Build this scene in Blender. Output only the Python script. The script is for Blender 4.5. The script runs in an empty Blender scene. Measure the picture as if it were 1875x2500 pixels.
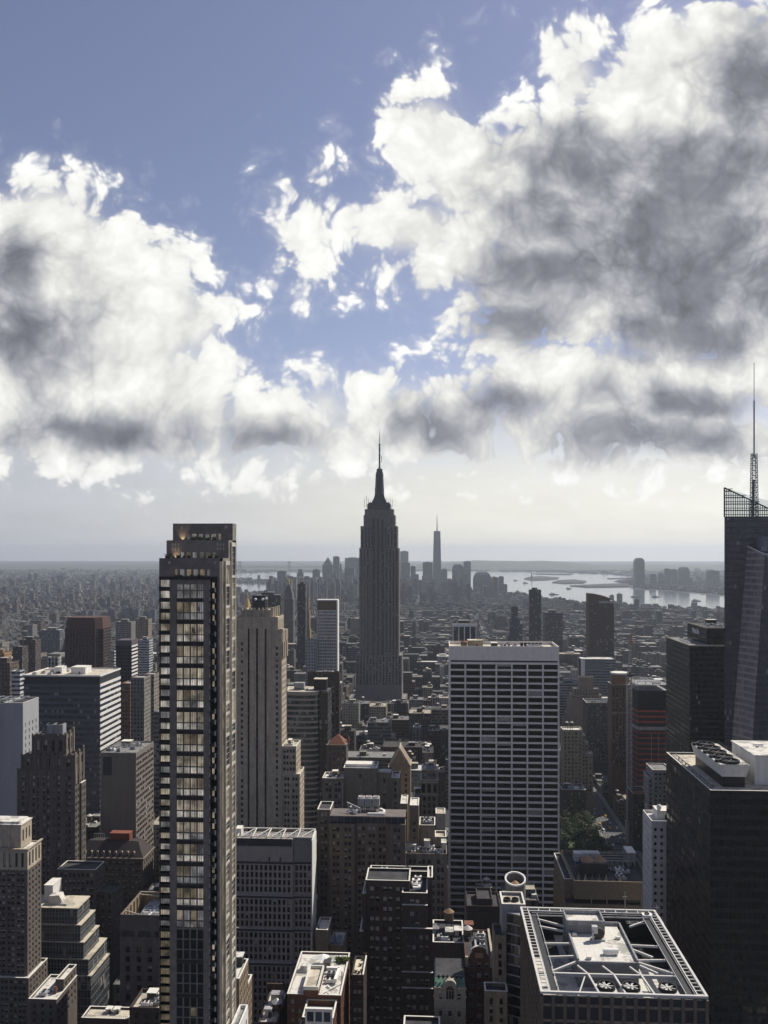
import bpy, math, random
import numpy as np
from mathutils import Vector, Matrix
R = math.radians
scene = bpy.context.scene

# ------------------------------------------------------------------ camera
# world: +Y runs down the avenues (south), +X is west (right), camera 260 m up on a roof deck
F, VH, CX, YAW, EYE = 2094.0, 1351.0, 937.5, R(3.4), 260.0     # focal length, horizon row, centre column (photo pixels)
cam_d = bpy.data.cameras.new('camera')
cam = bpy.data.objects.new('camera', cam_d)
scene.collection.objects.link(cam)
scene.camera = cam
cam_d.sensor_fit = 'VERTICAL'
cam_d.sensor_height = 36.0
cam_d.lens = 36.0 * F / 2500.0
cam_d.shift_y = (VH - 1250.0) / 2500.0
cam_d.clip_start, cam_d.clip_end = 1.0, 120000.0
cam.location = (0, 0, EYE)
cam.rotation_euler = (R(90), 0, YAW)

# ------------------------------------------------------------------ light
SUN_AZ, SUN_EL = R(48), R(47)           # azimuth to the right of +Y, elevation
sun_d = bpy.data.lights.new('sun', 'SUN')
sun_d.energy, sun_d.angle, sun_d.color = 5.0, R(0.5), (1.0, 0.93, 0.80)
sun = bpy.data.objects.new('sun', sun_d)
scene.collection.objects.link(sun)
sun_dir = Vector((math.sin(SUN_AZ) * math.cos(SUN_EL), math.cos(SUN_AZ) * math.cos(SUN_EL), math.sin(SUN_EL)))
sun.rotation_euler = sun_dir.to_track_quat('Z', 'Y').to_euler()

scene.view_settings.view_transform = 'Standard'
scene.view_settings.look = 'None'
scene.view_settings.exposure = 0.0
scene.view_settings.gamma = 1.0
scene.view_settings.use_curve_mapping = False
scene.render.engine = 'CYCLES'
cy = scene.cycles
cy.max_bounces, cy.diffuse_bounces, cy.glossy_bounces, cy.transmission_bounces, cy.volume_bounces, cy.transparent_max_bounces = 4, 2, 2, 3, 0, 6
cy.use_adaptive_sampling, cy.adaptive_threshold = True, 0.02
cy.use_denoising = True
cy.caustics_reflective = cy.caustics_refractive = False


class G:
    """small wrapper: builds node trees out of function calls"""
    def __init__(s, tree):
        s.t = tree
    def n(s, kind, **kw):
        x = s.t.nodes.new(kind)
        for k, v in kw.items():
            setattr(x, k, v)
        return x
    def link(s, a, sock):
        if hasattr(a, 'is_output'):
            s.t.links.new(a, sock)
        else:
            sock.default_value = a
    def m(s, op, a, b=None, c=None, clamp=False):
        x = s.n('ShaderNodeMath', operation=op, use_clamp=clamp)
        for i, v in enumerate((a, b, c)):
            if v is not None:
                s.link(v, x.inputs[i])
        return x.outputs[0]
    def vm(s, op, a, b=None, out=0):
        x = s.n('ShaderNodeVectorMath', operation=op)
        s.link(a, x.inputs[0])
        if b is not None:
            s.link(b, x.inputs[3] if op == 'SCALE' else x.inputs[1])
        return x.outputs[out]
    def comb(s, a, b, c=0.0):
        x = s.n('ShaderNodeCombineXYZ')
        for i, v in enumerate((a, b, c)):
            s.link(v, x.inputs[i])
        return x.outputs[0]
    def sep(s, v):
        x = s.n('ShaderNodeSeparateXYZ')
        s.link(v, x.inputs[0])
        return x.outputs
    def step(s, a, lo, hi, smooth=True, o0=0.0, o1=1.0):
        x = s.n('ShaderNodeMapRange', interpolation_type='SMOOTHSTEP' if smooth else 'LINEAR')
        for i, v in enumerate((a, lo, hi, o0, o1)):
            s.link(v, x.inputs[i])
        return x.outputs[0]
    def mix(s, f, a, b, blend='MIX'):
        x = s.n('ShaderNodeMix', data_type='RGBA', blend_type=blend)
        s.link(f, x.inputs[0])
        for v, sock in ((a, x.inputs[6]), (b, x.inputs[7])):
            s.link(v if hasattr(v, 'is_output') else (tuple(v) + (1.0,))[:4], sock)
        return x.outputs[2]
    def noise(s, vec, scale, detail=4.0, rough=0.55, dim='3D', out=0, lac=2.0):
        x = s.n('ShaderNodeTexNoise', noise_dimensions=dim)
        s.link(vec, x.inputs['Vector'])
        x.inputs['Scale'].default_value = scale
        x.inputs['Detail'].default_value = detail
        x.inputs['Roughness'].default_value = rough
        x.inputs['Lacunarity'].default_value = lac
        return x.outputs[out]


# ------------------------------------------------------------------ sky: Nishita air with procedural cumulus
world = bpy.data.worlds.new('World')
scene.world = world
world.use_nodes = True
world.cycles.sampling_method = 'MANUAL'
world.cycles.sample_map_resolution = 256
world.node_tree.nodes.clear()
g = G(world.node_tree)
sky = g.n('ShaderNodeTexSky', sky_type='NISHITA', sun_disc=False, sun_elevation=SUN_EL, sun_rotation=SUN_AZ,
          altitude=200.0, air_density=1.0, dust_density=0.6, ozone_density=2.0)
tc = g.n('ShaderNodeTexCoord')
rot = g.n('ShaderNodeVectorRotate', rotation_type='Z_AXIS')
g.link(tc.outputs['Generated'], rot.inputs['Vector'])
rot.inputs['Angle'].default_value = -YAW
dx, dy, dz = g.sep(rot.outputs[0])
front = g.step(dy, 0.05, 0.3)
dyc = g.m('MAXIMUM', dy, 0.05)
px, pz = g.m('DIVIDE', dx, dyc), g.m('DIVIDE', dz, dyc)
P0 = g.comb(px, pz)                                       # tangent of bearing and of elevation


def tan_uv(u, v):
    return (u * 1.1302 - CX) / F, (VH - v * 1.1302) / F


CLOUD = [(40, 650, 300, 285), (230, 690, 215, 235), (405, 720, 90, 100), (300, 850, 260, 130), (200, 920, 460, 110),
         (590, 925, 210, 80), (695, 885, 66, 66), (850, 910, 165, 90), (1010, 890, 170, 80), (1130, 850, 150, 100), (745, 940, 220, 70), (760, 900, 110, 60),
         (1560, 260, 350, 260), (1300, 430, 330, 240), (930, 300, 110, 135), (1010, 370, 150, 140), (885, 495, 150, 88), (1020, 560, 150, 80), (1660, 560, 260, 260), (1440, 745, 260, 70), (1120, 760, 130, 60),
         (1160, 600, 200, 140), (1420, 650, 380, 150), (655, 515, 62, 95), (1420, 850, 330, 130), (1450, 950, 330, 80), (1240, 150, 90, 120)]
GREY = [(1500, 600, 350, 170), (1400, 470, 330, 150), (1290, 340, 200, 80), (1110, 690, 130, 55), (1500, 380, 230, 120), (1480, 715, 260, 70), (1080, 880, 110, 50),
        (960, 925, 150, 46), (1400, 945, 270, 58), (1460, 870, 170, 45), (55, 735, 140, 95), (220, 930, 270, 45),
        (60, 590, 60, 90), (1180, 590, 190, 80), (590, 950, 90, 36), (1640, 180, 120, 130)]


def field(pos, blobs, flat=None):
    best = None
    for (u, v, ru, rv) in blobs:
        x, z = tan_uv(u, v)
        rx, rz = ru * 1.1302 / F, rv * 1.1302 / F
        d = g.vm('SUBTRACT', pos, (x, z, 0))
        d = g.vm('DIVIDE', d, (rx, rz, 1))
        e = g.vm('LENGTH', d, out=1)
        a = flat or min(rx, rz)
        e = g.m('MULTIPLY_ADD', e, -a, a)
        best = e if best is None else g.m('SMOOTH_MAX', best, e, 0.02)
    return best


warp = g.vm('SCALE', g.vm('SUBTRACT', g.noise(P0, 5.0, 3.0, 0.6, out=1), (0.5, 0.5, 0.5)), 0.10)
warp2 = g.vm('SCALE', g.vm('SUBTRACT', g.noise(P0, 26.0, 3.0, 0.55, out=1), (0.5, 0.5, 0.5)), 0.018)
P1 = g.vm('ADD', P0, warp)
fb = g.noise(P0, 9.0, 4.0, 0.50)
fine = g.noise(P0, 34.0, 4.0, 0.55)


def puffs(scale, detail):
    vor = g.n('ShaderNodeTexVoronoi', feature='SMOOTH_F1', voronoi_dimensions='2D')
    g.link(g.vm('ADD', P1, warp2), vor.inputs['Vector'])
    vor.inputs['Scale'].default_value = scale
    vor.inputs['Detail'].default_value = detail
    vor.inputs['Roughness'].default_value = 0.6
    vor.inputs['Smoothness'].default_value = 0.35
    return vor.outputs['Distance']


puff = puffs(17.0, 3.0)                                   # cauliflower heads, large with small on top
body = field(P1, CLOUD)
D = g.m('ADD', body, g.m('MULTIPLY_ADD', fb, 0.075, -0.016))
D = g.m('ADD', D, g.m('MULTIPLY_ADD', puff, -0.085, 0.064))
D = g.m('ADD', D, g.m('MULTIPLY_ADD', fine, 0.026, -0.013))
D = g.m('MAXIMUM', D, g.m('ADD', body, -0.016))          # the heart of a cloud has no holes
alpha = g.m('ADD', g.m('MULTIPLY', g.step(D, -0.006, 0.022), 0.80), g.m('MULTIPLY', g.step(D, -0.040, 0.03), 0.20))
# grey shaded undersides painted into the cloud colour as noise-broken blobs
Gf = field(P1, GREY, 0.085)
Gf = g.m('ADD', Gf, g.m('MULTIPLY_ADD', fb, 0.075, -0.048))
Gf = g.m('ADD', Gf, g.m('MULTIPLY_ADD', puff, 0.03, -0.016))
grey = g.step(Gf, -0.06, 0.075)
thick = g.step(D, 0.0, 0.12)
lum = g.m('MULTIPLY_ADD', grey, -0.70, 1.07)
lum = g.m('MULTIPLY_ADD', thick, -0.06, lum)
tex = g.m('ADD', g.m('MULTIPLY_ADD', puff, -0.34, 0.15), g.m('MULTIPLY_ADD', fine, 0.20, -0.10))
lum = g.m('ADD', lum, g.m('MULTIPLY', tex, g.m('MULTIPLY_ADD', grey, -0.55, 1.0)))
lum = g.m('MAXIMUM', g.m('MINIMUM', lum, 1.2), 0.17)
ccol = g.mix(g.step(lum, 0.15, 0.8), (0.88, 0.91, 1.06), (1.0, 0.995, 0.965))
cloud_c = g.vm('SCALE', ccol, g.m('MULTIPLY', lum, 10.0))
# the air: clear blue above, a pale veil of thin stratus and painted horizon haze low over the sea
bw = g.n('ShaderNodeRGBToBW')
g.link(sky.outputs[0], bw.inputs[0])
air = g.mix(0.22, sky.outputs[0], g.vm('SCALE', (1.0, 1.0, 1.0), bw.outputs[0]))
air = g.vm('SCALE', g.vm('MULTIPLY', air, (1.14, 1.0, 1.07)), g.step(dy, -0.35, 0.35, True, 0.78, 1.0))   # sky behind the camera dimmed on purpose, to darken shaded north walls
veil_n = g.noise(g.vm('MULTIPLY', P0, (2.0, 9.0, 1.0)), 3.0, 5.0, 0.6)
veil = g.m('MULTIPLY', g.step(g.m('ADD', dz, g.m('MULTIPLY', veil_n, 0.10)), 0.26, 0.10), 0.85)
veil = g.m('MULTIPLY', veil, g.step(dy, -0.2, 0.5))
veil_l = g.m('MULTIPLY', g.step(px, -0.5, 0.25, True, 0.56, 0.95), g.m('MULTIPLY_ADD', veil_n, 0.35, 0.83))
veil_c = g.vm('SCALE', g.mix(g.step(px, -0.45, 0.1), (0.95, 0.98, 1.04), (1.0, 0.985, 0.88)), g.m('MULTIPLY', veil_l, 10.0))
air = g.mix(veil, air, veil_c)
alpha = g.m('MULTIPLY', alpha, front)
low = g.step(pz, 0.03, 0.09)
alpha = g.m('MULTIPLY', alpha, low)
total = g.mix(alpha, air, cloud_c)
bg = g.n('ShaderNodeBackground')
g.link(total, bg.inputs[0])
bg.inputs[1].default_value = 0.1
out = g.n('ShaderNodeOutputWorld')
g.link(bg.outputs[0], out.inputs[0])

# ------------------------------------------------------------------ helpers
HAZE = 0.46e-4
rnd = random.Random(7)
sY, cY = math.sin(YAW), math.cos(YAW)
VPX = CX + F * math.tan(YAW)


def px2x(u, Y):
    c = (u - CX) / F
    d = Y / (cY + c * sY)
    return d * (c * cY - sY)


def dep(u, Y):
    return Y / (cY + (u - CX) / F * sY)


def px2z(u, v, Y):
    return EYE + dep(u, Y) * (VH - v) / F


def x2u(X, Y):
    d = Y * cY - X * sY
    return CX + F * (X * cY + Y * sY) / d


def z2v(X, Y, Z):
    d = Y * cY - X * sY
    return VH - (Z - EYE) * F / d


def gpt(u, v, z=0.0):
    """the point of the ground seen at a pixel of the photo"""
    d = (EYE - z) * F / (v - VH)
    c = (u - CX) / F
    return (d * (c * cY - sY), d * (c * sY + cY), z)


class MB:
    """collects quads, boxes, tubes; build() links them as ONE mesh object"""
    def __init__(s):
        s.v, s.f, s.mi, s.sm, s.cols = [], [], [], [], []
        s.cur, s.col = 0, (1, 1, 1, 1)
        s.smooth = False
    def add(s, vs, fs):
        o = len(s.v)
        s.v.extend(vs)
        for f in fs:
            s.f.append([o + i for i in f])
        s.mi.extend([s.cur] * len(fs))
        s.sm.extend([s.smooth] * len(fs))
        s.cols.extend([s.col] * len(vs))
    def quad(s, a, b, c, d):
        s.add([a, b, c, d], [(0, 1, 2, 3)])
    def box(s, x0, x1, y0, y1, z0, z1, bottom=True):
        vs = [(x0, y0, z0), (x1, y0, z0), (x1, y1, z0), (x0, y1, z0), (x0, y0, z1), (x1, y0, z1), (x1, y1, z1), (x0, y1, z1)]
        fs = [(0, 1, 5, 4), (1, 2, 6, 5), (2, 3, 7, 6), (3, 0, 4, 7), (4, 5, 6, 7)]
        if bottom:
            fs.append((3, 2, 1, 0))
        s.add(vs, fs)
    def frustum(s, x0, x1, y0, y1, z0, X0, X1, Y0, Y1, z1):
        vs = [(x0, y0, z0), (x1, y0, z0), (x1, y1, z0), (x0, y1, z0), (X0, Y0, z1), (X1, Y0, z1), (X1, Y1, z1), (X0, Y1, z1)]
        s.add(vs, [(0, 1, 5, 4), (1, 2, 6, 5), (2, 3, 7, 6), (3, 0, 4, 7), (4, 5, 6, 7), (3, 2, 1, 0)])
    def prism(s, pts, z0, z1):
        n = len(pts)
        s.add([(p[0], p[1], z0) for p in pts] + [(p[0], p[1], z1) for p in pts],
              [(i, (i + 1) % n, n + (i + 1) % n, n + i) for i in range(n)] + [tuple(range(n, 2 * n)), tuple(range(n - 1, -1, -1))])
    def lathe(s, cx, cy_, prof, n=24):
        """prof: list of (radius, z)"""
        vs, fs = [], []
        for r, z in prof:
            for i in range(n):
                a = 2 * math.pi * i / n
                vs.append((cx + r * math.cos(a), cy_ + r * math.sin(a), z))
        for k in range(len(prof) - 1):
            for i in range(n):
                j = (i + 1) % n
                fs.append((k * n + i, k * n + j, (k + 1) * n + j, (k + 1) * n + i))
        fs.append(tuple(range(n - 1, -1, -1)))
        fs.append(tuple((len(prof) - 1) * n + i for i in range(n)))
        s.add(vs, fs)
    def bar(s, a, b, w, h=None):
        """square bar between two points"""
        a, b = Vector(a), Vector(b)
        h = h or w
        d = (b - a).normalized()
        up = Vector((0, 0, 1)) if abs(d.z) < 0.95 else Vector((0, 1, 0))
        r = d.cross(up).normalized() * (w / 2)
        t = r.cross(d).normalized() * (h / 2)
        vs = [tuple(p + q) for p in (a, b) for q in (-r - t, r - t, r + t, -r + t)]
        s.add(vs, [(0, 1, 5, 4), (1, 2, 6, 5), (2, 3, 7, 6), (3, 0, 4, 7), (4, 5, 6, 7), (3, 2, 1, 0)])
    def tube(s, pts, r, n=8):
        for a, b in zip(pts, pts[1:]):
            a, b = Vector(a), Vector(b)
            d = (b - a).normalized()
            up = Vector((0, 0, 1)) if abs(d.z) < 0.95 else Vector((0, 1, 0))
            x = d.cross(up).normalized() * r
            y = x.cross(d).normalized() * r
            vs = [tuple(p + x * math.cos(2 * math.pi * i / n) + y * math.sin(2 * math.pi * i / n)) for p in (a, b) for i in range(n)]
            s.add(vs, [(i, (i + 1) % n, n + (i + 1) % n, n + i) for i in range(n)] + [tuple(range(n, 2 * n)), tuple(range(n - 1, -1, -1))])
    def mesh(s, name, mats, origin=None, tint=False):
        me = bpy.data.meshes.new(name)
        if origin is not None:
            ox, oy, oz = origin
            vs = [(x - ox, y - oy, z - oz) for x, y, z in s.v]
        else:
            vs = s.v
        me.from_pydata(vs, [], s.f)
        for m in mats:
            me.materials.append(m)
        if len(mats) > 1:
            me.polygons.foreach_set('material_index', s.mi)
        if any(s.sm):
            me.polygons.foreach_set('use_smooth', s.sm)
        if tint:
            at = me.attributes.new('tint', 'FLOAT_COLOR', 'POINT')
            at.data.foreach_set('color', np.array(s.cols, dtype=np.float32).ravel())
        me.update()
        return me
    def build(s, name, mats, parent=None, tint=False):
        o = parent
        org = world_of(parent) if parent is not None else None
        ob = bpy.data.objects.new(name, s.mesh(name, mats, org, tint))
        scene.collection.objects.link(ob)
        if parent is not None:
            ob.parent = parent
        return ob


def world_of(o):
    p = Vector((0, 0, 0))
    while o is not None:
        p += o.location
        o = o.parent
    return p


LABELS = {}


def tag(o, label, cat, group=None):
    o['label'] = label
    o['category'] = cat
    if group:
        o['group'] = group
    return o


def thing(name, label, cat, loc, group=None):
    o = bpy.data.objects.new(name, None)
    o.empty_display_size = 1.0
    scene.collection.objects.link(o)
    o.location = loc
    return tag(o, label, cat, group)


# ------------------------------------------------------------------ materials
def mat(name, col, rough=0.85, metal=0.0, spec=0.3, vary=0.18, scale=0.35, streak=0.0, emit=None, estr=0.0, bump=0.0):
    m = bpy.data.materials.new(name)
    m.use_nodes = True
    t = m.node_tree
    b = t.nodes['Principled BSDF']
    gg = G(t)
    geo = gg.n('ShaderNodeNewGeometry')
    pos = geo.outputs['Position']
    n1 = gg.noise(pos, scale, 5.0, 0.6)
    f = gg.step(n1, 0.3, 0.7, False, 1.0 - vary, 1.0 + vary)
    if streak:
        st = gg.noise(gg.vm('MULTIPLY', pos, (1.0, 1.0, 0.06)), 0.9, 4.0, 0.6)
        f = gg.m('MULTIPLY', f, gg.step(st, 0.35, 0.65, False, 1.0 - streak, 1.0 + streak * 0.5))
    c = gg.vm('SCALE', tuple(col), f)
    gg.link(c, b.inputs['Base Color'])
    b.inputs['Roughness'].default_value = rough
    b.inputs['Metallic'].default_value = metal
    b.inputs['Specular IOR Level'].default_value = spec
    if emit:
        b.inputs['Emission Color'].default_value = tuple(emit) + (1,)
        b.inputs['Emission Strength'].default_value = estr
    if bump:
        bp = gg.n('ShaderNodeBump')
        bp.inputs['Strength'].default_value = bump
        gg.link(n1, bp.inputs['Height'])
        gg.link(bp.outputs[0], b.inputs['Normal'])
    return m


def glass(name, col=(0.02, 0.025, 0.03), rough=0.08, spec=0.5, vary=0.5):
    """dark window glass with each pane's own tone (rooms behind it differ)"""
    m = bpy.data.materials.new(name)
    m.use_nodes = True
    b = m.node_tree.nodes['Principled BSDF']
    gg = G(m.node_tree)
    oi = gg.n('ShaderNodeObjectInfo')
    f = gg.step(oi.outputs['Random'], 0, 1, False, 1 - vary, 1 + vary)
    gg.link(gg.vm('SCALE', tuple(col), f), b.inputs['Base Color'])
    wn = gg.n('ShaderNodeTexWhiteNoise', noise_dimensions='3D')
    geo = gg.n('ShaderNodeNewGeometry')
    gg.link(gg.vm('ADD', oi.outputs['Location'], gg.vm('SCALE', (31.7, 17.3, 5.1), oi.outputs['Random'])), wn.inputs['Vector'])
    tl = gg.vm('SCALE', gg.vm('SUBTRACT', wn.outputs['Color'], (0.5, 0.5, 0.5)), 0.10)
    gg.link(gg.vm('NORMALIZE', gg.vm('ADD', geo.outputs['Normal'], tl)), b.inputs['Normal'])
    b.inputs['Roughness'].default_value = rough
    b.inputs['Specular IOR Level'].default_value = spec
    return m


def roofing(name, col, dirt=0.5):
    """flat roofing: sheet seams, ponding stains and soot patches with shapes of their own"""
    m = bpy.data.materials.new(name)
    m.use_nodes = True
    b = m.node_tree.nodes['Principled BSDF']
    gg = G(m.node_tree)
    pos = gg.n('ShaderNodeNewGeometry').outputs['Position']
    n1 = gg.noise(pos, 0.16, 6.0, 0.62)
    n2 = gg.noise(gg.vm('ADD', pos, (40.0, 11.0, 0.0)), 0.55, 5.0, 0.65)
    stain = gg.m('MULTIPLY', gg.step(n1, 0.50, 0.58), dirt)
    spot = gg.m('MULTIPLY', gg.step(n2, 0.60, 0.66), dirt * 0.8)
    x, y, z = gg.sep(pos)
    seam = gg.m('MULTIPLY', gg.m('LESS_THAN', gg.m('FRACT', gg.m('DIVIDE', x, 2.4)), 0.05), 0.22)
    f = gg.m('SUBTRACT', 1.08, gg.m('MAXIMUM', gg.m('MAXIMUM', stain, spot), seam))
    c = gg.vm('SCALE', tuple(col), gg.m('MULTIPLY', f, gg.step(n2, 0.3, 0.7, False, 0.88, 1.08)))
    gg.link(c, b.inputs['Base Color'])
    b.inputs['Roughness'].default_value = 0.85
    b.inputs['Specular IOR Level'].default_value = 0.3
    return m

# ------------------------------------------------------------------ ground, water, hills
def structure(o, name=None):
    o['kind'] = 'structure'
    return o

ground_m = mat('ground_asphalt', (0.040, 0.041, 0.045), 0.9, vary=0.35, scale=0.004)
gb = MB()
gb.quad((-29000, -300, 0), (29000, -300, 0), (29000, 28500, 0), (-29000, 28500, 0))
structure(gb.build('ground', [ground_m]))

water_m = bpy.data.materials.new('harbour_water')
water_m.use_nodes = True
wb = water_m.node_tree.nodes['Principled BSDF']
wg = G(water_m.node_tree)
wpos = wg.n('ShaderNodeNewGeometry').outputs['Position']
wb.inputs['Base Color'].default_value = (0.055, 0.07, 0.085, 1)
wb.inputs['Roughness'].default_value = 0.12
wb.inputs['IOR'].default_value = 1.333
bp = wg.n('ShaderNodeBump')
bp.inputs['Strength'].default_value = 0.035
bp.inputs['Distance'].default_value = 12.0
wg.link(wg.noise(wg.vm('MULTIPLY', wpos, (1.0, 0.35, 1.0)), 0.012, 6.0, 0.6), bp.inputs['Height'])
wg.link(bp.outputs[0], wb.inputs['Normal'])
WATER = [[(985, 1430), (1100, 1440), (1238, 1450), (1280, 1455), (1334, 1464), (1436, 1477), (1500, 1478), (1650, 1489), (1800, 1493),
          (1800, 1458), (1700, 1449), (1600, 1441), (1545, 1438), (1528, 1429), (1496, 1420), (1520, 1413), (1545, 1409), (1480, 1403), (1400, 1400), (1300, 1397), (1180, 1395.5), (1000, 1394), (860, 1394.5)],
         [(560, 1448), (640, 1446), (690, 1440), (705, 1432), (640, 1426), (560, 1424)],
         [(560, 1413), (660, 1416), (760, 1417), (800, 1409), (800, 1398), (700, 1396.5), (560, 1400)]]
WPOLY = []
for k, poly in enumerate(WATER):
    pts = [gpt(u, v, 0.6) for (u, v) in poly]
    WPOLY.append([(p[0], p[1]) for p in pts])
    wm_ = MB()
    wm_.add(pts, [tuple(range(len(pts)))])
    structure(wm_.build('water' if k == 0 else 'water', [water_m]))


def in_water(x, y):
    for P_ in WPOLY:
        ins = False
        j = len(P_) - 1
        for i in range(len(P_)):
            (xi, yi), (xj, yj) = P_[i], P_[j]
            if (yi > y) != (yj > y) and x < (xj - xi) * (y - yi) / (yj - yi) + xi:
                ins = not ins
            j = i
        if ins:
            return True
    return False


hill_m = mat('wooded_hills', (0.05, 0.065, 0.04), 0.9, vary=0.4, scale=0.003)
hm = MB()
hr = random.Random(11)
NX, rows = 160, [13200, 14200, 15600, 17500, 20500]
ph = [hr.uniform(0, 6.28) for _ in range(6)]
vs = []
for r_, yy in enumerate(rows):
    for i in range(NX + 1):
        u = -60 + 2000 * i / NX
        x = px2x(u, yy)
        t = 0.5 + 0.2 * math.sin(u * 0.011 + ph[0]) + 0.12 * math.sin(u * 0.031 + ph[1]) + 0.07 * math.sin(u * 0.083 + ph[2]) + 0.04 * math.sin(u * 0.21 + ph[3])
        side = max(0.0, 1 - abs(u - 1250) / 230)
        h_ = (0.15 + 0.3 * t + 0.75 * min(1, side * 1.6)) * (0, 0.75, 1.0, 0.95, 0.0)[r_]
        vs.append((x, yy, -2 + 118 * h_))
fs = [(r_ * (NX + 1) + i, r_ * (NX + 1) + i + 1, (r_ + 1) * (NX + 1) + i + 1, (r_ + 1) * (NX + 1) + i) for r_ in range(len(rows) - 1) for i in range(NX)]
hm.smooth = True
hm.add(vs, fs)
structure(hm.build('hills', [hill_m]))

# harbour islands and piers: low wooded land
land_m = mat('island_ground', (0.022, 0.027, 0.022), 0.9, vary=0.4, scale=0.01)
for poly in ([(1279, 1414), (1290, 1409.5), (1320, 1407.5), (1365, 1411), (1362, 1414), (1330, 1417), (1295, 1417)],
             [(1348, 1423), (1365, 1417.5), (1400, 1416), (1432, 1420), (1425, 1424), (1380, 1425.5)],
             [(1391, 1431), (1450, 1428), (1500, 1426), (1535, 1428), (1535, 1433), (1480, 1434), (1430, 1434)],
             [(1482, 1413), (1540, 1411.2), (1545, 1412), (1490, 1414)],
             [(1300, 1400.6), (1400, 1402), (1390, 1404), (1310, 1402.6)],
             [(575, 1418), (640, 1415), (700, 1420), (690, 1423), (620, 1422)]):
    pts = [gpt(u, v, 0.6) for (u, v) in poly]
    im = MB()
    im.prism([(p[0], p[1]) for p in pts], 0.3, 7.0)
    structure(im.build('island', [land_m]))

# the avenue beside the park, its pavements and the park lawn
road_m = bpy.data.materials.new('avenue_asphalt')
road_m.use_nodes = True
rg = G(road_m.node_tree)
rb_ = road_m.node_tree.nodes['Principled BSDF']
rp = rg.n('ShaderNodeNewGeometry').outputs['Position']
rx, ry, rz_ = rg.sep(rp)
lane = rg.m('LESS_THAN', rg.m('ABSOLUTE', rg.m('SUBTRACT', rg.m('FRACT', rg.m('DIVIDE', rx, 3.4)), 0.5)), 0.03)
dash = rg.m('LESS_THAN', rg.m('FRACT', rg.m('DIVIDE', ry, 9.0)), 0.4)
base = rg.vm('SCALE', (0.075, 0.077, 0.082), rg.step(rg.noise(rp, 0.3, 4.0), 0.3, 0.7, False, 0.8, 1.2))
rg.link(rg.mix(rg.m('MULTIPLY', lane, dash), base, (0.6, 0.6, 0.58)), rb_.inputs['Base Color'])
rb_.inputs['Roughness'].default_value = 0.85
for k, xa_ in enumerate((165.0, -140.0)):
    m = MB()
    m.quad((xa_ - 10, 60, 0.02), (xa_ + 10, 60, 0.02), (xa_ + 10, 3400, 0.02), (xa_ - 10, 3400, 0.02))
    structure(m.build('avenue', [road_m]))
    for s_ in (-1, 1):
        m = MB()
        m.box(min(xa_ + s_ * 10, xa_ + s_ * 14.5), max(xa_ + s_ * 10, xa_ + s_ * 14.5), 60, 3400, 0, 0.14)
        structure(m.build('pavement', [mat('pavement_concrete', (0.22, 0.22, 0.21)) if not k and s_ < 0 else bpy.data.materials['pavement_concrete']]))
m = MB()
m.box(20, 150, 690, 836, 0, 0.3)
structure(m.build('park_ground', [mat('park_lawn', (0.05, 0.075, 0.03), vary=0.4, scale=0.1)]))

# ------------------------------------------------------------------ buildings: tools
LIME = mat('pale_limestone', (0.43, 0.375, 0.295), streak=0.25)
LIME_DK = mat('weathered_limestone', (0.235, 0.20, 0.16), streak=0.3)
BEIGE = mat('beige_stone', (0.33, 0.28, 0.21), streak=0.2)
TRAV = mat('white_travertine', (0.80, 0.75, 0.70), vary=0.08, streak=0.06)
CONC = mat('grey_concrete', (0.30, 0.30, 0.31), streak=0.2)
CONC_W = mat('white_painted_concrete', (0.72, 0.71, 0.68), vary=0.08, streak=0.12)
BRICK = mat('brown_brick', (0.125, 0.108, 0.096), streak=0.2)
BRICK_T = mat('tan_brick', (0.25, 0.195, 0.145), streak=0.2)
BRICK_D = mat('dark_brick', (0.064, 0.048, 0.043), streak=0.2)
BRICK_R = mat('red_brown_brick', (0.13, 0.065, 0.048), streak=0.2)
BLACK = mat('black_metal', (0.014, 0.014, 0.016), rough=0.45, spec=0.4)
DKGREY = mat('charcoal_panel', (0.035, 0.036, 0.041), rough=0.6)
STEEL = mat('galvanised_steel', (0.42, 0.43, 0.44), rough=0.55, metal=0.3)
WHITE = mat('white_paint', (0.80, 0.79, 0.76), vary=0.08)
COPING = mat('pale_coping_stone', (0.68, 0.66, 0.60), vary=0.12)
ROOF_W = roofing('white_roof_coating', (0.62, 0.60, 0.55), 0.5)
ROOF_C = roofing('cream_gravel_roof', (0.52, 0.47, 0.38), 0.40)
ROOF_G = roofing('grey_membrane_roof', (0.22, 0.22, 0.22), 0.5)
ROOF_D = mat('tar_roof', (0.05, 0.05, 0.055), vary=0.4, scale=0.2)
TILE_R = mat('red_roof_tile', (0.19, 0.082, 0.058), streak=0.1)
COPPER = mat('green_copper', (0.14, 0.26, 0.20), streak=0.3)
GOLD = mat('gilded_roof', (0.62, 0.42, 0.14), rough=0.5, metal=0.35)
WOOD = mat('weathered_tank_wood', (0.13, 0.095, 0.07), streak=0.3)
TANKROOF = mat('tank_cone_sheet', (0.55, 0.53, 0.50), vary=0.1)
FRAME_D = mat('dark_window_frame', (0.03, 0.03, 0.032), rough=0.5)
FRAME_L = mat('pale_window_frame', (0.35, 0.34, 0.32), rough=0.6)
BLIND = mat('window_blind', (0.34, 0.33, 0.30), rough=0.8, vary=0.3, scale=0.4)
GLASS = glass('window_glass')
GLASS_B = glass('blue_window_glass', (0.035, 0.05, 0.075), 0.1, 0.6)
GLASS_K = glass('black_window_glass', (0.008, 0.008, 0.009), 0.12, 0.35)
LEAF = mat('terrace_foliage', (0.055, 0.085, 0.03), rough=0.7, vary=0.5, scale=1.2)

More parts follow.
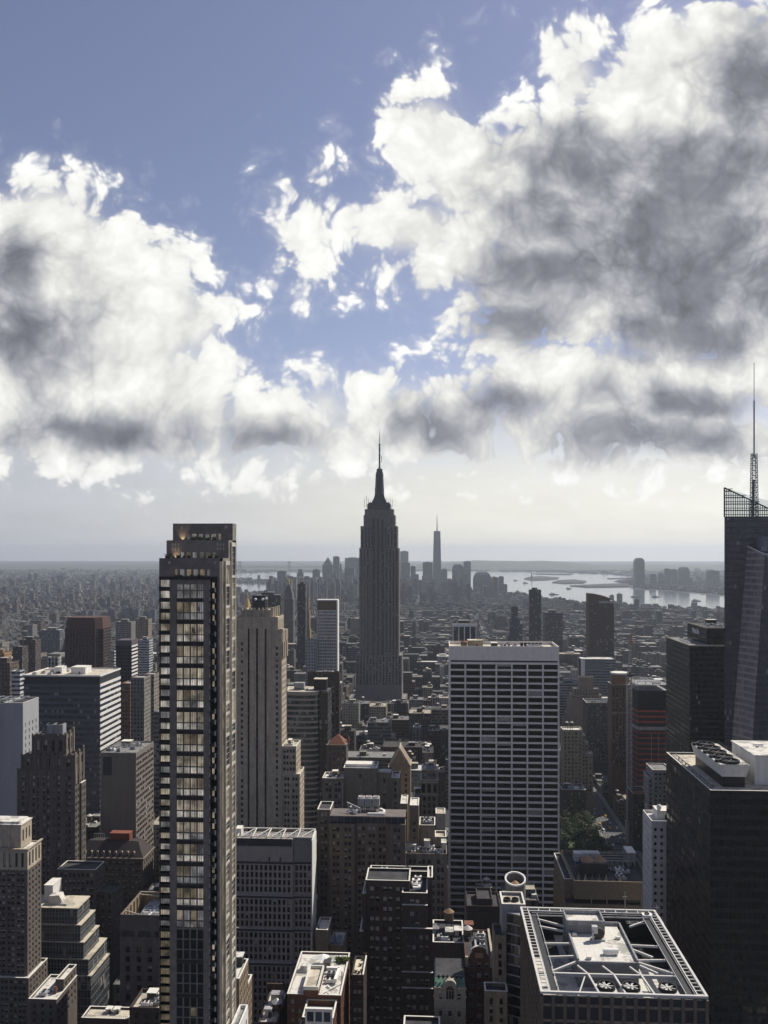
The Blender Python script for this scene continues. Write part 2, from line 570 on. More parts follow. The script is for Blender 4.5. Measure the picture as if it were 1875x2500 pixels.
HEROES = []       # (u0, u1, Y, v of the lowest visible point, x0, x1, y0, y1)
WIN_MESH = {}
ROT = {'N': 0.0, 'W': math.pi / 2, 'E': -math.pi / 2, 'S': math.pi}


def win_mesh(w, h, kind, gl, fr):
    """one window: pane, frame, sash bar and, for some, a blind; faces -Y, centred, frame 4 cm proud"""
    key = (round(w, 2), round(h, 2), kind, gl.name, fr.name)
    if key not in WIN_MESH:
        m = MB()
        t = min(0.09, w * 0.06)
        m.cur = 0
        top = h / 2
        if kind:
            b = h * (0.45 if kind == 1 else 0.92)
            m.cur = 2
            m.quad((-w / 2, 0, top - b), (w / 2, 0, top - b), (w / 2, 0, top), (-w / 2, 0, top))
            m.cur = 0
            m.quad((-w / 2, 0, -h / 2), (w / 2, 0, -h / 2), (w / 2, 0, top - b), (-w / 2, 0, top - b))
        else:
            m.quad((-w / 2, 0, -h / 2), (w / 2, 0, -h / 2), (w / 2, 0, top), (-w / 2, 0, top))
        m.cur = 1
        for (a, b_, c, d) in ((-w / 2, -w / 2 + t, -h / 2, h / 2), (w / 2 - t, w / 2, -h / 2, h / 2),
                              (-w / 2 + t, w / 2 - t, -h / 2, -h / 2 + t), (-w / 2 + t, w / 2 - t, h / 2 - t, h / 2),
                              (-w / 2 + t, w / 2 - t, -t / 2, t / 2)):
            m.box(a, b_, -0.05, 0.02, c, d)
        WIN_MESH[key] = m.mesh('window', [gl, fr, BLIND])
    return WIN_MESH[key]


def sp(pitch, w, floor, h, margin=0.8, top=1.6, rec=0.35, pair=0.0, lintel=0.5, skip=None, bottom=None):
    """window grid of a face: pitch / width, floor height / window height; pair>0 sets windows in twos that far apart"""
    return dict(pitch=pitch, w=w, floor=floor, h=h, margin=margin, top=top, rec=rec, pair=pair, lintel=lintel, skip=skip, bottom=bottom)


class Bld:
    def __init__(s, name, label, cat, x, y, wall, roof=None, gl=None, fr=None, group=None, zvis=0.0, nwin=100, blinds=0.25, z=0.0):
        s.root = thing(name, label, cat, (x, y, z), group)
        s.wall_m, s.roof_m, s.gl, s.fr = wall, roof or ROOF_G, gl or GLASS, fr or FRAME_D
        s.wall, s.wins = MB(), []
        s.zvis, s.nwin, s.blinds = zvis, nwin, blinds
        s.rnd = random.Random(name + label)

    def face(s, side, a0, a1, c, z0, z1, spc):
        """a wall face: a0..a1 along X (N, S) or Y (E, W) at the constant c"""
        w = s.wall
        def P(a, z, d=0.0):
            if side == 'N':
                return (a, c + d, z)
            if side == 'S':
                return (a, c - d, z)
            if side == 'W':
                return (c - d, a, z)
            return (c + d, a, z)
        if spc is None:
            w.quad(P(a0, z0), P(a1, z0), P(a1, z1), P(a0, z1))
            return
        L = a1 - a0 - 2 * spc['margin']
        step = spc['pitch']
        n = max(1, int(L / step + 0.5))
        step = L / n
        spans = []
        for i in range(n):
            m = a0 + spc['margin'] + step * (i + 0.5)
            if spc['pair']:
                spans += [(m - spc['pair'] / 2 - spc['w'], m - spc['pair'] / 2), (m + spc['pair'] / 2, m + spc['pair'] / 2 + spc['w'])]
            else:
                spans.append((m - spc['w'] / 2, m + spc['w'] / 2))
        zz = z1 - spc['top'] - spc['lintel']
        rows = []
        lo = max(z0, s.zvis) if spc['bottom'] is None else spc['bottom']
        k = 0
        while zz - spc['h'] > lo + 0.3:
            if not (spc['skip'] and spc['skip'](k)):
                rows.append((zz - spc['h'], zz))
            zz -= spc['floor']
            k += 1
        r = spc['rec']
        prev = z1
        for (b, t) in rows:
            w.quad(P(a0, t), P(a1, t), P(a1, prev), P(a0, prev))
            x = a0
            for (p, q) in spans:
                if p > x:
                    w.quad(P(x, b), P(p, b), P(p, t), P(x, t))
                for (c1, c2, c3, c4) in (((p, b), (q, b), (q, b), (p, b)), ((p, t), (q, t), (q, t), (p, t)),
                                         ((p, b), (p, t), (p, t), (p, b)), ((q, b), (q, t), (q, t), (q, b))):
                    w.quad(P(*c1), P(*c2), P(*c3, r), P(*c4, r))
                x = q
                ctr = P((p + q) / 2, (b + t) / 2, r - 0.001)
                s.wins.append((side, ctr, q - p, t - b))
            if x < a1:
                w.quad(P(x, b), P(a1, b), P(a1, t), P(x, t))
            prev = b
        w.quad(P(a0, z0), P(a1, z0), P(a1, prev), P(a0, prev))

    def tier(s, x0, x1, y0, y1, z0, z1, N=None, W=None, E=None, S=None, par=1.0, roof=True, cop=False):
        s.face('N', x0, x1, y0, z0, z1, N)
        s.face('S', x0, x1, y1, z0, z1, S)
        s.face('W', y0, y1, x1, z0, z1, W)
        s.face('E', y0, y1, x0, z0, z1, E)
        if roof:
            s.flat(x0, x1, y0, y1, z1, par, cop)

    def flat(s, x0, x1, y0, y1, z1, par=1.0, cop=False, t=0.45):
        w = MB() if cop else s.wall
        q = w.quad
        zt = z1
        if cop:
            zt = z1 + 0.12
            e = 0.12
            w.box(x0 - e, x1 + e, y0 - e, y0 + t, z1, zt)
            w.box(x0 - e, x1 + e, y1 - t, y1 + e, z1, zt)
            w.box(x0 - e, x0 + t, y0 + t, y1 - t, z1, zt)
            w.box(x1 - t, x1 + e, y0 + t, y1 - t, z1, zt)
            s.part('coping', w, COPING)
        else:
            q((x0, y0, z1), (x1, y0, z1), (x1 - t, y0 + t, z1), (x0 + t, y0 + t, z1))
            q((x1, y0, z1), (x1, y1, z1), (x1 - t, y1 - t, z1), (x1 - t, y0 + t, z1))
            q((x1, y1, z1), (x0, y1, z1), (x0 + t, y1 - t, z1), (x1 - t, y1 - t, z1))
            q((x0, y1, z1), (x0, y0, z1), (x0 + t, y0 + t, z1), (x0 + t, y1 - t, z1))
        zr = z1 - par
        a, b, c, d = x0 + t, x1 - t, y0 + t, y1 - t
        for p, r_ in (((a, c), (b, c)), ((b, c), (b, d)), ((b, d), (a, d)), ((a, d), (a, c))):
            s.wall.quad((*p, zr), (*r_, zr), (*r_, z1), (*p, z1))
        rf = MB()
        rf.quad((a, c, zr), (b, c, zr), (b, d, zr), (a, d, zr))
        s.part('roof', rf, s.roof_m)

    def part(s, name, mb, m, label=None):
        ob = mb.build(name, m if isinstance(m, list) else [m], s.root)
        if label:
            ob['label'] = label
        return ob

    def box(s, name, x0, x1, y0, y1, z0, z1, m):
        b = MB()
        b.box(x0, x1, y0, y1, z0, z1)
        return s.part(name, b, m)

    # rooftop furniture, each piece a part
    def unit(s, x, y, z, lx=3.0, ly=2.2, h=1.8, m=None):
        b = MB()
        b.box(x, x + lx, y, y + ly, z + 0.3, z + h)
        for i in range(4):
            b.box(x + 0.1 + (i % 2) * (lx - 0.4), x + 0.3 + (i % 2) * (lx - 0.4), y + 0.1 + (i // 2) * (ly - 0.4), y + 0.3 + (i // 2) * (ly - 0.4), z, z + 0.3)
        b.cur = 1
        nf = max(1, int(lx / ly + 0.3))
        for i in range(nf):
            b.lathe(x + lx * (i + 0.5) / nf, y + ly / 2, [(ly * 0.36, z + h), (ly * 0.36, z + h + 0.25), (ly * 0.30, z + h + 0.25), (ly * 0.30, z + h + 0.06)], 12)
        return s.part('air_conditioning_unit', b, [m or STEEL, DKGREY])

    def bulkhead(s, x0, x1, y0, y1, z0, z1, m=None, roof=None):
        b = MB()
        b.box(x0, x1, y0, y1, z0, z1)
        b.cur = 1
        b.box(x0 - 0.2, x1 + 0.2, y0 - 0.2, y1 + 0.2, z1, z1 + 0.25)
        b.cur = 2
        b.box(x0 + (x1 - x0) * 0.55, x0 + (x1 - x0) * 0.55 + 1.0, y0 - 0.06, y0, z0, z0 + 2.1)
        return s.part('bulkhead', b, [m or s.wall_m, roof or COPING, FRAME_D])

    def duct(s, pts, w=0.7, m=None):
        b = MB()
        for p, q in zip(pts, pts[1:]):
            b.bar(p, q, w)
        return s.part('duct', b, m or STEEL)

    def tank(s, x, y, z, r=2.2, h=3.6, leg=2.6, cone=None):
        b = MB()
        b.cur = 1
        for i in range(4):
            a = math.pi / 4 + i * math.pi / 2
            b.bar((x + r * 0.8 * math.cos(a), y + r * 0.8 * math.sin(a), z), (x + r * 0.8 * math.cos(a), y + r * 0.8 * math.sin(a), z + leg), 0.22)
        b.box(x - r * 0.95, x + r * 0.95, y - r * 0.95, y + r * 0.95, z + leg, z + leg + 0.2)
        b.cur = 0
        b.lathe(x, y, [(r, z + leg + 0.2), (r * 0.97, z + leg + h)], 20)
        b.cur = 1
        for k in range(4):
            zz = z + leg + 0.6 + k * h * 0.24
            b.lathe(x, y, [(r * 1.01, zz), (r * 1.01, zz + 0.08)], 20)
        tk = s.part('water_tank', b, [WOOD, FRAME_D])
        c = MB()
        c.lathe(x, y, [(r * 1.12, z + leg + h), (r * 0.1, z + leg + h + r * 0.75), (0.02, z + leg + h + r * 0.8)], 20)
        cone_o = c.build('tank_roof', [cone or TANKROOF], tk)
        return tk

    def mast(s, x, y, z, h, r=0.12):
        b = MB()
        b.tube([(x, y, z), (x, y, z + h)], r, 6)
        b.bar((x - 0.8, y, z + h * 0.8), (x + 0.8, y, z + h * 0.8), 0.1)
        return s.part('antenna', b, STEEL)

    def clutter(s, x0, x1, y0, y1, z, n=6, tank=False, bulk=True):
        """a believable spread of roof equipment"""
        r = s.rnd
        W, D = x1 - x0, y1 - y0
        if bulk:
            bw, bd = min(7, W * 0.3), min(6, D * 0.35)
            bx, by = x0 + r.uniform(0.1, 0.6) * (W - bw), y0 + r.uniform(0.3, 0.8) * (D - bd)
            s.bulkhead(bx, bx + bw, by, by + bd, z, z + r.uniform(3, 4.5))
        for i in range(n):
            lx, ly = r.uniform(1.8, 4.0), r.uniform(1.5, 2.4)
            s.unit(x0 + 0.8 + r.random() * max(0.1, W - lx - 1.6), y0 + 0.8 + r.random() * max(0.1, D - ly - 1.6), z, lx, ly, r.uniform(1.2, 2.4), r.choice([STEEL, WHITE, CONC, STEEL]))
        if n > 2:
            xa = x0 + W * r.uniform(0.2, 0.5)
            s.duct([(xa, y0 + D * 0.2, z + 1.0), (xa, y0 + D * 0.7, z + 1.0), (xa + W * 0.3, y0 + D * 0.7, z + 1.0)])
        if tank:
            s.tank(x0 + W * r.uniform(0.2, 0.8), y0 + D * r.uniform(0.4, 0.8), z)

    def done(s, vb=2500, foot=None):
        r = s.rnd
        if s.wall.v:
            s.part('wall', s.wall, s.wall_m)
        # the windows that show largest are parts of their own, the rest one part
        ranked = []
        for i, (side, c, w, h) in enumerate(s.wins):
            d = dep(CX, c[1])
            u, v = x2u(c[0], c[1]), z2v(*c)
            see = 0 if (side == 'S' or (side == 'W' and c[0] > 0) or (side == 'E' and c[0] < 0)) else (1.0 if side == 'N' else abs(c[0]) / c[1])
            if not (-20 < u < 1895 and v < vb):
                see = 0
            ranked.append((w * h * see / (d * d), i))
        ranked.sort(key=lambda t: -t[0])
        own = set(i for a, i in ranked[:s.nwin] if a > 0)
        rest = MB()
        rx, ry, rz = s.root.location
        for i, (side, c, w, h) in enumerate(s.wins):
            q = r.random()
            kind = 0 if q > s.blinds else (1 if q > s.blinds * 0.4 else 2)
            if i in own:
                ob = bpy.data.objects.new('window', win_mesh(w, h, kind, s.gl, s.fr))
                scene.collection.objects.link(ob)
                ob.parent = s.root
                ob.location = (c[0] - rx, c[1] - ry, c[2] - rz)
                ob.rotation_euler = (0, 0, ROT[side])
            else:
                ax = (1, 0) if side in 'NS' else (0, 1)
                def pt(a, z):
                    return (c[0] + ax[0] * a, c[1] + ax[1] * a, c[2] + z)
                b = (0, h * 0.45, h * 0.92)[kind]
                rest.cur = 0
                rest.quad(pt(-w / 2, -h / 2), pt(w / 2, -h / 2), pt(w / 2, h / 2 - b), pt(-w / 2, h / 2 - b))
                if b:
                    rest.cur = 1
                    rest.quad(pt(-w / 2, h / 2 - b), pt(w / 2, h / 2 - b), pt(w / 2, h / 2), pt(-w / 2, h / 2))
        if rest.v:
            ob = s.part('glazing', rest, [s.gl, BLIND])
            ob['kind'] = 'stuff'
        if foot:
            x0, x1, y0, y1 = foot
            us = [x2u(x, y) for x in (x0, x1) for y in (y0, y1)]
            HEROES.append((min(us), max(us), y0, vb, x0, x1, y0, y1))
        return s.root

# ------------------------------------------------------------------ curtain walls and ribbon facades
def curtain(name, floor, bay, gcol, scol, frac=0.4, rough=0.15, mull=0.10, vary=0.5, blind=0.06, z0=0.0, spec=0.5):
    """glass wall: spandrel strip and mullions repeat with the storeys, every pane has its own tone"""
    m = bpy.data.materials.new(name)
    m.use_nodes = True
    b = m.node_tree.nodes['Principled BSDF']
    gg = G(m.node_tree)
    geo = gg.n('ShaderNodeNewGeometry')
    x, y, z = gg.sep(geo.outputs['Position'])
    nx, ny, nz = gg.sep(geo.outputs['True Normal'])
    side = gg.m('GREATER_THAN', gg.m('ABSOLUTE', nx), gg.m('ABSOLUTE', ny))
    a = gg.m('ADD', gg.m('MULTIPLY', side, y), gg.m('MULTIPLY', gg.m('SUBTRACT', 1.0, side), x))
    zf = gg.m('DIVIDE', gg.m('ADD', z, z0), floor)
    af = gg.m('DIVIDE', a, bay)
    fz, fa = gg.m('FRACT', zf), gg.m('FRACT', af)
    sp_ = gg.m('LESS_THAN', fz, frac)
    mu = gg.m('LESS_THAN', fa, mull)
    wn = gg.n('ShaderNodeTexWhiteNoise', noise_dimensions='3D')
    gg.link(gg.comb(gg.m('FLOOR', af), gg.m('FLOOR', zf), side), wn.inputs['Vector'])
    rv = wn.outputs['Value']
    gc = gg.vm('SCALE', tuple(gcol), gg.step(rv, 0, 1, False, 1 - vary, 1 + vary))
    gc = gg.mix(gg.m('GREATER_THAN', rv, 1.0 - blind), gc, (0.22, 0.22, 0.21))
    big = gg.noise(geo.outputs['Position'], 0.05, 4.0, 0.6)
    sc_ = gg.vm('SCALE', tuple(scol), gg.step(big, 0.3, 0.7, False, 0.85, 1.15))
    solid = gg.m('MAXIMUM', sp_, mu)
    c = gg.mix(solid, gc, sc_)
    gg.link(c, b.inputs['Base Color'])
    gg.link(gg.step(solid, 0, 1, False, rough, 0.7), b.inputs['Roughness'])
    b.inputs['Specular IOR Level'].default_value = spec
    # every pane is set a hair out of true, so reflections break from pane to pane
    tl = gg.vm('SCALE', gg.vm('SUBTRACT', wn.outputs['Color'], (0.5, 0.5, 0.5)), 0.09)
    gg.link(gg.vm('NORMALIZE', gg.vm('ADD', geo.outputs['Normal'], tl)), b.inputs['Normal'])
    return m


def ribbons(b, x0, x1, y0, y1, z0, z1, floor, hs, mN, mW, gl, proud=0.3, first=0.0, mull=0.0):
    """ribbon-window building: a glass core with one spandrel ring per storey"""
    k = MB()
    k.box(x0 + proud, x1 - proud, y0 + proud, y1 - proud, 0, z1 - 0.5)
    b.part('window_band', k, gl)
    z = z1 - first
    n = 0
    while z - hs > z0:
        m = MB()
        m.cur = 0
        m.box(x0, x1 - 0.4, y0, y0 + 0.4, z - hs, z)
        m.box(x0, x1 - 0.4, y1 - 0.4, y1, z - hs, z)
        m.cur = 1
        m.box(x1 - 0.4, x1, y0, y1, z - hs, z)
        m.box(x0, x0 + 0.4, y0 + 0.4, y1 - 0.4, z - hs, z)
        if mull:
            a = y0 + mull
            while a < y1:
                m.box(x1 - 0.28, x1 - 0.05, a, a + 0.16, z - floor, z - hs)
                a += mull
        b.part('spandrel', m, [mN, mW])
        z -= floor
        n += 1


def halfdisc(m, xc, y0, y1, z, r, n=8):
    """round-headed merlon facing N"""
    ps = [(xc + r * math.cos(math.pi * i / n), z + r * math.sin(math.pi * i / n)) for i in range(n + 1)]
    k = len(ps)
    m.add([(p[0], y0, p[1]) for p in ps] + [(p[0], y1, p[1]) for p in ps],
          [tuple(range(k)), tuple(range(2 * k - 1, k - 1, -1))] + [(i, i + 1, k + i + 1, k + i) for i in range(k - 1)] + [(k - 1, 0, k, 2 * k - 1)])


# ---- ribbon-window office block, far left
Y = 660
x0, x1, z1 = px2x(57, Y), px2x(245, Y), px2z(150, 1648, Y)
b = Bld('ribbon_window_office', 'broad dark office block with white stripes down its sunlit side and cream roof', 'building', (x0 + x1) / 2, Y, CONC_W, ROOF_C)
SHADEPANEL = mat('shaded_spandrel_panel', (0.075, 0.085, 0.105), rough=0.5)  # north spandrels coloured dark blue-grey for shade, flank ones stay white
ribbons(b, x0, x1, Y, Y + 44, 20, z1 - 7, 4.55, 2.2, SHADEPANEL, CONC_W, curtain('ribbon_glass', 4.55, 1.9, (0.03, 0.036, 0.05), (0.02, 0.02, 0.024), 0.05, 0.2), mull=0.0)
top = MB()
top.box(x0, x1 - 0.5, Y, Y + 44, z1 - 7.2, z1 - 4.2)
top.box(x0 + 0.6, x1 - 0.6, Y + 0.6, Y + 43.4, z1 - 4.2, z1 - 2.6)
top.box(x0, x1 - 0.5, Y, Y + 44, z1 - 2.6, z1 - 1.2)
b.part('attic', top, DKGREY)
b.tier(x0, x1, Y, Y + 44, z1 - 1.2, z1, par=0.9)
bx = px2x(170, Y + 15)
b.bulkhead(px2x(176, Y + 14), px2x(211, Y + 14), Y + 12, Y + 24, z1 - 0.9, z1 + 4.5, CONC_W)
b.bulkhead(px2x(134, Y + 14), px2x(152, Y + 14), Y + 13, Y + 22, z1 - 0.9, z1 + 4.2, CONC_W)
for i in range(5):
    b.unit(x0 + 4 + i * 4.2, Y + 6 + (i % 3) * 7, z1 - 0.9, 3.4, 2.6, 1.7)
b.duct([(x0 + 3, Y + 30, z1), (x0 + 20, Y + 34, z1), (x0 + 26, Y + 25, z1)], 0.8)
b.mast(px2x(247, Y + 30), Y + 30, z1 - 0.9, 4)
b.done(2000, (x0, x1, Y, Y + 44))

# ---- grey slab tower at the left edge
Y = 560
x0, x1, z1 = px2x(-60, Y), px2x(56, Y), px2z(30, 1716, Y)
b = Bld('slab_tower', 'plain grey slab with white sunlit flank of slit windows, cut by left edge', 'building', (x0 + x1) / 2, Y, mat('grey_slab_concrete', (0.36, 0.36, 0.38), streak=0.08, vary=0.06), ROOF_D, gl=GLASS_K, nwin=100)
xa, xb = px2x(10, Y), px2x(21, Y)
b.tier(x0, xa, Y + 5, Y + 23, 0, z1 - 1.5)
b.tier(xa, x1, Y, Y + 23, 0, z1, W=sp(5.0, 1.1, 4.6, 2.7, 1.4, 13.5, 0.4), cop=True)
m = MB()
m.add([(xa, Y + 5, 0), (xb, Y - 0.02, 0), (xb, Y - 0.02, z1 - 1.4), (xa, Y + 5, z1 - 1.4), (xa - 3, Y + 5, 0), (xa - 3, Y + 5, z1 - 1.4), (xb, Y + 5, z1 - 1.4)], [(0, 1, 2, 3), (3, 2, 6)])
b.part('chamfer', m, b.wall_m)
fr = MB()
for i in range(4):
    fr.bar((x0 + 5 + i * 6, Y + 4, z1), (x0 + 11 + i * 6, Y + 17, z1 + 1.8), 0.5)
fr.bar((x0 + 2, Y + 6, z1 + 1), (x1 - 6, Y + 6, z1 + 1.2), 0.5)
fr.bar((x0 + 2, Y + 16, z1 + 1.2), (x1 - 3, Y + 14, z1 + 2.0), 0.6)
b.part('roof_frame', fr, STEEL)
b.clutter(x0 + 1, x1 - 3, Y + 5, Y + 20, z1 - 1.0, 7, bulk=False)
b.done(2000, (x0, x1, Y, Y + 23))

# ---- brown crowned tower with round-headed parapets
Y = 490
X = lambda u, d=0: px2x(u, Y + d)
zc, zt, zb = px2z(120, 1797, Y), px2z(120, 1845, Y), px2z(120, 1880, Y)
b = Bld('crowned_brick_tower', 'dark brown old tower with scalloped stepped crown and two cooling boxes on top', 'building', X(115), Y, BRICK, ROOF_D, zvis=30, blinds=0.5)
WN = sp(5.9, 1.55, 3.93, 2.3, 1.0, 3.0, 0.45, pair=0.7)
b.tier(X(44), X(182), Y, Y + 13.5, 0, zb, N=WN, W=sp(3.2, 1.4, 3.93, 2.3, 0.8, 3.0, 0.45))
b.tier(X(53), X(182) - 0.01, Y + 0.5, Y + 13.4, zb, zt, N=sp(6.0, 2.3, 7.0, 4.2, 1.0, 1.6, 0.5), W=sp(4.2, 1.7, 7.0, 4.5, 0.8, 1.0, 0.6))
b.tier(X(80, 2), X(161, 2), Y + 2, Y + 13, zt, zc, N=sp(5.0, 1.9, 10, 6.5, 0.8, 2.4, 0.6), W=sp(4.6, 1.6, 10, 7.0, 1.0, 1.5, 0.7))
wx = X(200, 8)
b.tier(X(182) + 0.01, wx, Y + 7.5, Y + 14, 0, px2z(195, 1911, Y + 8), W=sp(2.7, 1.1, 3.93, 2.2, 0.6, 2.0, 0.4), cop=True)
m = MB()
n = 6
for i in range(n):
    halfdisc(m, X(53) + (X(182) - X(53)) * (i + 0.5) / n, Y + 0.2, Y + 1.0, zt - 0.6, 1.75)
b.part('scalloped_parapet', m, BRICK)
m = MB()
for i in range(4):
    halfdisc(m, X(80, 2) + (X(161, 2) - X(80, 2)) * (i + 0.5) / 4, Y + 1.7, Y + 2.6, zc - 0.6, 1.6)
b.part('scalloped_parapet', m, BRICK)
m = MB()
for i in range(n + 1):
    x = X(53) + (X(182) - X(53)) * i / n
    m.box(x - 0.45, x + 0.45, Y - 0.3, Y + 0.5, zb - 1, zt + 0.9)
for i in range(5):
    x = X(80, 2) + (X(161, 2) - X(80, 2)) * i / 4
    m.box(x - 0.4, x + 0.4, Y + 1.5, Y + 2.2, zt - 1, zc + 1.0)
for i in range(7):
    x = X(44) + (X(182) - X(44)) * i / 6
    m.box(x - 0.5, x + 0.5, Y - 0.35, Y + 0.1, 40, zb + 0.8)
b.part('pilaster', m, BRICK)
m = MB()
for (u, yy, za, zz, dep_) in ((181, 2.5, zt, zc + 2.2, 2.2), (161, 8.5, zt, zc + 2.6, 2.6)):
    pass
for (yy, zz) in ((1.2, zt + 1.0), (6.5, zt + 1.6), (12.4, zt + 2.6)):
    m.box(X(182) - 0.4, X(182) + 0.5, Y + yy - 0.6, Y + yy + 0.6, zb - 8, zz)
    m.lathe(X(182), Y + yy, [(0.8, zz), (0.8, zz + 0.4), (0.3, zz + 1.2)], 8)
for (yy, zz) in ((2.6, zc + 0.4), (7.5, zc + 1.0), (12.4, zc + 2.0)):
    m.box(X(161, 2) - 0.4, X(161, 2) + 0.5, Y + yy - 0.6, Y + yy + 0.6, zt, zz)
    m.lathe(X(161, 2), Y + yy, [(0.8, zz), (0.8, zz + 0.4), (0.3, zz + 1.2)], 8)
b.part('buttress', m, LIME_DK)
for k in range(2):
    m = MB()
    ux = (113, 133.5)[k]
    a, c = X(ux, 4), X(ux + 19.5, 4)
    m.box(a, c, Y + 4, Y + 9, zc + 0.4, zc + 6.0)
    m.cur = 1
    m.lathe((a + c) / 2, Y + 6.5, [(1.9, zc + 6), (1.9, zc + 6.7), (1.6, zc + 6.7), (1.6, zc + 6.2)], 14)
    m.box(a + 0.3, c - 0.3, Y + 4.2, Y + 8.8, zc - 1.0, zc + 0.4)
    b.part('cooling_unit', m, [CONC, DKGREY])
Ya = 468
za = px2z(200, 2123, Ya)
b.tier(px2x(140, Ya), px2x(233, Ya), Ya, Ya + 13, 0, za, N=sp(5.6, 1.5, 4.0, 2.2, 1.0, 1.5, 0.4, pair=0.7), W=sp(3.0, 1.4, 4.0, 2.2, 0.8, 1.5, 0.4), cop=True)
b.tier(px2x(233, Ya) + 0.01, px2x(280, Ya + 3), Ya + 3, Ya + 16, 0, px2z(260, 2182, Ya), N=sp(4.5, 1.4, 4.0, 2.2, 1.0, 1.5, 0.4), W=sp(3.0, 1.4, 4.0, 2.2, 0.8, 1.5, 0.4))
b.done(2400, (X(44), px2x(280, Ya), Ya, Y + 14))

# ---- big brown brick tower, bottom left
Y = 400
X = lambda u, d=0: px2x(u, Y + d)
zt, zp = px2z(40, 2073, Y), px2z(30, 2015, Y + 2)
b = Bld('brick_apartment_tower', 'tall brown brick tower with pale stone cornice and sunlit right side, bottom left corner', 'building', X(20), Y, BRICK, ROOF_W, zvis=20, blinds=0.4)
b.tier(X(-60), X(67), Y, Y + 14.5, 0, zt - 10, N=sp(4.4, 1.5, 2.75, 1.5, 1.0, 0.9, 0.35, pair=0.5), W=sp(3.3, 1.35, 2.75, 1.5, 0.7, 0.9, 0.35), roof=False)
m = MB()
m.box(X(-60) - 0.05, X(67) + 0.05, Y - 0.05, Y + 14.55, zt - 10, zt - 9.4)
b.part('belt_course', m, LIME)
s_old = b.wall_m
att = Bld.__new__(Bld)
att.__dict__.update(b.__dict__)
att.wall = MB()
att.tier(X(-60), X(67), Y, Y + 14.5, zt - 9.4, zt - 0.6, N=sp(2.9, 1.2, 9, 6.8, 1.0, 0.8, 0.5), W=sp(3.3, 1.5, 9, 6.8, 0.7, 0.8, 0.5), par=0.6)
b.part('attic_storey', att.wall, LIME)
m = MB()
for (e, za_, zb_) in ((0.35, zt - 0.6, zt - 0.1), (0.7, zt - 0.1, zt + 0.25)):
    m.box(X(-60) - e, X(67) + e, Y - e, Y + 0.5, za_, zb_)
    m.box(X(67) - 0.5, X(67) + e, Y + 0.5, Y + 14.5 + e, za_, zb_)
b.part('cornice', m, LIME)
m2 = Bld.__new__(Bld)
m2.__dict__.update(b.__dict__)
m2.wall = MB()
m2.tier(X(-60, 2), X(51, 2), Y + 2, Y + 13, zt - 0.6, zp, N=None, W=sp(3.2, 1.3, 12, 5.5, 0.8, 2.2, 0.5), par=0.5)
b.part('penthouse', m2.wall, LIME)
m = MB()
m.box(X(-60, 2) - 0.4, X(51, 2) + 0.4, Y + 1.6, Y + 13.4, zp + 0.01, zp + 0.5)
m.box(X(-60, 2), X(45, 2), Y + 3, Y + 12, zp + 0.5, zp + 1.4)
b.part('penthouse_roof', m, ROOF_W)
m = MB()
m.lathe(X(66, 13), Y + 13.5, [(0.5, zt + 0.25), (0.5, zt + 1.2), (0.25, zt + 1.4), (0.2, zt + 3.6)], 8)
b.part('finial', m, LIME)
Yl = 399.2
b.tier(X(-60), px2x(77, Yl), Yl - 3, Yl + 17, 0, px2z(70, 2388, Yl - 3), N=sp(4.4, 1.5, 2.75, 1.5, 1.0, 0.9, 0.35, pair=0.5), W=sp(3.0, 1.35, 2.75, 1.5, 0.7, 0.9, 0.35), cop=True)
b.done(2500, (X(-60), px2x(77, Yl), Yl - 3, Yl + 18))

# ---- stepped glass and steel grid building
Y = 428
GRID_W = mat('pale_mullion_grid', (0.27, 0.28, 0.29), rough=0.5, vary=0.08)
zs = [px2z(150, v, Y) for v in (2216, 2255.5, 2296.5, 2336.5, 2375.5)] + [20]
us = [189, 197, 204.5, 216, 222]
us2 = [220, 233, 243, 262, 268]
b = Bld('stepped_grid_building', 'glassy building with pale window grid and terraces stepping down its right side', 'building', px2x(150, Y), Y, GRID_W, ROOF_C, gl=GLASS_B)
xl = px2x(60, Y)
gm = curtain('grid_glass', 4.1, 1.62, (0.03, 0.035, 0.043), (0.16, 0.165, 0.17), 0.10, 0.25, 0.09, 0.6, 0.05, z0=-zs[0])
for i in range(5):
    yf = Y - i * 0.45
    xr = px2x(us[i], yf)
    yb = yf * (VPX - us[i]) / (VPX - us2[i])
    g_ = MB()
    g_.box(xl, xr, yf, yb, zs[i + 1] if i < 4 else 0, zs[i] - 0.45)
    b.part('glazed_storeys', g_, gm)
    gr = MB()
    z = zs[i] - 0.45
    for k in range(int((xr - xl) / 1.62) + 1):
        x = xr - 0.08 - k * 1.62
        gr.box(x - 0.07, x + 0.07, yf - 0.14, yf, max(zs[i + 1], 40), z)
    for k in range(int((yb - yf) / 1.62)):
        y = yf + 0.8 + k * 1.62
        gr.box(xr, xr + 0.14, y - 0.07, y + 0.07, max(zs[i + 1], 40), z)
    zz = z
    while zz > max(zs[i + 1], 40):
        gr.box(xl, xr + 0.1, yf - 0.1, yf, zz - 0.12, zz)
        gr.box(xr, xr + 0.1, yf, yb, zz - 0.12, zz)
        zz -= 2.05
    b.part('mullion_grid', gr, GRID_W)
    sl = MB()
    sl.box(xl, xr + 0.3, yf - 0.3, yb, zs[i] - 0.45, zs[i])
    b.part('terrace_slab' if i else 'roof_slab', sl, ROOF_C)
b.bulkhead(px2x(104, Y + 6), px2x(125, Y + 6), Y + 8, Y + 18, zs[0], zs[0] + 8.0, CONC_W)
wd = MB()
xa, xb = px2x(117, Y + 4), px2x(152, Y + 4)
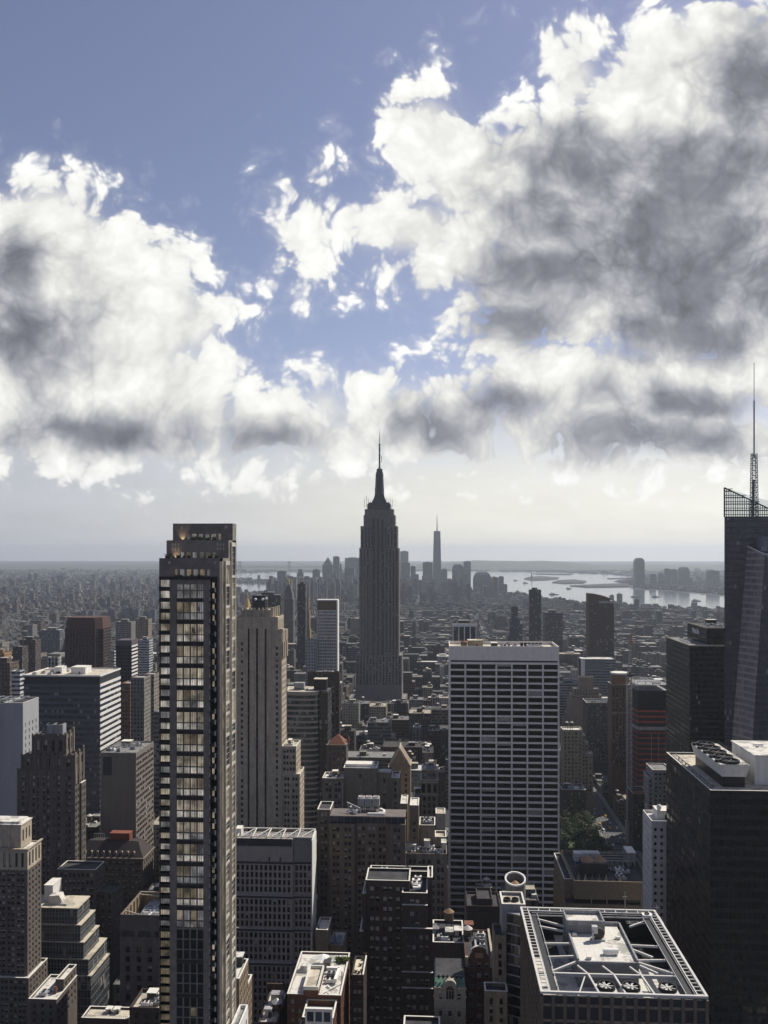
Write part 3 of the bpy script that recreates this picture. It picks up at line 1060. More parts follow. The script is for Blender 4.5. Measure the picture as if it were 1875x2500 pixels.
wd.add([(xa, Y + 4, zs[0]), (xb, Y + 4, zs[0]), (xb - 1.8, Y + 4, zs[0] + 4.6), (xa + 0.6, Y + 4, zs[0] + 4.2),
        (xa, Y + 9, zs[0]), (xb, Y + 9, zs[0]), (xb - 1.8, Y + 9, zs[0] + 4.6), (xa + 0.6, Y + 9, zs[0] + 4.2)],
       [(0, 1, 2, 3), (1, 5, 6, 2), (3, 2, 6, 7), (4, 7, 6, 5), (0, 3, 7, 4)])
wd.bar((xb - 1.9, Y + 4, zs[0] + 4.5), (xb + 1.0, Y + 3.6, zs[0] + 0.2), 0.35)
b.part('stair_hood', wd, ROOF_W)
b.duct([(px2x(145, Y + 3), Y + 3, zs[0] + 0.5), (px2x(163, Y + 3), Y + 3, zs[0] + 0.5)], 0.8)
b.done(2500, (xl, px2x(230, Y), Y - 2, Y + 22))

# ---- hipped-roof brown block
Y = 560
X = lambda u, d=0: px2x(u, Y + d)
ze = px2z(300, 2095, Y)
b = Bld('hipped_roof_block', 'old brown block with dark hipped roof, dormers and red roof house on top', 'building', X(280), Y, BRICK, zvis=10, blinds=0.5)
xa, xb, ya, yb = X(180), X(349), Y, Y + 22
b.tier(xa, xb, ya, yb, 0, ze - 0.5, N=sp(4.6, 1.4, 4.1, 2.3, 1.2, 1.5, 0.4, pair=0.6), W=sp(4.0, 1.5, 4.1, 2.3, 1.0, 1.5, 0.4), roof=False)
m = MB()
m.box(xa - 0.8, xb + 0.8, ya - 0.8, yb + 0.8, ze - 0.5, ze + 0.2)
b.part('cornice', m, LIME_DK)
m = MB()
zr = px2z(300, 2053, Y + 8)
m.frustum(xa, xb, ya, yb, ze + 0.2, xa + 7, xb - 6, ya + 8, yb - 8, zr)
b.part('roof', m, mat('dark_slate', (0.05, 0.042, 0.042)))
for i in range(9):
    x = xa + 7 + (xb - xa - 14) * i / 8
    m = MB()
    m.box(x - 0.8, x + 0.8, ya + 1.5, ya + 5, ze, ze + 3.0)
    halfdisc(m, x, ya + 1.4, ya + 5, ze + 3.0, 0.85)
    b.part('dormer', m, LIME_DK)
b.bulkhead(X(268, 9), X(316, 9), Y + 9, Y + 15, zr - 1, zr + 4.6, mat('rust_red_metal', (0.19, 0.06, 0.04)), mat('rust_red_roof', (0.22, 0.075, 0.05)))
m = MB()
for i in range(6):
    x = X(230, 9) + i * 1.4
    m.bar((x, Y + 9, zr - 2), (x, Y + 9, zr + 4.4), 0.16)
m.bar((X(230, 9), Y + 9, zr + 4.4), (X(230, 9) + 7, Y + 9, zr + 4.4), 0.2)
b.part('roof_frame', m, STEEL)
b.done(2200, (xa, xb, ya, yb))

# ---- plain grey-brown block behind it
Y = 592
X = lambda u, d=0: px2x(u, Y + d)
zt = px2z(300, 1838, Y)
b = Bld('blank_wall_block', 'plain grey-brown blank-walled office block right of the white-striped block', 'building', X(290), Y, mat('grey_brown_precast', (0.19, 0.17, 0.15), vary=0.08, streak=0.1), ROOF_G, gl=GLASS_K, zvis=15)
b.tier(X(245), X(332), Y, Y + 38, 0, zt, W=sp(3.4, 2.6, 4.0, 2.4, 0.6, 3.0, 0.3), par=1.0)
m = MB()
m.box(X(252), X(273), Y - 0.12, Y + 0.1, zt - 16, zt - 3)
b.part('louvre_panel', m, DKGREY)
b.clutter(X(250, 8), X(328, 8), Y + 6, Y + 34, zt - 1, 9)
m = MB()
for k in range(3):
    m.bar((X(260, 5), Y + 8 + k * 8, zt + 2.5), (X(330, 5), Y + 8 + k * 8, zt + 2.5), 0.4)
b.part('roof_frame', m, STEEL)
b.done(2060, (X(245), X(332), Y, Y + 38))

# ---- block with the open timber-lined cooling well
Y = 380
X = lambda u, d=0: px2x(u, Y + d)
zt = px2z(350, 2234, Y)
b = Bld('cooling_well_block', 'grey brown block with open roof well of silver cooling fans beside lit dark tower', 'building', X(340), Y, mat('grey_brown_brick', (0.115, 0.098, 0.09), streak=0.15), ROOF_D, gl=GLASS_K, zvis=30)
xa, xb = X(293), X(412)
TIMB = mat('tan_well_lining', (0.30, 0.235, 0.155), streak=0.2)
b.tier(xa, xb, Y, Y + 27, 0, zt - 12, N=sp(5.2, 2.0, 4.3, 2.6, 1.0, 2.0, 0.5), W=sp(5, 2, 4.3, 2.6), roof=False)
m = MB()
m.box(xa, xb, Y, Y + 0.6, zt - 7.2, zt)
m.box(xa, xa + 0.6, Y + 0.6, Y + 27, zt - 12, zt)
m.box(xb - 0.6, xb, Y + 0.6, Y + 27, zt - 12, zt)
m.box(xa + 0.6, xb - 0.6, Y + 26.4, Y + 27, zt - 12, zt)
m.box(xa, xb, Y, Y + 0.6, zt - 12, zt - 10.0)
for k in range(4):
    xx = xa + (xb - xa) * k / 3
    m.box(max(xa, xx - 0.8), min(xb, xx + 0.8), Y + 0.003, Y + 0.597, zt - 10.0, zt - 7.2)
b.part('parapet_wall', m, b.wall_m)
m = MB()
m.box(xa + 0.6, xa + 0.75, Y + 0.6, Y + 26.4, zt - 7.5, zt + 0.1)
m.box(xa + 0.75, xb - 0.6, Y + 26.25, Y + 26.4, zt - 7.5, zt + 0.1)
for k in range(6):
    yy = Y + 3 + k * 4.2
    m.box(xa + 0.75, xa + 1.3, yy, yy + 0.3, zt - 7.5, zt - 0.2)
b.part('well_lining', m, TIMB)
m = MB()
for (p, q) in (((xa + 0.5, Y + 26, zt), (xb, Y + 26, zt)), ((xa + 1, Y + 5, zt - 0.4), (xa + 9, Y + 1, zt - 0.4)), ((xa + 1, Y + 24, zt - 0.4), (xb, Y + 20, zt - 0.4))):
    m.bar(p, q, 0.45)
b.part('tie_beam', m, LIME)
m = MB()
m.box(xa + 0.6, xb - 0.6, Y + 0.6, Y + 26.4, zt - 12, zt - 7.5)
b.part('well_floor', m, ROOF_D)
for i in range(4):
    m = MB()
    yy = Y + 3.5 + i * 5.2
    xs = X(331, 5) + (i % 2) * 0.6
    m.box(xs, xb - 1.2, yy, yy + 4.2, zt - 7.5, zt - 3.6)
    m.cur = 1
    for k in range(2):
        m.lathe(xs + 2.6 + k * 5, yy + 2.1, [(2.0, zt - 3.6), (2.0, zt - 2.6), (1.7, zt - 2.6), (1.7, zt - 3.3)], 14)
    m.cur = 0
    b.part('cooling_tower', m, [WHITE, STEEL])
b.done(2420, (xa, xb, Y, Y + 27))

# ---- low roofs along the bottom left
Y = 335
X = lambda u, d=0: px2x(u, Y + d)
b = Bld('dark_parapet_block', 'dark low block with pale cluttered roof at foot of the lit dark tower', 'building', X(350), Y, BRICK_D, ROOF_C, zvis=60)
b.tier(X(316), X(400), Y, Y + 15, 0, px2z(350, 2460, Y), N=sp(4, 1.6, 4, 2.2), W=sp(4, 1.6, 4, 2.2), par=1.4)
b.clutter(X(320), X(396), Y + 2, Y + 13, px2z(350, 2460, Y) - 1.4, 8)
b.done(2500, (X(316), X(400), Y, Y + 15))
Y = 345
zt = px2z(250, 2486, Y)
b = Bld('cream_roof_block', 'low block with a cream flat roof and two small roof boxes, at the bottom edge', 'building', X(250), Y, BRICK_D, ROOF_C, zvis=60)
b.tier(px2x(199, Y), px2x(312, Y), Y, Y + 9, 0, zt, par=0.8, cop=True)
m = MB()
for k in range(24):
    x = px2x(199, Y) + 0.5 + k * 0.78
    m.box(x - 0.03, x + 0.03, Y - 0.05, Y, zt, zt + 1.1)
m.box(px2x(199, Y), px2x(312, Y), Y - 0.06, Y, zt + 1.05, zt + 1.12)
b.part('railing', m, STEEL)
for u in (258, 277):
    b.bulkhead(px2x(u, Y + 5), px2x(u + 13, Y + 5), Y + 5, Y + 7.5, zt - 0.8, zt + 0.9, CONC)
b.done(2500, (px2x(199, Y), px2x(312, Y), Y, Y + 9))
Y = 372
zt = px2z(130, 2440, Y)
b = Bld('white_roof_brick_block', 'low brick block with bright white roof and rust red vent, bottom left', 'building', px2x(120, Y), Y, BRICK, ROOF_W, zvis=50)
b.tier(px2x(70, Y), px2x(138, Y), Y, Y + 22, 0, zt, W=sp(3.2, 1.4, 3.3, 1.8), N=sp(3.2, 1.4, 3.3, 1.8), par=0.8, cop=True)
b.tier(px2x(138, Y + 10), px2x(158, Y + 10), Y + 9, Y + 23, zt - 30, zt + 4.5, W=sp(3.0, 1.3, 3.3, 1.8), par=1.2, cop=True)
b.box('vent_stack', px2x(136, Y + 8), px2x(141, Y + 8), Y + 6, Y + 7, zt - 0.8, zt + 2.4, TILE_R)
b.clutter(px2x(76, Y), px2x(132, Y), Y + 2, Y + 20, zt - 0.8, 4, bulk=False)
b.done(2500, (px2x(70, Y), px2x(158, Y), Y, Y + 23))

# ------------------------------------------------------------------ the dark residential tower with lit windows
def litwin(name, col, strength, streak=0.45, sc=1.6):
    """a lit room behind glass: curtains and wood panels as vertical streaks, with broad random bright and dim patches"""
    m = bpy.data.materials.new(name)
    m.use_nodes = True
    b = m.node_tree.nodes['Principled BSDF']
    gg = G(m.node_tree)
    geo = gg.n('ShaderNodeNewGeometry')
    st = gg.noise(gg.vm('MULTIPLY', geo.outputs['Position'], (1.0, 1.0, 0.03)), sc * 1.6, 4.0, 0.65)
    big = gg.noise(gg.vm('MULTIPLY', geo.outputs['Position'], (1.0, 1.0, 1.0)), 0.33, 2.0, 0.5)
    oi = gg.n('ShaderNodeObjectInfo')
    f = gg.m('MULTIPLY', gg.step(st, 0.3, 0.7, False, 1 - streak, 1 + streak), gg.step(big, 0.35, 0.65, False, 0.35, 1.45))
    f = gg.m('MULTIPLY', f, gg.step(oi.outputs['Random'], 0, 1, False, 0.75, 1.2))
    gg.link(gg.vm('SCALE', tuple(col), f), b.inputs['Emission Color'])
    b.inputs['Emission Strength'].default_value = strength
    b.inputs['Base Color'].default_value = (0.03, 0.03, 0.03, 1)
    b.inputs['Roughness'].default_value = 0.12
    return m


TW = mat('charcoal_brick', (0.20, 0.183, 0.168), rough=0.7, vary=0.22, scale=0.5)
SLAB = mat('black_balcony_slab', (0.035, 0.033, 0.032), rough=0.6)
WARMW = litwin('lit_window_white', (1.0, 0.93, 0.83), 0.34, 0.6)
WARM = litwin('lit_window_amber', (1.0, 0.86, 0.66), 0.25, 0.6)
DIM = litwin('lit_window_dim', (0.80, 0.80, 0.82), 0.16)
AMB = litwin('lit_window_low', (0.80, 0.64, 0.42), 0.14)
BAYF = mat('pale_bay_frame', (0.46, 0.43, 0.37), rough=0.6)
Y1, Y2, Y3, YB = 235.0, 245.0, 250.0, 254.6
b = Bld('residential_tower', 'tall slim charcoal tower with warmly lit windows and planted stepped top', 'building', px2x(460, Y1), Y1, TW, ROOF_G, zvis=0)
X = lambda u: px2x(u, Y1)
Z = lambda v: px2z(450, v, Y1)
xr = X(537)
zt1, zt2, zt3 = Z(1362.8), px2z(480, 1319, Y2), px2z(490, 1278, Y3)
pitch = (Z(1443) - Z(1443 + 26.85))
w = b.wall
# main front wall with openings: columns of the front (left loggia, pier, four windows, pier, corner balcony)
uL0, uL1 = 389.5, 414.3
cols = [(431.2, 445.6), (448.6, 462.4), (465.2, 479), (482, 496.2)]
uC0, uC1 = 512.4, 531
ztop = Z(1400)
zbot = 0
yf = Y1
def q(x0, x1, z0, z1, y=yf):
    w.quad((x0, y, z0), (x1, y, z0), (x1, y, z1), (x0, y, z1))
# parapet storey with six windows
pw = [(425.5, 433.2), (438.4, 449.8), (454.8, 466.8), (471.3, 483.6), (488, 499.8), (504.6, 512.4)]
q(X(388.5), xr, Z(1390), zt1)
zz0, zz1 = Z(1406.2), Z(1390)
x = X(388.5)
for (a, c) in pw:
    q(x, X(a), zz0, zz1)
    x = X(c)
q(x, xr, zz0, zz1)
lit_rows = random.Random(3)
def opening(name, x0, x1, z0, z1, depth, m, bars=0, frame=FRAME_D, y=yf, lip=True):
    """recess with reveals and a pane of its own"""
    for (p0, p1) in (((x0, z0), (x1, z0)), ((x1, z0), (x1, z1)), ((x1, z1), (x0, z1)), ((x0, z1), (x0, z0))):
        w.quad((p0[0], y, p0[1]), (p1[0], y, p1[1]), (p1[0], y + depth, p1[1]), (p0[0], y + depth, p0[1]))
    m_ = MB()
    m_.quad((x0, y + depth, z0), (x1, y + depth, z0), (x1, y + depth, z1), (x0, y + depth, z1))
    m_.cur = 1
    for k in range(bars):
        xx = x0 + (x1 - x0) * (k + 1) / (bars + 1)
        m_.box(xx - 0.035, xx + 0.035, y + depth - 0.09, y + depth - 0.01, z0, z1)
    m_.box(x0, x1, y + depth - 0.09, y + depth - 0.01, z0, z0 + 0.07)
    return b.part(name, m_, [m, frame])
for i, (a, c) in enumerate(pw):
    opening('window', X(a), X(c), zz0, zz1, 0.5, DIM if i % 2 else AMB)
q(X(388.5), xr, Z(1408), zz0)
slab_top = Z(1408)
s_ = MB()
s_.box(X(389), X(531), Y1 - 0.25, Y1 + 0.2, Z(1415), Z(1407.5))
b.part('terrace_slab', s_, SLAB)
# full-height front below: left edge pier is thin, piers beside the window columns
zl = Z(1415)
zend = 100.0
q(X(388.5), X(uL0), zend, zl)
q(X(uL1), X(cols[0][0]), zend, zl)
q(X(cols[3][1]), X(uC0), zend, zl)
q(X(uC1), xr, zend, zl)
q(X(388.5), xr, 0, zend)
q(X(uL0), X(uL1), zl, slab_top)
q(X(uC0), X(uC1), zl, slab_top)
q(X(cols[0][0]), X(cols[3][1]), Z(1426.8), slab_top)
for (a, c) in ((uL1, cols[0][0]), (cols[3][1], uC0)):
    q(X(a), X(c), zl, slab_top)
q(X(388.5), X(uL0), zl, slab_top)
q(X(uC1), xr, zl, slab_top)
# left loggias
v = 1416.0
n = 0
while True:
    z1_, z0_ = Z(v), Z(v + 17.8)
    low = v > 2265
    if low:
        z0_ = Z(v + 21)
    if z0_ < zend + 2:
        break
    r = lit_rows.random()
    m_ = AMB if low else (WARMW if r < 0.55 else (WARM if r < 0.75 else DIM))
    opening('loggia_window', X(uL0), X(uL1), z0_, z1_, 1.3, m_, bars=4)
    nz = Z(v + 26.85) if not low else Z(v + 22.4)
    sl = MB()
    sl.box(X(uL0) - 0.1, X(uL1), Y1 - 0.18, Y1 + 1.3, nz + 0.02, z0_)
    b.part('balcony_slab', sl, SLAB)
    v += 26.85 if not low else 22.4
    n += 1
q(X(uL0), X(uL1), zend, nz)
# centre windows: tall storey over low storey, then a spandrel
groups = []
v = 1426.8
groups.append((v, v + 14.6, 'u'))
groups.append((v + 16.2, v + 33.8, 'l'))
v = 1470.0
k = 0
while v < 2225:
    groups.append((v, v + 25.6, 'u'))
    groups.append((v + 27.2, v + 42.8, 'l'))
    v += 53.75
    k += 1
vend = v - 53.75 + 42.8
v = vend + 4
while v < 2490:
    for j in range(3):
        groups.append((v, v + 22.5, 'd'))
        v += 25
    v += 8
xs0, xs1 = X(cols[0][0]), X(cols[3][1])
prev = Z(1426.8)
for (va, vb_, kind) in groups:
    z1_, z0_ = Z(va), Z(vb_)
    if prev - z1_ > 0.01:
        q(xs0, xs1, z1_, prev)
        if prev - z1_ > 0.8:
            sl = MB()
            sl.box(xs0, xs1, Y1 - 0.12, Y1 + 0.02, z1_ + 0.1, prev - 0.1)
            b.part('spandrel', sl, SLAB)
    x = xs0
    r0 = lit_rows.random()
    for ci, (a, c) in enumerate(cols):
        if X(a) > x + 0.01:
            q(x, X(a), z0_, z1_)
        r = r0 * 0.7 + lit_rows.random() * 0.3
        if kind == 'd':
            m_ = GLASS if r > 0.15 else AMB
        elif kind == 'u':
            m_ = WARM if r < 0.62 else (AMB if r < 0.8 else DIM)
        else:
            m_ = WARMW if r < 0.7 else DIM
        if va < 1430:
            m_ = DIM
        opening('window', X(a), X(c), z0_, z1_, 0.45, m_, bars=2)
        x = X(c)
    prev = z0_
q(xs0, xs1, zend, prev)
for i in range(3):
    pass
# corner balconies: dark recess, slab, planter and a pale divider per storey
rc = MB()
rc.box(X(uC0), X(uC1), Y1 + 1.6, Y1 + 1.7, zend, zl)
b.part('balcony_recess', rc, GLASS)
for xx in (X(uC0), X(uC1)):
    w.quad((xx, Y1, zend), (xx, Y1 + 1.6, zend), (xx, Y1 + 1.6, zl), (xx, Y1, zl))
v = 1407.0
BT = litwin('lit_balcony', (1.0, 0.86, 0.66), 0.22)
i = 0
while True:
    zs_ = Z(v + 30.5)
    if zs_ < zend + 3:
        break
    sl = MB()
    sl.box(X(uC0) - 0.15, X(uC1) - 0.4, Y1 - 0.3, Y1 + 1.6, zs_ - 0.75, zs_)
    bal = b.part('corner_balcony', sl, SLAB)
    d_ = MB()
    d_.box(X(uC1) - 0.75, X(uC1) - 0.35, Y1 - 0.35, Y1 - 0.05, zs_ - 0.9, zs_ + 0.35)
    d_.box(X(uC0) - 0.1, X(uC0) + 0.12, Y1 - 0.32, Y1 - 0.1, zs_ - 0.3, zs_ + 0.8)
    d_.build('balustrade', [BAYF], bal)
    if lit_rows.random() < 0.5:
        r_ = MB()
        r_.box(X(uC0) + 0.3, X(uC0) + 0.9, Y1 + 1.52, Y1 + 1.59, zs_ + 0.2, zs_ + 1.7)
        r_.build('lit_panel', [BT], bal)
    v += 26.85
    i += 1
# right flank: bays of pale frames and glass
b.face('E', Y1, YB, X(388.5), 0, zt1, None)
b.face('S', X(388.5), xr, YB, 0, zt1, None)
b.face('W', Y1, YB, xr, 0, Z(1400), None)
zt_side = Z(1370)
q2 = lambda y0, y1, z0, z1, x=xr: w.quad((x, y0, z0), (x, y1, z0), (x, y1, z1), (x, y0, z1))
q2(Y1, Y1 + 3.2, Z(1400), zt1)
def yatu(u):
    return Y1 * (VPX - 537) / (VPX - u)
ya, yb, yc, yd, ye = yatu(540), yatu(547.8), yatu(558.5), yatu(562.5), yatu(572.5)
m_ = MB()
m_.box(xr, xr + 0.25, Y1 + 0.9, ya, zend, zt_side)
b.part('corner_pier', m_, TW)
def bay(y0, y1, ztop_, frame, seed):
    m_ = MB()
    m_.box(xr, xr + 0.45, y0, y0 + 0.35, zend, ztop_)
    m_.box(xr, xr + 0.45, y1 - 0.35, y1, zend, ztop_)
    m_.box(xr, xr + 0.45, y0 + 0.35, y1 - 0.35, ztop_ - 1.2, ztop_)
    r = random.Random(seed)
    z = ztop_ - 1.2
    k = 0
    panes = []
    while z > zend + 4:
        h = pitch * r.choice([1, 2, 2, 3])
        z2 = max(zend, z - h + 0.7)
        panes.append((z2, z))
        m_.box(xr, xr + 0.40, y0 + 0.35, y1 - 0.35, z2 - 0.7, z2)
        z = z2 - 0.7
    fr_o = b.part('bay_frame', m_, frame)
    for (a, c) in panes:
        p = MB()
        p.quad((xr + 0.1, y0 + 0.35, a), (xr + 0.1, y1 - 0.35, a), (xr + 0.1, y1 - 0.35, c), (xr + 0.1, y0 + 0.35, c))
        p.cur = 1
        n_ = max(2, int((c - a) / pitch * 2))
        for j in range(1, n_):
            p.box(xr + 0.1, xr + 0.2, y0 + 0.35, y1 - 0.35, a + (c - a) * j / n_ - 0.04, a + (c - a) * j / n_ + 0.04)
        for j in (1, 2):
            yy = y0 + (y1 - y0) * j / 3
            p.box(xr + 0.1, xr + 0.2, yy - 0.05, yy + 0.05, a, c)
        rr = r.random()
        b.part('bay_window', p, [WARM if rr < 0.3 else (AMB if rr < 0.7 else GLASS), BAYF])
bay(yb, yc, zt_side, BAYF, 5)
bay(yd, ye, px2z(565, 1324, yd), BAYF, 9)
p = MB()
p.quad((xr + 0.02, ya, zend), (xr + 0.02, yb, zend), (xr + 0.02, yb, zt_side), (xr + 0.02, ya, zt_side))
b.part('flank_glazing', p, AMB)
# stepped top
for (yy, u0, u1, zb_, zt_, x1) in ((Y2, 406.5, 563, zt1, zt2, xr), (Y3, 422, 573.6, zt2, zt3, xr)):
    x0 = px2x(u0, yy)
    w.quad((x0, yy, zb_ - 1), (x0, YB, zb_ - 1), (x0, YB, zt_), (x0, yy, zt_))
    w.quad((x0, YB, zb_ - 1), (x1, YB, zb_ - 1), (x1, YB, zt_), (x0, YB, zt_))
    w.quad((x1, yy, Z(1400)), (x1, YB, Z(1400)), (x1, YB, zt_), (x1, yy, zt_))
    b.flat(x0, x1, yy, YB, zt_, 0.6, t=0.3)
r_ = MB()
r_.quad((X(388.5), Y1, zt1 - 0.9), (xr, Y1, zt1 - 0.9), (xr, Y2, zt1 - 0.9), (X(388.5), Y2, zt1 - 0.9))
b.part('terrace', r_, ROOF_G)
m_ = MB()
m_.box(X(388.5), xr, Y1 + 0.003, Y1 + 0.35, zt1 - 0.9, zt1 + 0.02)
m_.box(X(388.5), X(388.5) + 0.3, Y1 + 0.35, Y2, zt1 - 0.9, zt1)
m_.box(xr - 0.3, xr, Y1 + 0.35, Y2, zt1 - 0.9, zt1)
b.part('parapet', m_, TW)
def front_with_windows(yy, x0, x1, z0, z1, wins, small):
    """front of a stepped storey: windows (u0,u1,v0,v1,m) cut out"""
    P = lambda u: px2x(u, yy)
    V = lambda v_: px2z(480, v_, yy)
    va, vb_ = wins[0][2], wins[0][3]
    q(x0, x1, V(va), z1, yy)
    q(x0, x1, z0, V(vb_), yy)
    x = x0
    for (u0, u1, v0, v1, m2) in wins:
        q(x, P(u0), V(vb_), V(va), yy)
        opening('window', P(u0), P(u1), V(vb_), V(va), 0.4, m2, bars=1, frame=BAYF, y=yy)
        x = P(u1)
    q(x, x1, V(vb_), V(va), yy)
    for (u0, u1, v0, v1) in small:
        m3 = MB()
        m3.box(P(u0), P(u1), yy - 0.06, yy + 0.05, V(v1), V(v0))
        b.part('slot_window', m3, [BAYF])
small2 = []
for u0 in (420, 427, 434.5):
    small2 += [(u0, u0 + 3, 1326.5, 1333), (u0, u0 + 3, 1336, 1343.5)]
for u0 in (530, 537, 544.5):
    small2 += [(u0, u0 + 3, 1326, 1332.5), (u0, u0 + 3, 1335.5, 1342.5)]
front_with_windows(Y2, px2x(406.5, Y2), xr, zt1 - 1, zt2, [(441, 449, 1348, 1362, DIM), (454, 465, 1348, 1362, AMB), (470, 481, 1348, 1362, DIM), (486, 497, 1348, 1362, DIM), (503, 514, 1348, 1362, AMB), (520, 526, 1348, 1362, DIM)], small2)
front_with_windows(Y3, px2x(422, Y3), xr, zt2 - 1, zt3, [(456, 463, 1303.5, 1318, DIM), (468, 479, 1303.5, 1318, WARMW), (485, 495, 1303.5, 1318, DIM), (501, 511, 1303.5, 1318, DIM), (515.5, 527.5, 1303.5, 1318, WARMW), (532, 539, 1303.5, 1318, WARM)], [(441.5, 446, 1285, 1291.5), (549, 554, 1284, 1290.5)])
m3 = MB()
m3.box(X(411), X(416), Y1 - 0.05, Y1 + 0.05, Z(1377), Z(1370))
m3.box(X(522), X(527), Y1 - 0.05, Y1 + 0.05, Z(1377), Z(1370))
b.part('slot_window', m3, BAYF)
# terrace plants: leaf clumps in planters
def shrub(mb, cx, cy_, cz, r, n, seed):
    rr = random.Random(seed)
    for i in range(n):
        a, e = rr.uniform(0, 2 * math.pi), rr.uniform(-0.2, 1.0)
        d = r * rr.uniform(0.3, 1.0)
        p = Vector((cx + d * math.cos(a), cy_ + d * math.sin(a) * 0.6, cz + r * 0.5 + d * e * 0.8))
        t = Vector((rr.uniform(-1, 1), rr.uniform(-1, 1), rr.uniform(-1, 1))).normalized() * r * 0.22
        s2 = Vector((rr.uniform(-1, 1), rr.uniform(-1, 1), rr.uniform(-1, 1))).normalized() * r * 0.22
        mb.quad(tuple(p - t), tuple(p + s2), tuple(p + t), tuple(p - s2))
def plant(u, yy, z, r, seed, parent=True):
    mb = MB()
    x = px2x(u, yy)
    shrub(mb, x, yy, z, r, 90, seed)
    mb.cur = 1
    mb.box(x - r * 0.8, x + r * 0.8, yy - 0.25, yy + 0.25, z - 0.25, z + 0.3)
    return b.part('planter', mb, [LEAF, SLAB])
for i, (u, r) in enumerate(((410, 0.9), (436, 0.75), (450, 0.55), (462, 0.7), (513, 0.7), (529, 0.8))):
    plant(u, Y1 + 0.6, zt1 + 0.1, r, i)
for i, (u, r) in enumerate(((473, 0.95), (489, 0.8), (507, 0.7), (523, 0.8))):
    plant(u, Y2 + 0.6, zt2 + 0.1, r, 20 + i)
for i, (u, r) in enumerate(((430, 0.35), (441, 0.4), (468, 0.4), (485, 0.4), (492, 0.3))):
    plant(u, Y1 - 0.1, slab_top + 0.1, r, 40 + i)
v = 1470.0
for k in range(14):
    for (a, c) in cols:
        if lit_rows.random() < 0.45:
            mb = MB()
            zz = Z(v + 42.8)
            for j in range(5):
                shrub(mb, X(a) + (X(c) - X(a)) * (j + 0.5) / 5, Y1 - 0.02, zz - 0.12, 0.16, 10, k * 31 + j)
            b.part('window_box', mb, LEAF)
    v += 53.75
plant(553, yc - 1, px2z(553, 1484, yc), 0.6, 77)
# uplights on the terraces
for (u, yy, z) in ((429, Y2 - 0.7, zt1 - 0.5), (444.5, Y3 - 0.7, zt2 - 0.3)):
    ld = bpy.data.lights.new('terrace_uplight', 'SPOT')
    ld.energy, ld.color, ld.spot_size, ld.spot_blend, ld.shadow_soft_size = 420.0, (1.0, 0.72, 0.42), R(80), 0.9, 0.1
    lo = bpy.data.objects.new('terrace_uplight', ld)
    scene.collection.objects.link(lo)
    lo.parent = b.root
    lo.location = Vector((px2x(u, yy), yy, z)) - b.root.location
    lo.rotation_euler = (R(180 - 16), 0, 0)
b.done(2500, (X(388), xr, Y1, YB))
# podium roof at its right foot
Yp = 256
xq = px2x(606, Yp)
b = Bld('grey_podium_block', 'low grey block with a plain grey terrace roof at right foot of the lit tower', 'building', xq - 5, 236, CONC_W, ROOF_G, zvis=60)
zp = px2z(590, 2452, Yp)
b.tier(xr + 0.7, xq, 228, Yp, 0, zp, W=sp(3.6, 1.4, 3.4, 2.0, top=2.6), par=1.0)
b.done(2500, (xr + 0.7, xq, 228, Yp))

# three tiny residents at the windows
def person(label, u, v_feet, shirt, trouser, arm):
    x, z = px2x(u, Y1), px2z(450, v_feet, Y1)
    root = thing('person', label, 'person', (x, Y1 + 0.22, z))
    def skin(name, pts, edges, rad, m_):
        me = bpy.data.meshes.new(name)
        me.from_pydata(pts, edges, [])
        o = bpy.data.objects.new(name, me)
        scene.collection.objects.link(o)
        o.parent = root
        o.modifiers.new('skin', 'SKIN')
        for k_, r_ in enumerate(rad):
            me.skin_vertices[0].data[k_].radius = (r_, r_)
        me.skin_vertices[0].data[0].use_root = True
        o.modifiers.new('sub', 'SUBSURF').levels = 1
        me.materials.append(m_)
        return o
    sk = mat('skin', (0.45, 0.28, 0.2), vary=0.05) if 'skin' not in bpy.data.materials else bpy.data.materials['skin']
    P_ = [(0, 0, .92), (0, 0, 1.15), (0, 0, 1.42), (0, 0, 1.52), (0, 0, 1.66), (.1, 0, .86), (.12, -.02, .48), (.12, 0, .06), (.12, -.14, .03), (-.1, 0, .86), (-.12, .02, .48), (-.13, .03, .06), (-.13, -.11, .03),
          (.2, 0, 1.38), (.27, 0, 1.1), (.25, -.1, .86), (-.2, 0, 1.38), (-.27, 0, 1.12), (-.25, -.12 if arm else 0, 1.3 if arm else .86)]
    E_ = [(0, 1), (1, 2), (2, 3), (3, 4), (0, 5), (5, 6), (6, 7), (7, 8), (0, 9), (9, 10), (10, 11), (11, 12), (2, 13), (13, 14), (14, 15), (2, 16), (16, 17), (17, 18)]
    skin('body', P_, E_, [.13, .13, .14, .055, .105, .085, .058, .042, .04, .085, .058, .042, .04, .06, .042, .035, .06, .042, .035], sk)
    skin('shirt', [(0, 0, .95), (0, 0, 1.15), (0, 0, 1.40), (.2, 0, 1.38), (.26, 0, 1.14), (-.2, 0, 1.38), (-.26, 0, 1.16)], [(0, 1), (1, 2), (2, 3), (3, 4), (2, 5), (5, 6)], [.15, .15, .155, .072, .056, .072, .056], mat('shirt', shirt, vary=0.1))
    skin('trousers', [(0, 0, .93), (.1, 0, .86), (.12, -.02, .48), (.12, 0, .1), (-.1, 0, .86), (-.12, .02, .48), (-.13, .03, .1)], [(0, 1), (1, 2), (2, 3), (0, 4), (4, 5), (5, 6)], [.145, .1, .07, .055, .1, .07, .055], mat('trousers', trouser, vary=0.1))
    hm_ = MB()
    hm_.lathe(x, Y1 + 0.23, [(.10, z + 1.66), (.118, z + 1.72), (.09, z + 1.79), (.02, z + 1.81)], 10)
    hm_.build('hair', [mat('dark_hair', (0.03, 0.02, 0.015)) if 'dark_hair' not in bpy.data.materials else bpy.data.materials['dark_hair']], root)
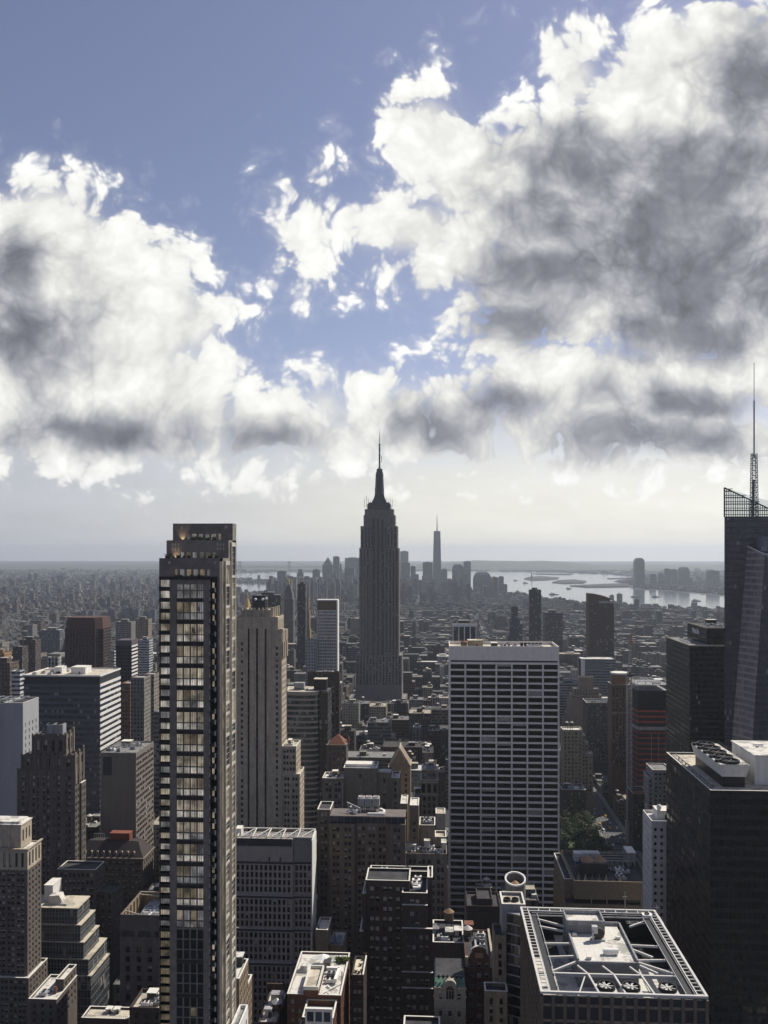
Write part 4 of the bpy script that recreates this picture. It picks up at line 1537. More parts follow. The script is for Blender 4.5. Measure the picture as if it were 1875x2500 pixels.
person('person in red top standing at lit window, fourth storey group', 469.2, 1546.5, (0.45, 0.03, 0.03), (0.04, 0.05, 0.12), True)
person('person in blue clothes beside person in red at lit window', 472.5, 1546.5, (0.10, 0.14, 0.35), (0.03, 0.03, 0.05), True)
person('person in blue jacket alone at right lit window near tower top', 485.2, 1494.5, (0.08, 0.14, 0.4), (0.05, 0.05, 0.06), False)

# ------------------------------------------------------------------ centre: stone tower beside the lit tower
Y = 530
X = lambda u, d=0: px2x(u, Y + d)
Z = lambda v, d=0: px2z(650, v, Y + d)
b = Bld('setback_stone_tower', 'tall pale stone tower with three dark vertical stripes and stepped sunlit right shoulders', 'building', X(640), Y, LIME, ROOF_C, zvis=60, blinds=0.15, nwin=100)
xa, xs = X(577), X(688)
zt = Z(1506)
zb = Z(2040)
# front in strips: stone, dark stripe, stone ... and a right strip of paired windows
stripes = [(604.5, 609), (625.2, 629.8), (646, 650.6)]
zs = Z(1535)
w = b.wall
x = xa
def q(x0, x1, z0, z1, y=Y):
    w.quad((x0, y, z0), (x1, y, z0), (x1, y, z1), (x0, y, z1))
xw = X(664)
q(xa, xw, zs, zt)
lw = sp(3.6, 1.5, 3.72, 2.0, 0.6, 3.0, 0.35)
for (a, c) in stripes:
    if x == xa:
        b.face('N', xa, X(a), Y, 0, zs, sp(7.0, 1.4, 3.72, 2.0, 0.9, 8.0, 0.35))
    else:
        q(x, X(a), 0, zs)
    for xx in (X(a), X(c)):
        w.quad((xx, Y, 0), (xx, Y + 0.9, 0), (xx, Y + 0.9, zs), (xx, Y, zs))
    w.quad((X(a), Y, zs), (X(c), Y, zs), (X(c), Y + 0.9, zs), (X(a), Y + 0.9, zs))
    m = MB()
    m.quad((X(a), Y + 0.9, 0), (X(c), Y + 0.9, 0), (X(c), Y + 0.9, zs), (X(a), Y + 0.9, zs))
    z = zs - 1
    m.cur = 1
    while z > 60:
        m.box(X(a), X(c), Y + 0.72, Y + 0.9, z - 1.5, z)
        z -= 3.72
    b.part('window_stripe', m, [GLASS_K, BLACK])
    x = X(c)
q(x, xw, 0, zs)
b.face('N', xw, xs, Y, 0, zt - 10, sp(4.6, 1.35, 3.72, 2.1, 0.4, 8.0, 0.4))
q(xw, xs - 2.4, zt - 10, zt)
b.face('E', Y, Y + 20, xa, 0, zt, None)
b.face('S', xa, xs, Y + 20, 0, zt - 10, None)
b.face('W', Y, Y + 17, xs, 0, zt - 10, sp(3.0, 1.3, 3.72, 2.1, 0.7, 4.0, 0.45))
b.face('W', Y, Y + 20, xs - 2.4, zt - 10, zt, sp(3.4, 1.3, 9.0, 6.5, 0.8, 1.5, 0.6))
b.flat(xa, xs - 2.4, Y, Y + 20, zt, 0.8)
# crown
zc = Z(1498, 3)
b.tier(X(588, 3), X(665, 3), Y + 3, Y + 26, zt - 1, zc + 2.5, N=sp(3.4, 0.5, 6, 4.0, 0.4, 0.8, 0.25), W=sp(5.6, 1.8, 12, 8.0, 1.0, 1.0, 0.9), par=0.8)
m = MB()
for i in range(8):
    xx = X(590, 3) + (X(663, 3) - X(590, 3)) * i / 7
    m.box(xx - 0.55, xx + 0.55, Y + 2.4, Y + 3.2, zt - 1, zc + 3.6)
for k in range(4):
    yy = Y + 4 + k * 6.5
    m.box(X(665, 3) - 0.3, X(665, 3) + 0.7, yy - 0.8, yy + 0.8, zt - 6, zc + 3.8)
b.part('pier', m, LIME)
m = MB()
for yy, h_ in ((Y + 1, 2.5), (Y + 6, 1.5), (Y + 12, 1.2), (Y + 17, 1.0)):
    m.box(xs - 2.0, xs + 0.5, yy, yy + 2.4, zt - 16, zt - 10 + h_)
for yy, h_ in ((Y + 1, 1.2), (Y + 8, 0.8), (Y + 15, 0.6)):
    m.box(xs - 0.5, xs + 0.9, yy, yy + 2.2, zt - 26, zt - 17 + h_)
b.part('buttress', m, LIME)
# plant on its roof: frames, pipes, dishes
m = MB()
zr = zc + 2.5
for xx in (X(613, 8), X(634, 8), X(651, 8)):
    m.bar((xx, Y + 8, zr - 1), (xx, Y + 8, zr + 6), 0.4)
for k in (1.5, 3.5, 5.8):
    m.bar((X(612, 8), Y + 8, zr + k), (X(652, 8), Y + 8, zr + k), 0.5)
m.bar((X(644, 8), Y + 8, zr + 5.8), (X(644, 8), Y + 8, zr + 11), 0.35)
m.bar((X(652, 8), Y + 8, zr + 5.8), (X(652, 8), Y + 8, zr + 11), 0.35)
m.bar((X(644, 8), Y + 8, zr + 11), (X(652, 8), Y + 8, zr + 11), 0.35)
b.part('roof_frame', m, DKGREY)
b.bulkhead(X(616, 14), X(648, 14), Y + 14, Y + 22, zr - 0.8, zr + 8.0, DKGREY, DKGREY)
for (u, v) in ((624, 1463), (642, 1463), (650, 1461), (650, 1497)):
    m = MB()
    m.smooth = True
    m.lathe(X(u, 8), Y + 7.5, [(0.02, Z(v, 8) - 0.9), (0.7, Z(v, 8) - 0.6), (1.0, Z(v, 8)), (0.7, Z(v, 8) + 0.6), (0.02, Z(v, 8) + 0.9)], 12)
    b.part('radome', m, WHITE)
# right shoulders
y1 = Y + 1.0
b.tier(xs, X(723, 1), y1, y1 + 18, 0, Z(1821, 1), N=sp(4.4, 1.35, 3.72, 2.1, 0.5, 1.6, 0.4, pair=0.5), W=sp(3.2, 1.3, 3.72, 2.1, 0.7, 3.0, 0.5), cop=True)
b.tier(xs + 0.05, X(732, 0.4), y1 - 0.6, y1 + 17, 0, Z(1889), N=sp(4.4, 1.35, 3.72, 2.1, 0.5, 1.6, 0.4, pair=0.5), W=sp(3.0, 1.3, 3.72, 2.1, 0.7, 1.6, 0.5), cop=True)
b.clutter(xs + 1, X(720, 3), y1 + 2, y1 + 15, Z(1821, 1) - 1, 4)
b.done(2050, (xa, X(732), Y, Y + 22))

# ---- beige block with vertical slot windows, in front of it
Y = 410
X = lambda u, d=0: px2x(u, Y + d)
Z = lambda v, d=0: px2z(680, v, Y + d)
DUSK = mat('grey_beige_precast', (0.31, 0.285, 0.26), vary=0.08, streak=0.12)
b = Bld('slot_window_block', 'wide grey-beige office block with rows of narrow slots and roof frame of cooling fans', 'building', X(670), Y, DUSK, ROOF_D, gl=GLASS_K, zvis=20, blinds=0.04)
xl = X(470)
z0 = Z(2046)
vs = [(2105, 2184, 0.0), (2187, 2264, 0.9), (2266, 2343, 1.8), (2346, 2600, 2.7)]
m_sp = lambda: sp(2.3, 1.3, 3.47, 2.6, 1.0, 1.0, 0.6, lintel=0.55)
xc = X(716)
for i, (va, vb_, o) in enumerate(vs):
    za, zb_ = Z(va), max(0, Z(vb_))
    b.face('N', xl, xc, Y - o, zb_, za, m_sp())
    b.face('N', xc, X(762), Y + 0.8 - o, zb_, za, sp(2.3, 1.3, 3.47, 2.6, 0.5, 1.0, 0.6, lintel=0.55))
    b.wall.quad((xc, Y - o, zb_), (xc, Y + 0.8 - o, zb_), (xc, Y + 0.8 - o, za), (xc, Y - o, za))
    b.wall.quad((xl, Y - o, za), (xc, Y - o, za), (xc, Y + 3, za + 0.4), (xl, Y + 3, za + 0.4))
    b.wall.quad((xc, Y + 0.8 - o, za), (X(762), Y + 0.8 - o, za), (X(762), Y + 3, za + 0.4), (xc, Y + 3, za + 0.4))
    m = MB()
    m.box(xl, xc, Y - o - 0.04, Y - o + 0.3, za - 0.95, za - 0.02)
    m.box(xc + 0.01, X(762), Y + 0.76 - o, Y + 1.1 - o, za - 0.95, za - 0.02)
    b.part('recess_shade_band', m, DKGREY)  # dark strip on the face, standing for shade in a cornice recess
m = MB()
xr = X(762)
m.box(xr, xr + 0.4, Y - 2.2, Y + 12, 0, z0)
b.part('side_wall', m, CONC_W)
m = MB()
m.box(xl, X(715), Y + 0.4, Y + 11.5, Z(2104), Z(2086))
m.box(xl, X(715), Y - 0.1, Y + 11.5, Z(2086), Z(2069))
m.box(xl, X(715), Y + 0.6, Y + 11.5, Z(2069), z0 - 0.9)
b.part('attic', m, DUSK)
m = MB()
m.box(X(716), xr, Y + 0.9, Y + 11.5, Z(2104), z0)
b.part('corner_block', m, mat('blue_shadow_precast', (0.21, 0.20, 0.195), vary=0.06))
m = MB()
m.box(xl, X(712), Y + 0.45, Y + 0.61, Z(2067), Z(2049))
for u in (655, 682):
    m.box(X(u), X(u + 4), Y + 0.28, Y + 0.41, Z(2104), Z(2094))
b.part('louvre_panel', m, DKGREY)
m = MB()
n = 9
for i in range(n):
    xx = xl + (xr - xl) * i / (n - 1)
    m.bar((xx, Y + 0.8, z0 + 0.3), (xx, Y + 11.5, z0 + 0.9), 0.4)
    if i:
        m.bar((xx - 5.2, Y + 1, z0 + 0.5), (xx - 0.6, Y + 11, z0 + 0.9), 0.3)
m.bar((xl, Y + 0.8, z0 + 0.3), (xr, Y + 0.8, z0 + 0.3), 0.35)
m.bar((xl, Y + 11.5, z0 + 0.9), (xr, Y + 11.5, z0 + 0.9), 0.5)
b.part('roof_frame', m, COPING)
rf = MB()
rf.quad((xl, Y + 0.6, z0 - 1.0), (xr, Y + 0.6, z0 - 1.0), (xr, Y + 12, z0 - 1.0), (xl, Y + 12, z0 - 1.0))
b.part('roof', rf, ROOF_D)
for i in range(8):
    xx = xl + (xr - xl) * (i + 0.5) / 8
    m = MB()
    m.lathe(xx, Y + 6, [(2.3, z0 - 1), (2.3, z0 - 0.1), (1.9, z0 - 0.1), (1.9, z0 - 0.8)], 16)
    for k in range(5):
        a = k * 1.2566
        m.bar((xx, Y + 6, z0 - 0.35), (xx + 1.8 * math.cos(a), Y + 6 + 1.8 * math.sin(a), z0 - 0.3), 0.4, 0.06)
    b.part('roof_fan', m, STEEL)
b.box('bulkhead', X(578, 8), X(592, 8), Y + 5, Y + 10, z0 - 1, z0 + 2.6, COPING)
b.done(2500, (xl, xr, Y - 3, Y + 12))

# ---- curved banded office behind
Y = 640
X = lambda u, d=0: px2x(u, Y + d)
Z = lambda v, d=0: px2z(760, v, Y + d)
b = Bld('curved_glass_office', 'office with curved banded glass front and pale roof, right of the striped stone tower', 'building', X(740), Y, CONC, ROOF_C)
zt = Z(1690)
cxm, rad = (X(690) + X(777)) / 2, (X(777) - X(690)) / 2
def arc(o, n=10):
    return [(cxm + (rad + o) * -math.cos(math.pi * i / n), Y + 5 - (5 + o) * math.sin(math.pi * i / n) ** 0.8) for i in range(n + 1)]
def plan(o):
    return arc(o) + [(X(777) + o, Y + 26), (X(690) - o, Y + 26)]
m = MB()
m.prism(plan(-0.3), 0, zt - 1)
b.part('window_band', m, curtain('green_office_glass', 4.2, 1.9, (0.035, 0.05, 0.052), (0.03, 0.03, 0.03), 0.02, 0.2, 0.08, 0.8, 0.08))
z = zt
for k in range(26):
    m = MB()
    hh = 2.6 if k == 0 else 1.55
    m.prism(plan(0.0), z - hh, z)
    b.part('spandrel', m, DUSK)
    z -= 4.2 if k else 5.0
m = MB()
m.box(X(777) + 0.32, X(799), Y + 3, Y + 26, 0, Z(1692))
b.part('dark_wing', m, curtain('dark_wing_glass', 4.2, 1.5, (0.02, 0.02, 0.022), (0.018, 0.018, 0.018), 0.3, 0.3))
m = MB()
m.prism(plan(0.1), zt, zt + 0.3)
b.part('roof', m, ROOF_C)
b.bulkhead(X(766, 8), X(797, 8), Y + 8, Y + 16, zt + 0.3, zt + 8.5, BLACK, ROOF_C)
m = MB()
m.box(X(718, 8), X(742, 8), Y + 8, Y + 14, zt + 1.6, zt + 5.6)
m.box(X(716, 8), X(750, 8), Y + 7.5, Y + 15, zt + 0.3, zt + 1.0)
for k in range(5):
    m.bar((X(718 + k * 6, 8), Y + 8, zt + 0.3), (X(718 + k * 6, 8), Y + 8, zt + 1.7), 0.4)
b.part('cooling_tower', m, CONC)
b.done(2060, (X(690), X(800), Y, Y + 26))

# ---- dark brown tower with a thin lit corner
Y = 760
X = lambda u, d=0: px2x(u, Y + d)
zt = px2z(780, 1640, Y)
b = Bld('brown_tower', 'dark brown tower with one thin sunlit corner edge, standing behind the curved office', 'building', X(790), Y, mat('dark_brown_precast', (0.075, 0.058, 0.05)), ROOF_C, gl=GLASS_K, zvis=60)
b.tier(X(751), X(829), Y, Y + 6, 0, zt - 8, N=sp(3.2, 1.5, 3.9, 2.4, 0.8, 4, 0.5), W=sp(2.8, 1.2, 3.9, 2.4, 0.5, 4, 0.3), roof=False)
b.tier(X(751), X(829), Y, Y + 6, zt - 8, zt, N=sp(3.2, 0.5, 12, 5.5, 0.8, 1.2, 0.5), par=1.0)
b.clutter(X(755, 1), X(825, 1), Y + 0.5, Y + 5.5, zt - 1, 4, bulk=False)
b.done(1900, (X(751), X(829), Y, Y + 6))

# ---- dark brick block with white copings (bottom centre)
Y = 360
X = lambda u, d=0: px2x(u, Y + d)
Z = lambda v, d=0: px2z(960, v, Y + d)
b = Bld('dark_brick_block', 'dark red-brown brick block with white-edged stepped roofs, bottom centre', 'building', X(960), Y, BRICK_D, ROOF_D, fr=FRAME_L, zvis=10, blinds=0.75)
WA = sp(6.2, 1.55, 4.2, 1.9, 1.0, 2.2, 0.3, pair=0.7)
zl = Z(2150)
b.tier(X(893), X(1000), Y, Y + 14, 0, zl, N=WA, cop=True)
b.tier(X(903, 14), X(1056, 14), Y + 14, Y + 20, 0, px2z(950, 2126, Y + 14), cop=True)
za = px2z(1010, 2180, Y - 4)
b.tier(px2x(982, Y - 4), px2x(1043, Y - 4), Y - 4, Y + 13.9, 0, za, N=WA, cop=True)
b.roof_m = ROOF_C
b.tier(px2x(1044, Y), X(1056, 2), Y + 1, Y + 13.9, 0, px2z(1050, 2142, Y + 1), W=WA, cop=True)
b.roof_m = ROOF_W
for i, (v, o, ur) in enumerate(((2210, 0.9, 1043), (2267, 1.8, 1057), (2374, 2.7, 1058), (2413, 3.6, 1058))):
    yy = Y - 4 - o
    b.tier(px2x(982, yy), px2x(ur, yy), yy, Y - 4 - o + 0.88, 0, px2z(1010, v, yy), N=WA, cop=True, par=0.5)
for (u0, u1, v, o) in ((885, 893, 2193, -1.2), (878, 886, 2286, -2.2)):
    b.tier(X(u0, o), X(u1, o), Y + o, Y + 12, 0, px2z(885, v - 12, Y + o), cop=True)
for (x_, y_, l) in ((1006, 3, 4.2), (1006, 6, 3.4), (1012, 10, 3.0)):
    b.unit(X(x_, y_), Y + y_ + 1.5, za - 1, l, 2.2, 2.0, WHITE)
m = MB()
pts = [(X(1008, 1), Y + 1, za + 0.2), (X(1024, 1), Y + 1, za + 0.2), (X(1024, 4), Y + 4, za + 0.2), (X(1008, 4), Y + 4, za + 0.2), (X(1008, 7), Y + 7, za + 0.2), (X(1024, 7), Y + 7, za + 0.2)]
for p_, q_ in zip(pts, pts[1:]):
    m.bar(p_, q_, 1.1, 0.9)
b.part('duct', m, WHITE)
zz = px2z(950, 2126, Y + 14) - 1
b.unit(X(930, 15), Y + 15.5, zz, 3, 2, 1.4)
b.unit(X(985, 15), Y + 15.5, zz, 3.4, 2.4, 1.8, DKGREY)
b.done(2500, (X(875), X(1060), Y - 9, Y + 20))

# ---- wide brown hotel-like block with three bays (centre)
Y = 432
X = lambda u, d=0: px2x(u, Y + d)
Z = lambda v, d=0: px2z(880, v, Y + d)
b = Bld('brown_wing_block', 'wide brown block with many small windows, glassy roof deck and white pipes on top', 'building', X(880), Y, mat('grey_brown_face_brick', (0.16, 0.13, 0.10), streak=0.2), ROOF_D, zvis=20, blinds=0.4)
WB = sp(5.6, 1.4, 3.55, 2.0, 0.6, 1.4, 0.35, pair=0.55)
zt = Z(2012)
b.tier(X(803), X(866), Y, Y + 18, 0, zt, N=WB, E=WB)
b.tier(X(866) + 0.01, X(948), Y + 2, Y + 18, 0, zt, N=WB)
b.tier(X(948) + 0.01, X(990), Y, Y + 18, 0, zt, N=WB, W=WB)
b.tier(X(771), X(803) - 0.01, Y + 6, Y + 20, 0, px2z(785, 1976, Y + 6), N=WB, E=WB, W=WB, cop=True)
m = MB()
m.box(X(806), X(988), Y + 1.6, Y + 1.8, zt, zt + 3.0)
b.part('deck_screen', m, GLASS_B)
m = MB()
for i in range(12):
    xx = X(806) + (X(988) - X(806)) * i / 11
    m.box(xx - 0.12, xx + 0.12, Y + 1.45, Y + 1.95, zt, zt + 3.2)
m.box(X(804), X(990), Y + 1.4, Y + 14, zt + 3.2, zt + 3.6)
b.part('deck_canopy', m, mat('deck_boards', (0.16, 0.14, 0.13)))
zd = zt + 3.6
for i in range(3):
    m = MB()
    u = 874 + i * 18
    m.box(X(u, 12), X(u + 16.5, 12), Y + 10, Y + 15, zd + 2.4, zd + 6.4)
    m.cur = 1
    m.lathe((X(u, 12) + X(u + 16.5, 12)) / 2, Y + 12.5, [(1.6, zd + 6.4), (1.6, zd + 7.1), (1.3, zd + 7.1), (1.3, zd + 6.6)], 12)
    for k in (1, 14):
        m.bar((X(u + k, 12), Y + 10.3, zd), (X(u + k, 12), Y + 10.3, zd + 2.4), 0.35)
    b.part('cooling_tower', m, [CONC, COPING])
m = MB()
pts = [(X(925, 6), Y + 5, zd + 0.7), (X(938, 6), Y + 5, zd + 0.7), (X(938, 9), Y + 9, zd + 0.7), (X(928, 12), Y + 12, zd + 0.7)]
for p_, q_ in zip(pts, pts[1:]):
    m.bar(p_, q_, 1.0)
m.bar((X(898, 4), Y + 4, zd + 0.5), (X(940, 4), Y + 4, zd + 0.5), 0.9)
b.part('duct', m, WHITE)
m = MB()
m.bar((X(846, 6), Y + 8, zd + 5.0), (X(880, 6), Y + 6, zd + 2.6), 0.4)
m.bar((X(850, 6), Y + 6, zd), (X(850, 6), Y + 7, zd + 4.6), 0.3)
m.bar((X(880, 6), Y + 6, zd), (X(880, 6), Y + 6, zd + 2.8), 0.3)
m.bar((X(850, 4), Y + 4, zd + 1), (X(884, 8), Y + 8, zd + 1.4), 0.6)
b.part('window_cleaning_rig', m, STEEL)
b.clutter(X(846, 3), X(880, 3), Y + 3, Y + 12, zd, 4, bulk=False)
b.done(2350, (X(771), X(990), Y, Y + 20))

# ---- tan block behind it with white top
Y = 500
X = lambda u, d=0: px2x(u, Y + d)
Z = lambda v, d=0: px2z(880, v, Y + d)
b = Bld('tan_slab_block', 'grey-tan block with broad blank upper wall and bright white roof, behind brown wing block', 'building', X(880), Y, mat('grey_tan_brick', (0.185, 0.158, 0.125), streak=0.2), ROOF_W, zvis=60, blinds=0.3)
WB = sp(5.2, 1.4, 3.7, 2.2, 0.8, 1.6, 0.35, pair=0.5)
zc = Z(1874, 3)
b.tier(X(787), X(839), Y, Y + 14, 0, Z(1901), N=WB, cop=True)
b.tier(X(839, 2), X(920, 2), Y + 2, Y + 18, 0, zc, N=sp(11, 1.6, 7.4, 2.2, 2.0, 3, 0.35), cop=True)
b.tier(X(920, 2) + 0.01, X(956, 2), Y + 3, Y + 16, 0, Z(1886, 2), N=sp(9, 1.4, 7.4, 3.0, 2.0, 3, 0.35), W=WB)
b.tier(X(956, 2) + 0.01, X(975, 2), Y + 1, Y + 16, 0, Z(1899), N=sp(3, 1.2, 3.7, 2.2, 0.6, 1.6, 0.35), W=WB, cop=True)
b.box('bulkhead', X(843, 6), X(912, 6), Y + 8, Y + 16, zc - 1, zc + 0.8, COPING)
b.clutter(X(792, 1), X(835, 1), Y + 2, Y + 12, Z(1901) - 1, 4)
m = MB()
m.bar((X(837), Y - 0.2, 60), (X(837), Y - 0.2, Z(1912)), 0.4)
b.part('downpipe', m, STEEL)
b.done(2000, (X(787), X(975), Y, Y + 18))
# small neighbours of it
for (nm, lab, u0, u1, v, Y, d, wm, rm, tk) in (
        ('stair_head_block', 'plain tan block with a white cap beside the brown wing block roof deck', 1001, 1022, 1966, 446, 14, BRICK_T, ROOF_W, False),
        ('white_cap_block', 'narrow tan block with bright white flat top right of the tan slab block', 978, 994, 1962, 452, 16, BRICK_T, ROOF_W, False),
        ('bulkhead_block', 'small grey box-shaped block with pale flat roof left of the white grid tower', 1064, 1087, 1986, 470, 10, CONC, ROOF_C, False)):
    X = lambda u, d=0: px2x(u, Y + d)
    b = Bld(nm, lab, 'building', X((u0 + u1) / 2), Y, wm, rm, zvis=60)
    zt = px2z(u0, v, Y)
    b.tier(X(u0), X(u1), Y, Y + d, 0, zt, cop=True, par=0.4, N=sp(4, 1.2, 3.6, 1.8, top=8), W=sp(4, 1.2, 3.6, 1.8, top=8))
    b.done(2100, (X(u0), X(u1), Y, Y + d))

# ---- block with a jumble of roof plant left of the white grid tower
Y = 442
X = lambda u, d=0: px2x(u, Y + d)
Z = lambda v, d=0: px2z(1040, v, Y + d)
b = Bld('cluttered_roof_block', 'lower stone block with pilasters and jumbled roof plant, left of white grid tower', 'building', X(1040), Y, LIME_DK, ROOF_D, zvis=20)
zt = Z(2077)
b.tier(X(990) + 0.3, X(1091), Y - 4, Y + 10, 0, zt, N=sp(5.4, 1.5, 4.0, 2.4, 1.0, 2.6, 0.4, pair=0.5), W=sp(5, 1.5, 4, 2.4))
b.tier(X(1024, 10), X(1062, 10), Y + 10.01, Y + 24, 0, zt + 10, N=None, cop=True)
b.roof_m = ROOF_C
b.tier(X(1062, 10) + 0.01, X(1089, 10), Y + 10.01, Y + 20, 0, zt + 4, cop=True)
b.clutter(X(992), X(1088), Y - 3, Y + 9, zt - 1, 12, bulk=False)
b.bulkhead(X(991), X(1015), Y + 1, Y + 5, zt - 1, zt + 2.4, CONC_W, ROOF_W)
b.bulkhead(X(1036), X(1049), Y + 1, Y + 4, zt - 1, zt + 4.6, CONC_W, ROOF_W)
b.bulkhead(X(1078), X(1089), Y - 1, Y + 5, zt - 1, zt + 4.4, CONC_W, ROOF_W)
b.clutter(X(1027, 10), X(1060, 10), Y + 12, Y + 22, zt + 9, 7, bulk=False)
b.done(2250, (X(990), X(1091), Y - 4, Y + 24))

# ---- ornate slim block with arched top storey
Y = 520
X = lambda u, d=0: px2x(u, Y + d)
b = Bld('arched_slim_block', 'slim ornate stone block with arched top windows and white roof clutter', 'building', X(1048), Y, LIME_DK, ROOF_W, zvis=60)
zt = px2z(1048, 1905, Y)
b.tier(X(1027), X(1069), Y, Y + 16, 0, zt, N=sp(3.4, 1.5, 4.0, 2.6, 0.8, 9.5, 0.5), W=sp(3.4, 1.5, 4.0, 2.6, 0.8, 9.5, 0.5), cop=True)
m = MB()
for i in range(3):
    xx = X(1027) + (X(1069) - X(1027)) * (i + 0.5) / 3
    m.box(xx - 0.95, xx + 0.95, Y - 0.05, Y + 0.1, zt - 7.4, zt - 3.2)
    halfdisc(m, xx, Y - 0.05, Y + 0.1, zt - 3.2, 0.95)
    b.part('arched_window', m, GLASS_K)
    m = MB()
m.box(X(1027) - 0.5, X(1069) + 0.5, Y - 0.5, Y + 0.2, zt - 1.4, zt - 0.8)
m.box(X(1027) - 0.4, X(1069) + 0.4, Y - 0.4, Y + 0.2, zt - 8.8, zt - 8.2)
b.part('cornice', m, LIME)
b.tier(X(1029, 5), X(1068, 5), Y + 5, Y + 15, zt - 1, zt + 5, N=sp(3, 1.2, 5, 2, 0.6, 1.5, 0.3), cop=True, par=0.5)
b.clutter(X(1032, 6), X(1066, 6), Y + 6, Y + 14, zt + 4.6, 7)
b.done(2010, (X(1027), X(1069), Y, Y + 16))

# ---- gabled gothic brown block
Y = 600
X = lambda u, d=0: px2x(u, Y + d)
Z = lambda v: px2z(970, v, Y)
b = Bld('gabled_brown_block', 'brown gothic-looking block with steep pale-edged gables, behind tan slab block', 'building', X(970), Y, BRICK_T, ROOF_G, zvis=80)
zt = Z(1870)
b.tier(X(950), X(1002), Y, Y + 18, 0, zt, N=sp(4.0, 1.4, 4.0, 2.4, 1.0, 4, 0.4), W=sp(4.0, 1.4, 4.0, 2.4, 1.0, 4, 0.4), roof=False)
m = MB()
xa, xb = X(950), X(1002)
xm = (xa + xb) / 2
zg = Z(1828)
m.add([(xa, Y, zt), (xb, Y, zt), (xm, Y, zg), (xa, Y + 18, zt), (xb, Y + 18, zt), (xm, Y + 18, zg)], [(0, 1, 2), (3, 5, 4), (0, 2, 5, 3), (1, 4, 5, 2)])
b.part('roof', m, BRICK_T)
m = MB()
for (p_, q_) in (((xa, Y - 0.1, zt), (xm, Y - 0.1, zg)), ((xm, Y - 0.1, zg), (xb, Y - 0.1, zt)), ((xb, Y, zt), (xb, Y + 18, zt)), ((xm, Y, zg), (xm, Y + 18, zg))):
    m.bar(p_, q_, 0.9)
b.part('gable_coping', m, LIME)
m = MB()
for k in range(5):
    xx = xa + 2 + k * (xb - xa - 4) / 4
    m.frustum(xx - 0.7, xx + 0.7, Y - 0.6, Y + 0.6, zt - 1, xx - 0.06, xx + 0.06, Y - 0.06, Y + 0.06, zt + 4.5)
b.part('pinnacle', m, LIME_DK)
b.done(1990, (xa, xb, Y, Y + 18))

# ---- red pyramid roof block
Y = 640
X = lambda u, d=0: px2x(u, Y + d)
b = Bld('red_pyramid_block', 'brown brick block with a red tiled pyramid roof', 'building', X(825), Y, BRICK, zvis=90)
ze = px2z(825, 1818, Y)
xa, xb = X(797), X(845)
b.tier(xa, xb, Y, Y + 15, 0, ze, N=sp(3.4, 1.3, 3.9, 2.2, 0.8, 1.5, 0.4), W=sp(3.4, 1.3, 3.9, 2.2, 0.8, 1.5, 0.4), roof=False)
m = MB()
xm = (xa + xb) / 2 + 0.6
m.frustum(xa + 1, xb - 0.6, Y + 0.4, Y + 14.5, ze + 0.1, xm - 0.3, xm + 0.3, Y + 7.2, Y + 7.8, px2z(822, 1792, Y + 7))
b.part('roof', m, TILE_R)
m = MB()
m.box(xa - 0.4, xb + 0.4, Y - 0.4, Y + 15.4, ze - 0.6, ze)
b.part('cornice', m, LIME_DK)
m = MB()
m.lathe(X(850, 10), Y + 10, [(1.0, ze - 2), (1.0, ze + 2), (1.3, ze + 2), (0.05, ze + 5)], 10)
b.part('turret', m, TILE_R)
b.done(1900, (xa, xb, Y, Y + 15))

# ------------------------------------------------------------------ white travertine grid tower (right of centre)
Y = 540
X = lambda u, d=0: px2x(u, Y + d)
Z = lambda v, d=0: px2z(1230, v, Y + d)
b = Bld('white_grid_tower', 'big white stone tower with wide dark windows in a regular grid', 'building', X(1230), Y, TRAV, ROOF_C, gl=GLASS_K, zvis=10, blinds=0.05, nwin=100)
zt = Z(1578)
GW = dict(pitch=9.85, w=8.85, floor=4.13, h=2.95, margin=0.35, top=10.9, rec=0.8, pair=0.0, lintel=0.45, skip=None, bottom=12)
b.tier(X(1097), X(1365), Y, Y + 31, 0, zt, N=GW, par=2.0)
m = MB()
nb = 7
xa, xb = X(1097), X(1365)
for i in range(nb + 1):
    x = xa + 0.35 + (xb - xa - 0.7) * i / nb
    m.box(x - 0.48, x + 0.48, Y - 0.55, Y, 10, zt - 10.5)
b.part('pier', m, TRAV)
m = MB()
m.box(xa + 0.9, xb - 0.9, Y - 0.01, Y + 0.1, zt - 9.9, zt - 8.9)
for i in range(nb):
    pass
b.part('attic_slot', m, BLACK)
zr = zt - 2
b.bulkhead(X(1143, 8), X(1180, 8), Y + 12, Y + 20, zr, zr + 4.2, BEIGE, ROOF_C)
b.tank(X(1133, 6), Y + 9, zr, 2.0, 2.6, 1.0, TILE_R)
b.bulkhead(X(1200, 8), X(1215, 8), Y + 9, Y + 15, zr, zr + 3.0, DKGREY)
m = MB()
m.lathe(X(1305, 10), Y + 12, [(5.0, zr), (5.0, zr + 1.8), (4.4, zr + 1.8), (4.4, zr + 0.6)], 24)
b.part('cooling_ring', m, STEEL)
m = MB()
m.box(X(1275, 8), X(1330, 8), Y + 8, Y + 17, zr, zr + 0.5)
for i in range(6):
    m.box(X(1275, 8) + i * 2.4, X(1275, 8) + i * 2.4 + 1.6, Y + 18, Y + 21, zr, zr + 2.4)
b.part('roof_plant', m, DKGREY)
for u, h_ in ((1168, 5), (1176, 4), (1213, 5.5)):
    b.mast(X(u, 12), Y + 13, zr, h_ + 2, 0.15)
b.clutter(X(1220, 3), X(1270, 3), Y + 4, Y + 28, zr, 6, bulk=False)
b.done(2200, (xa, xb, Y, Y + 31))

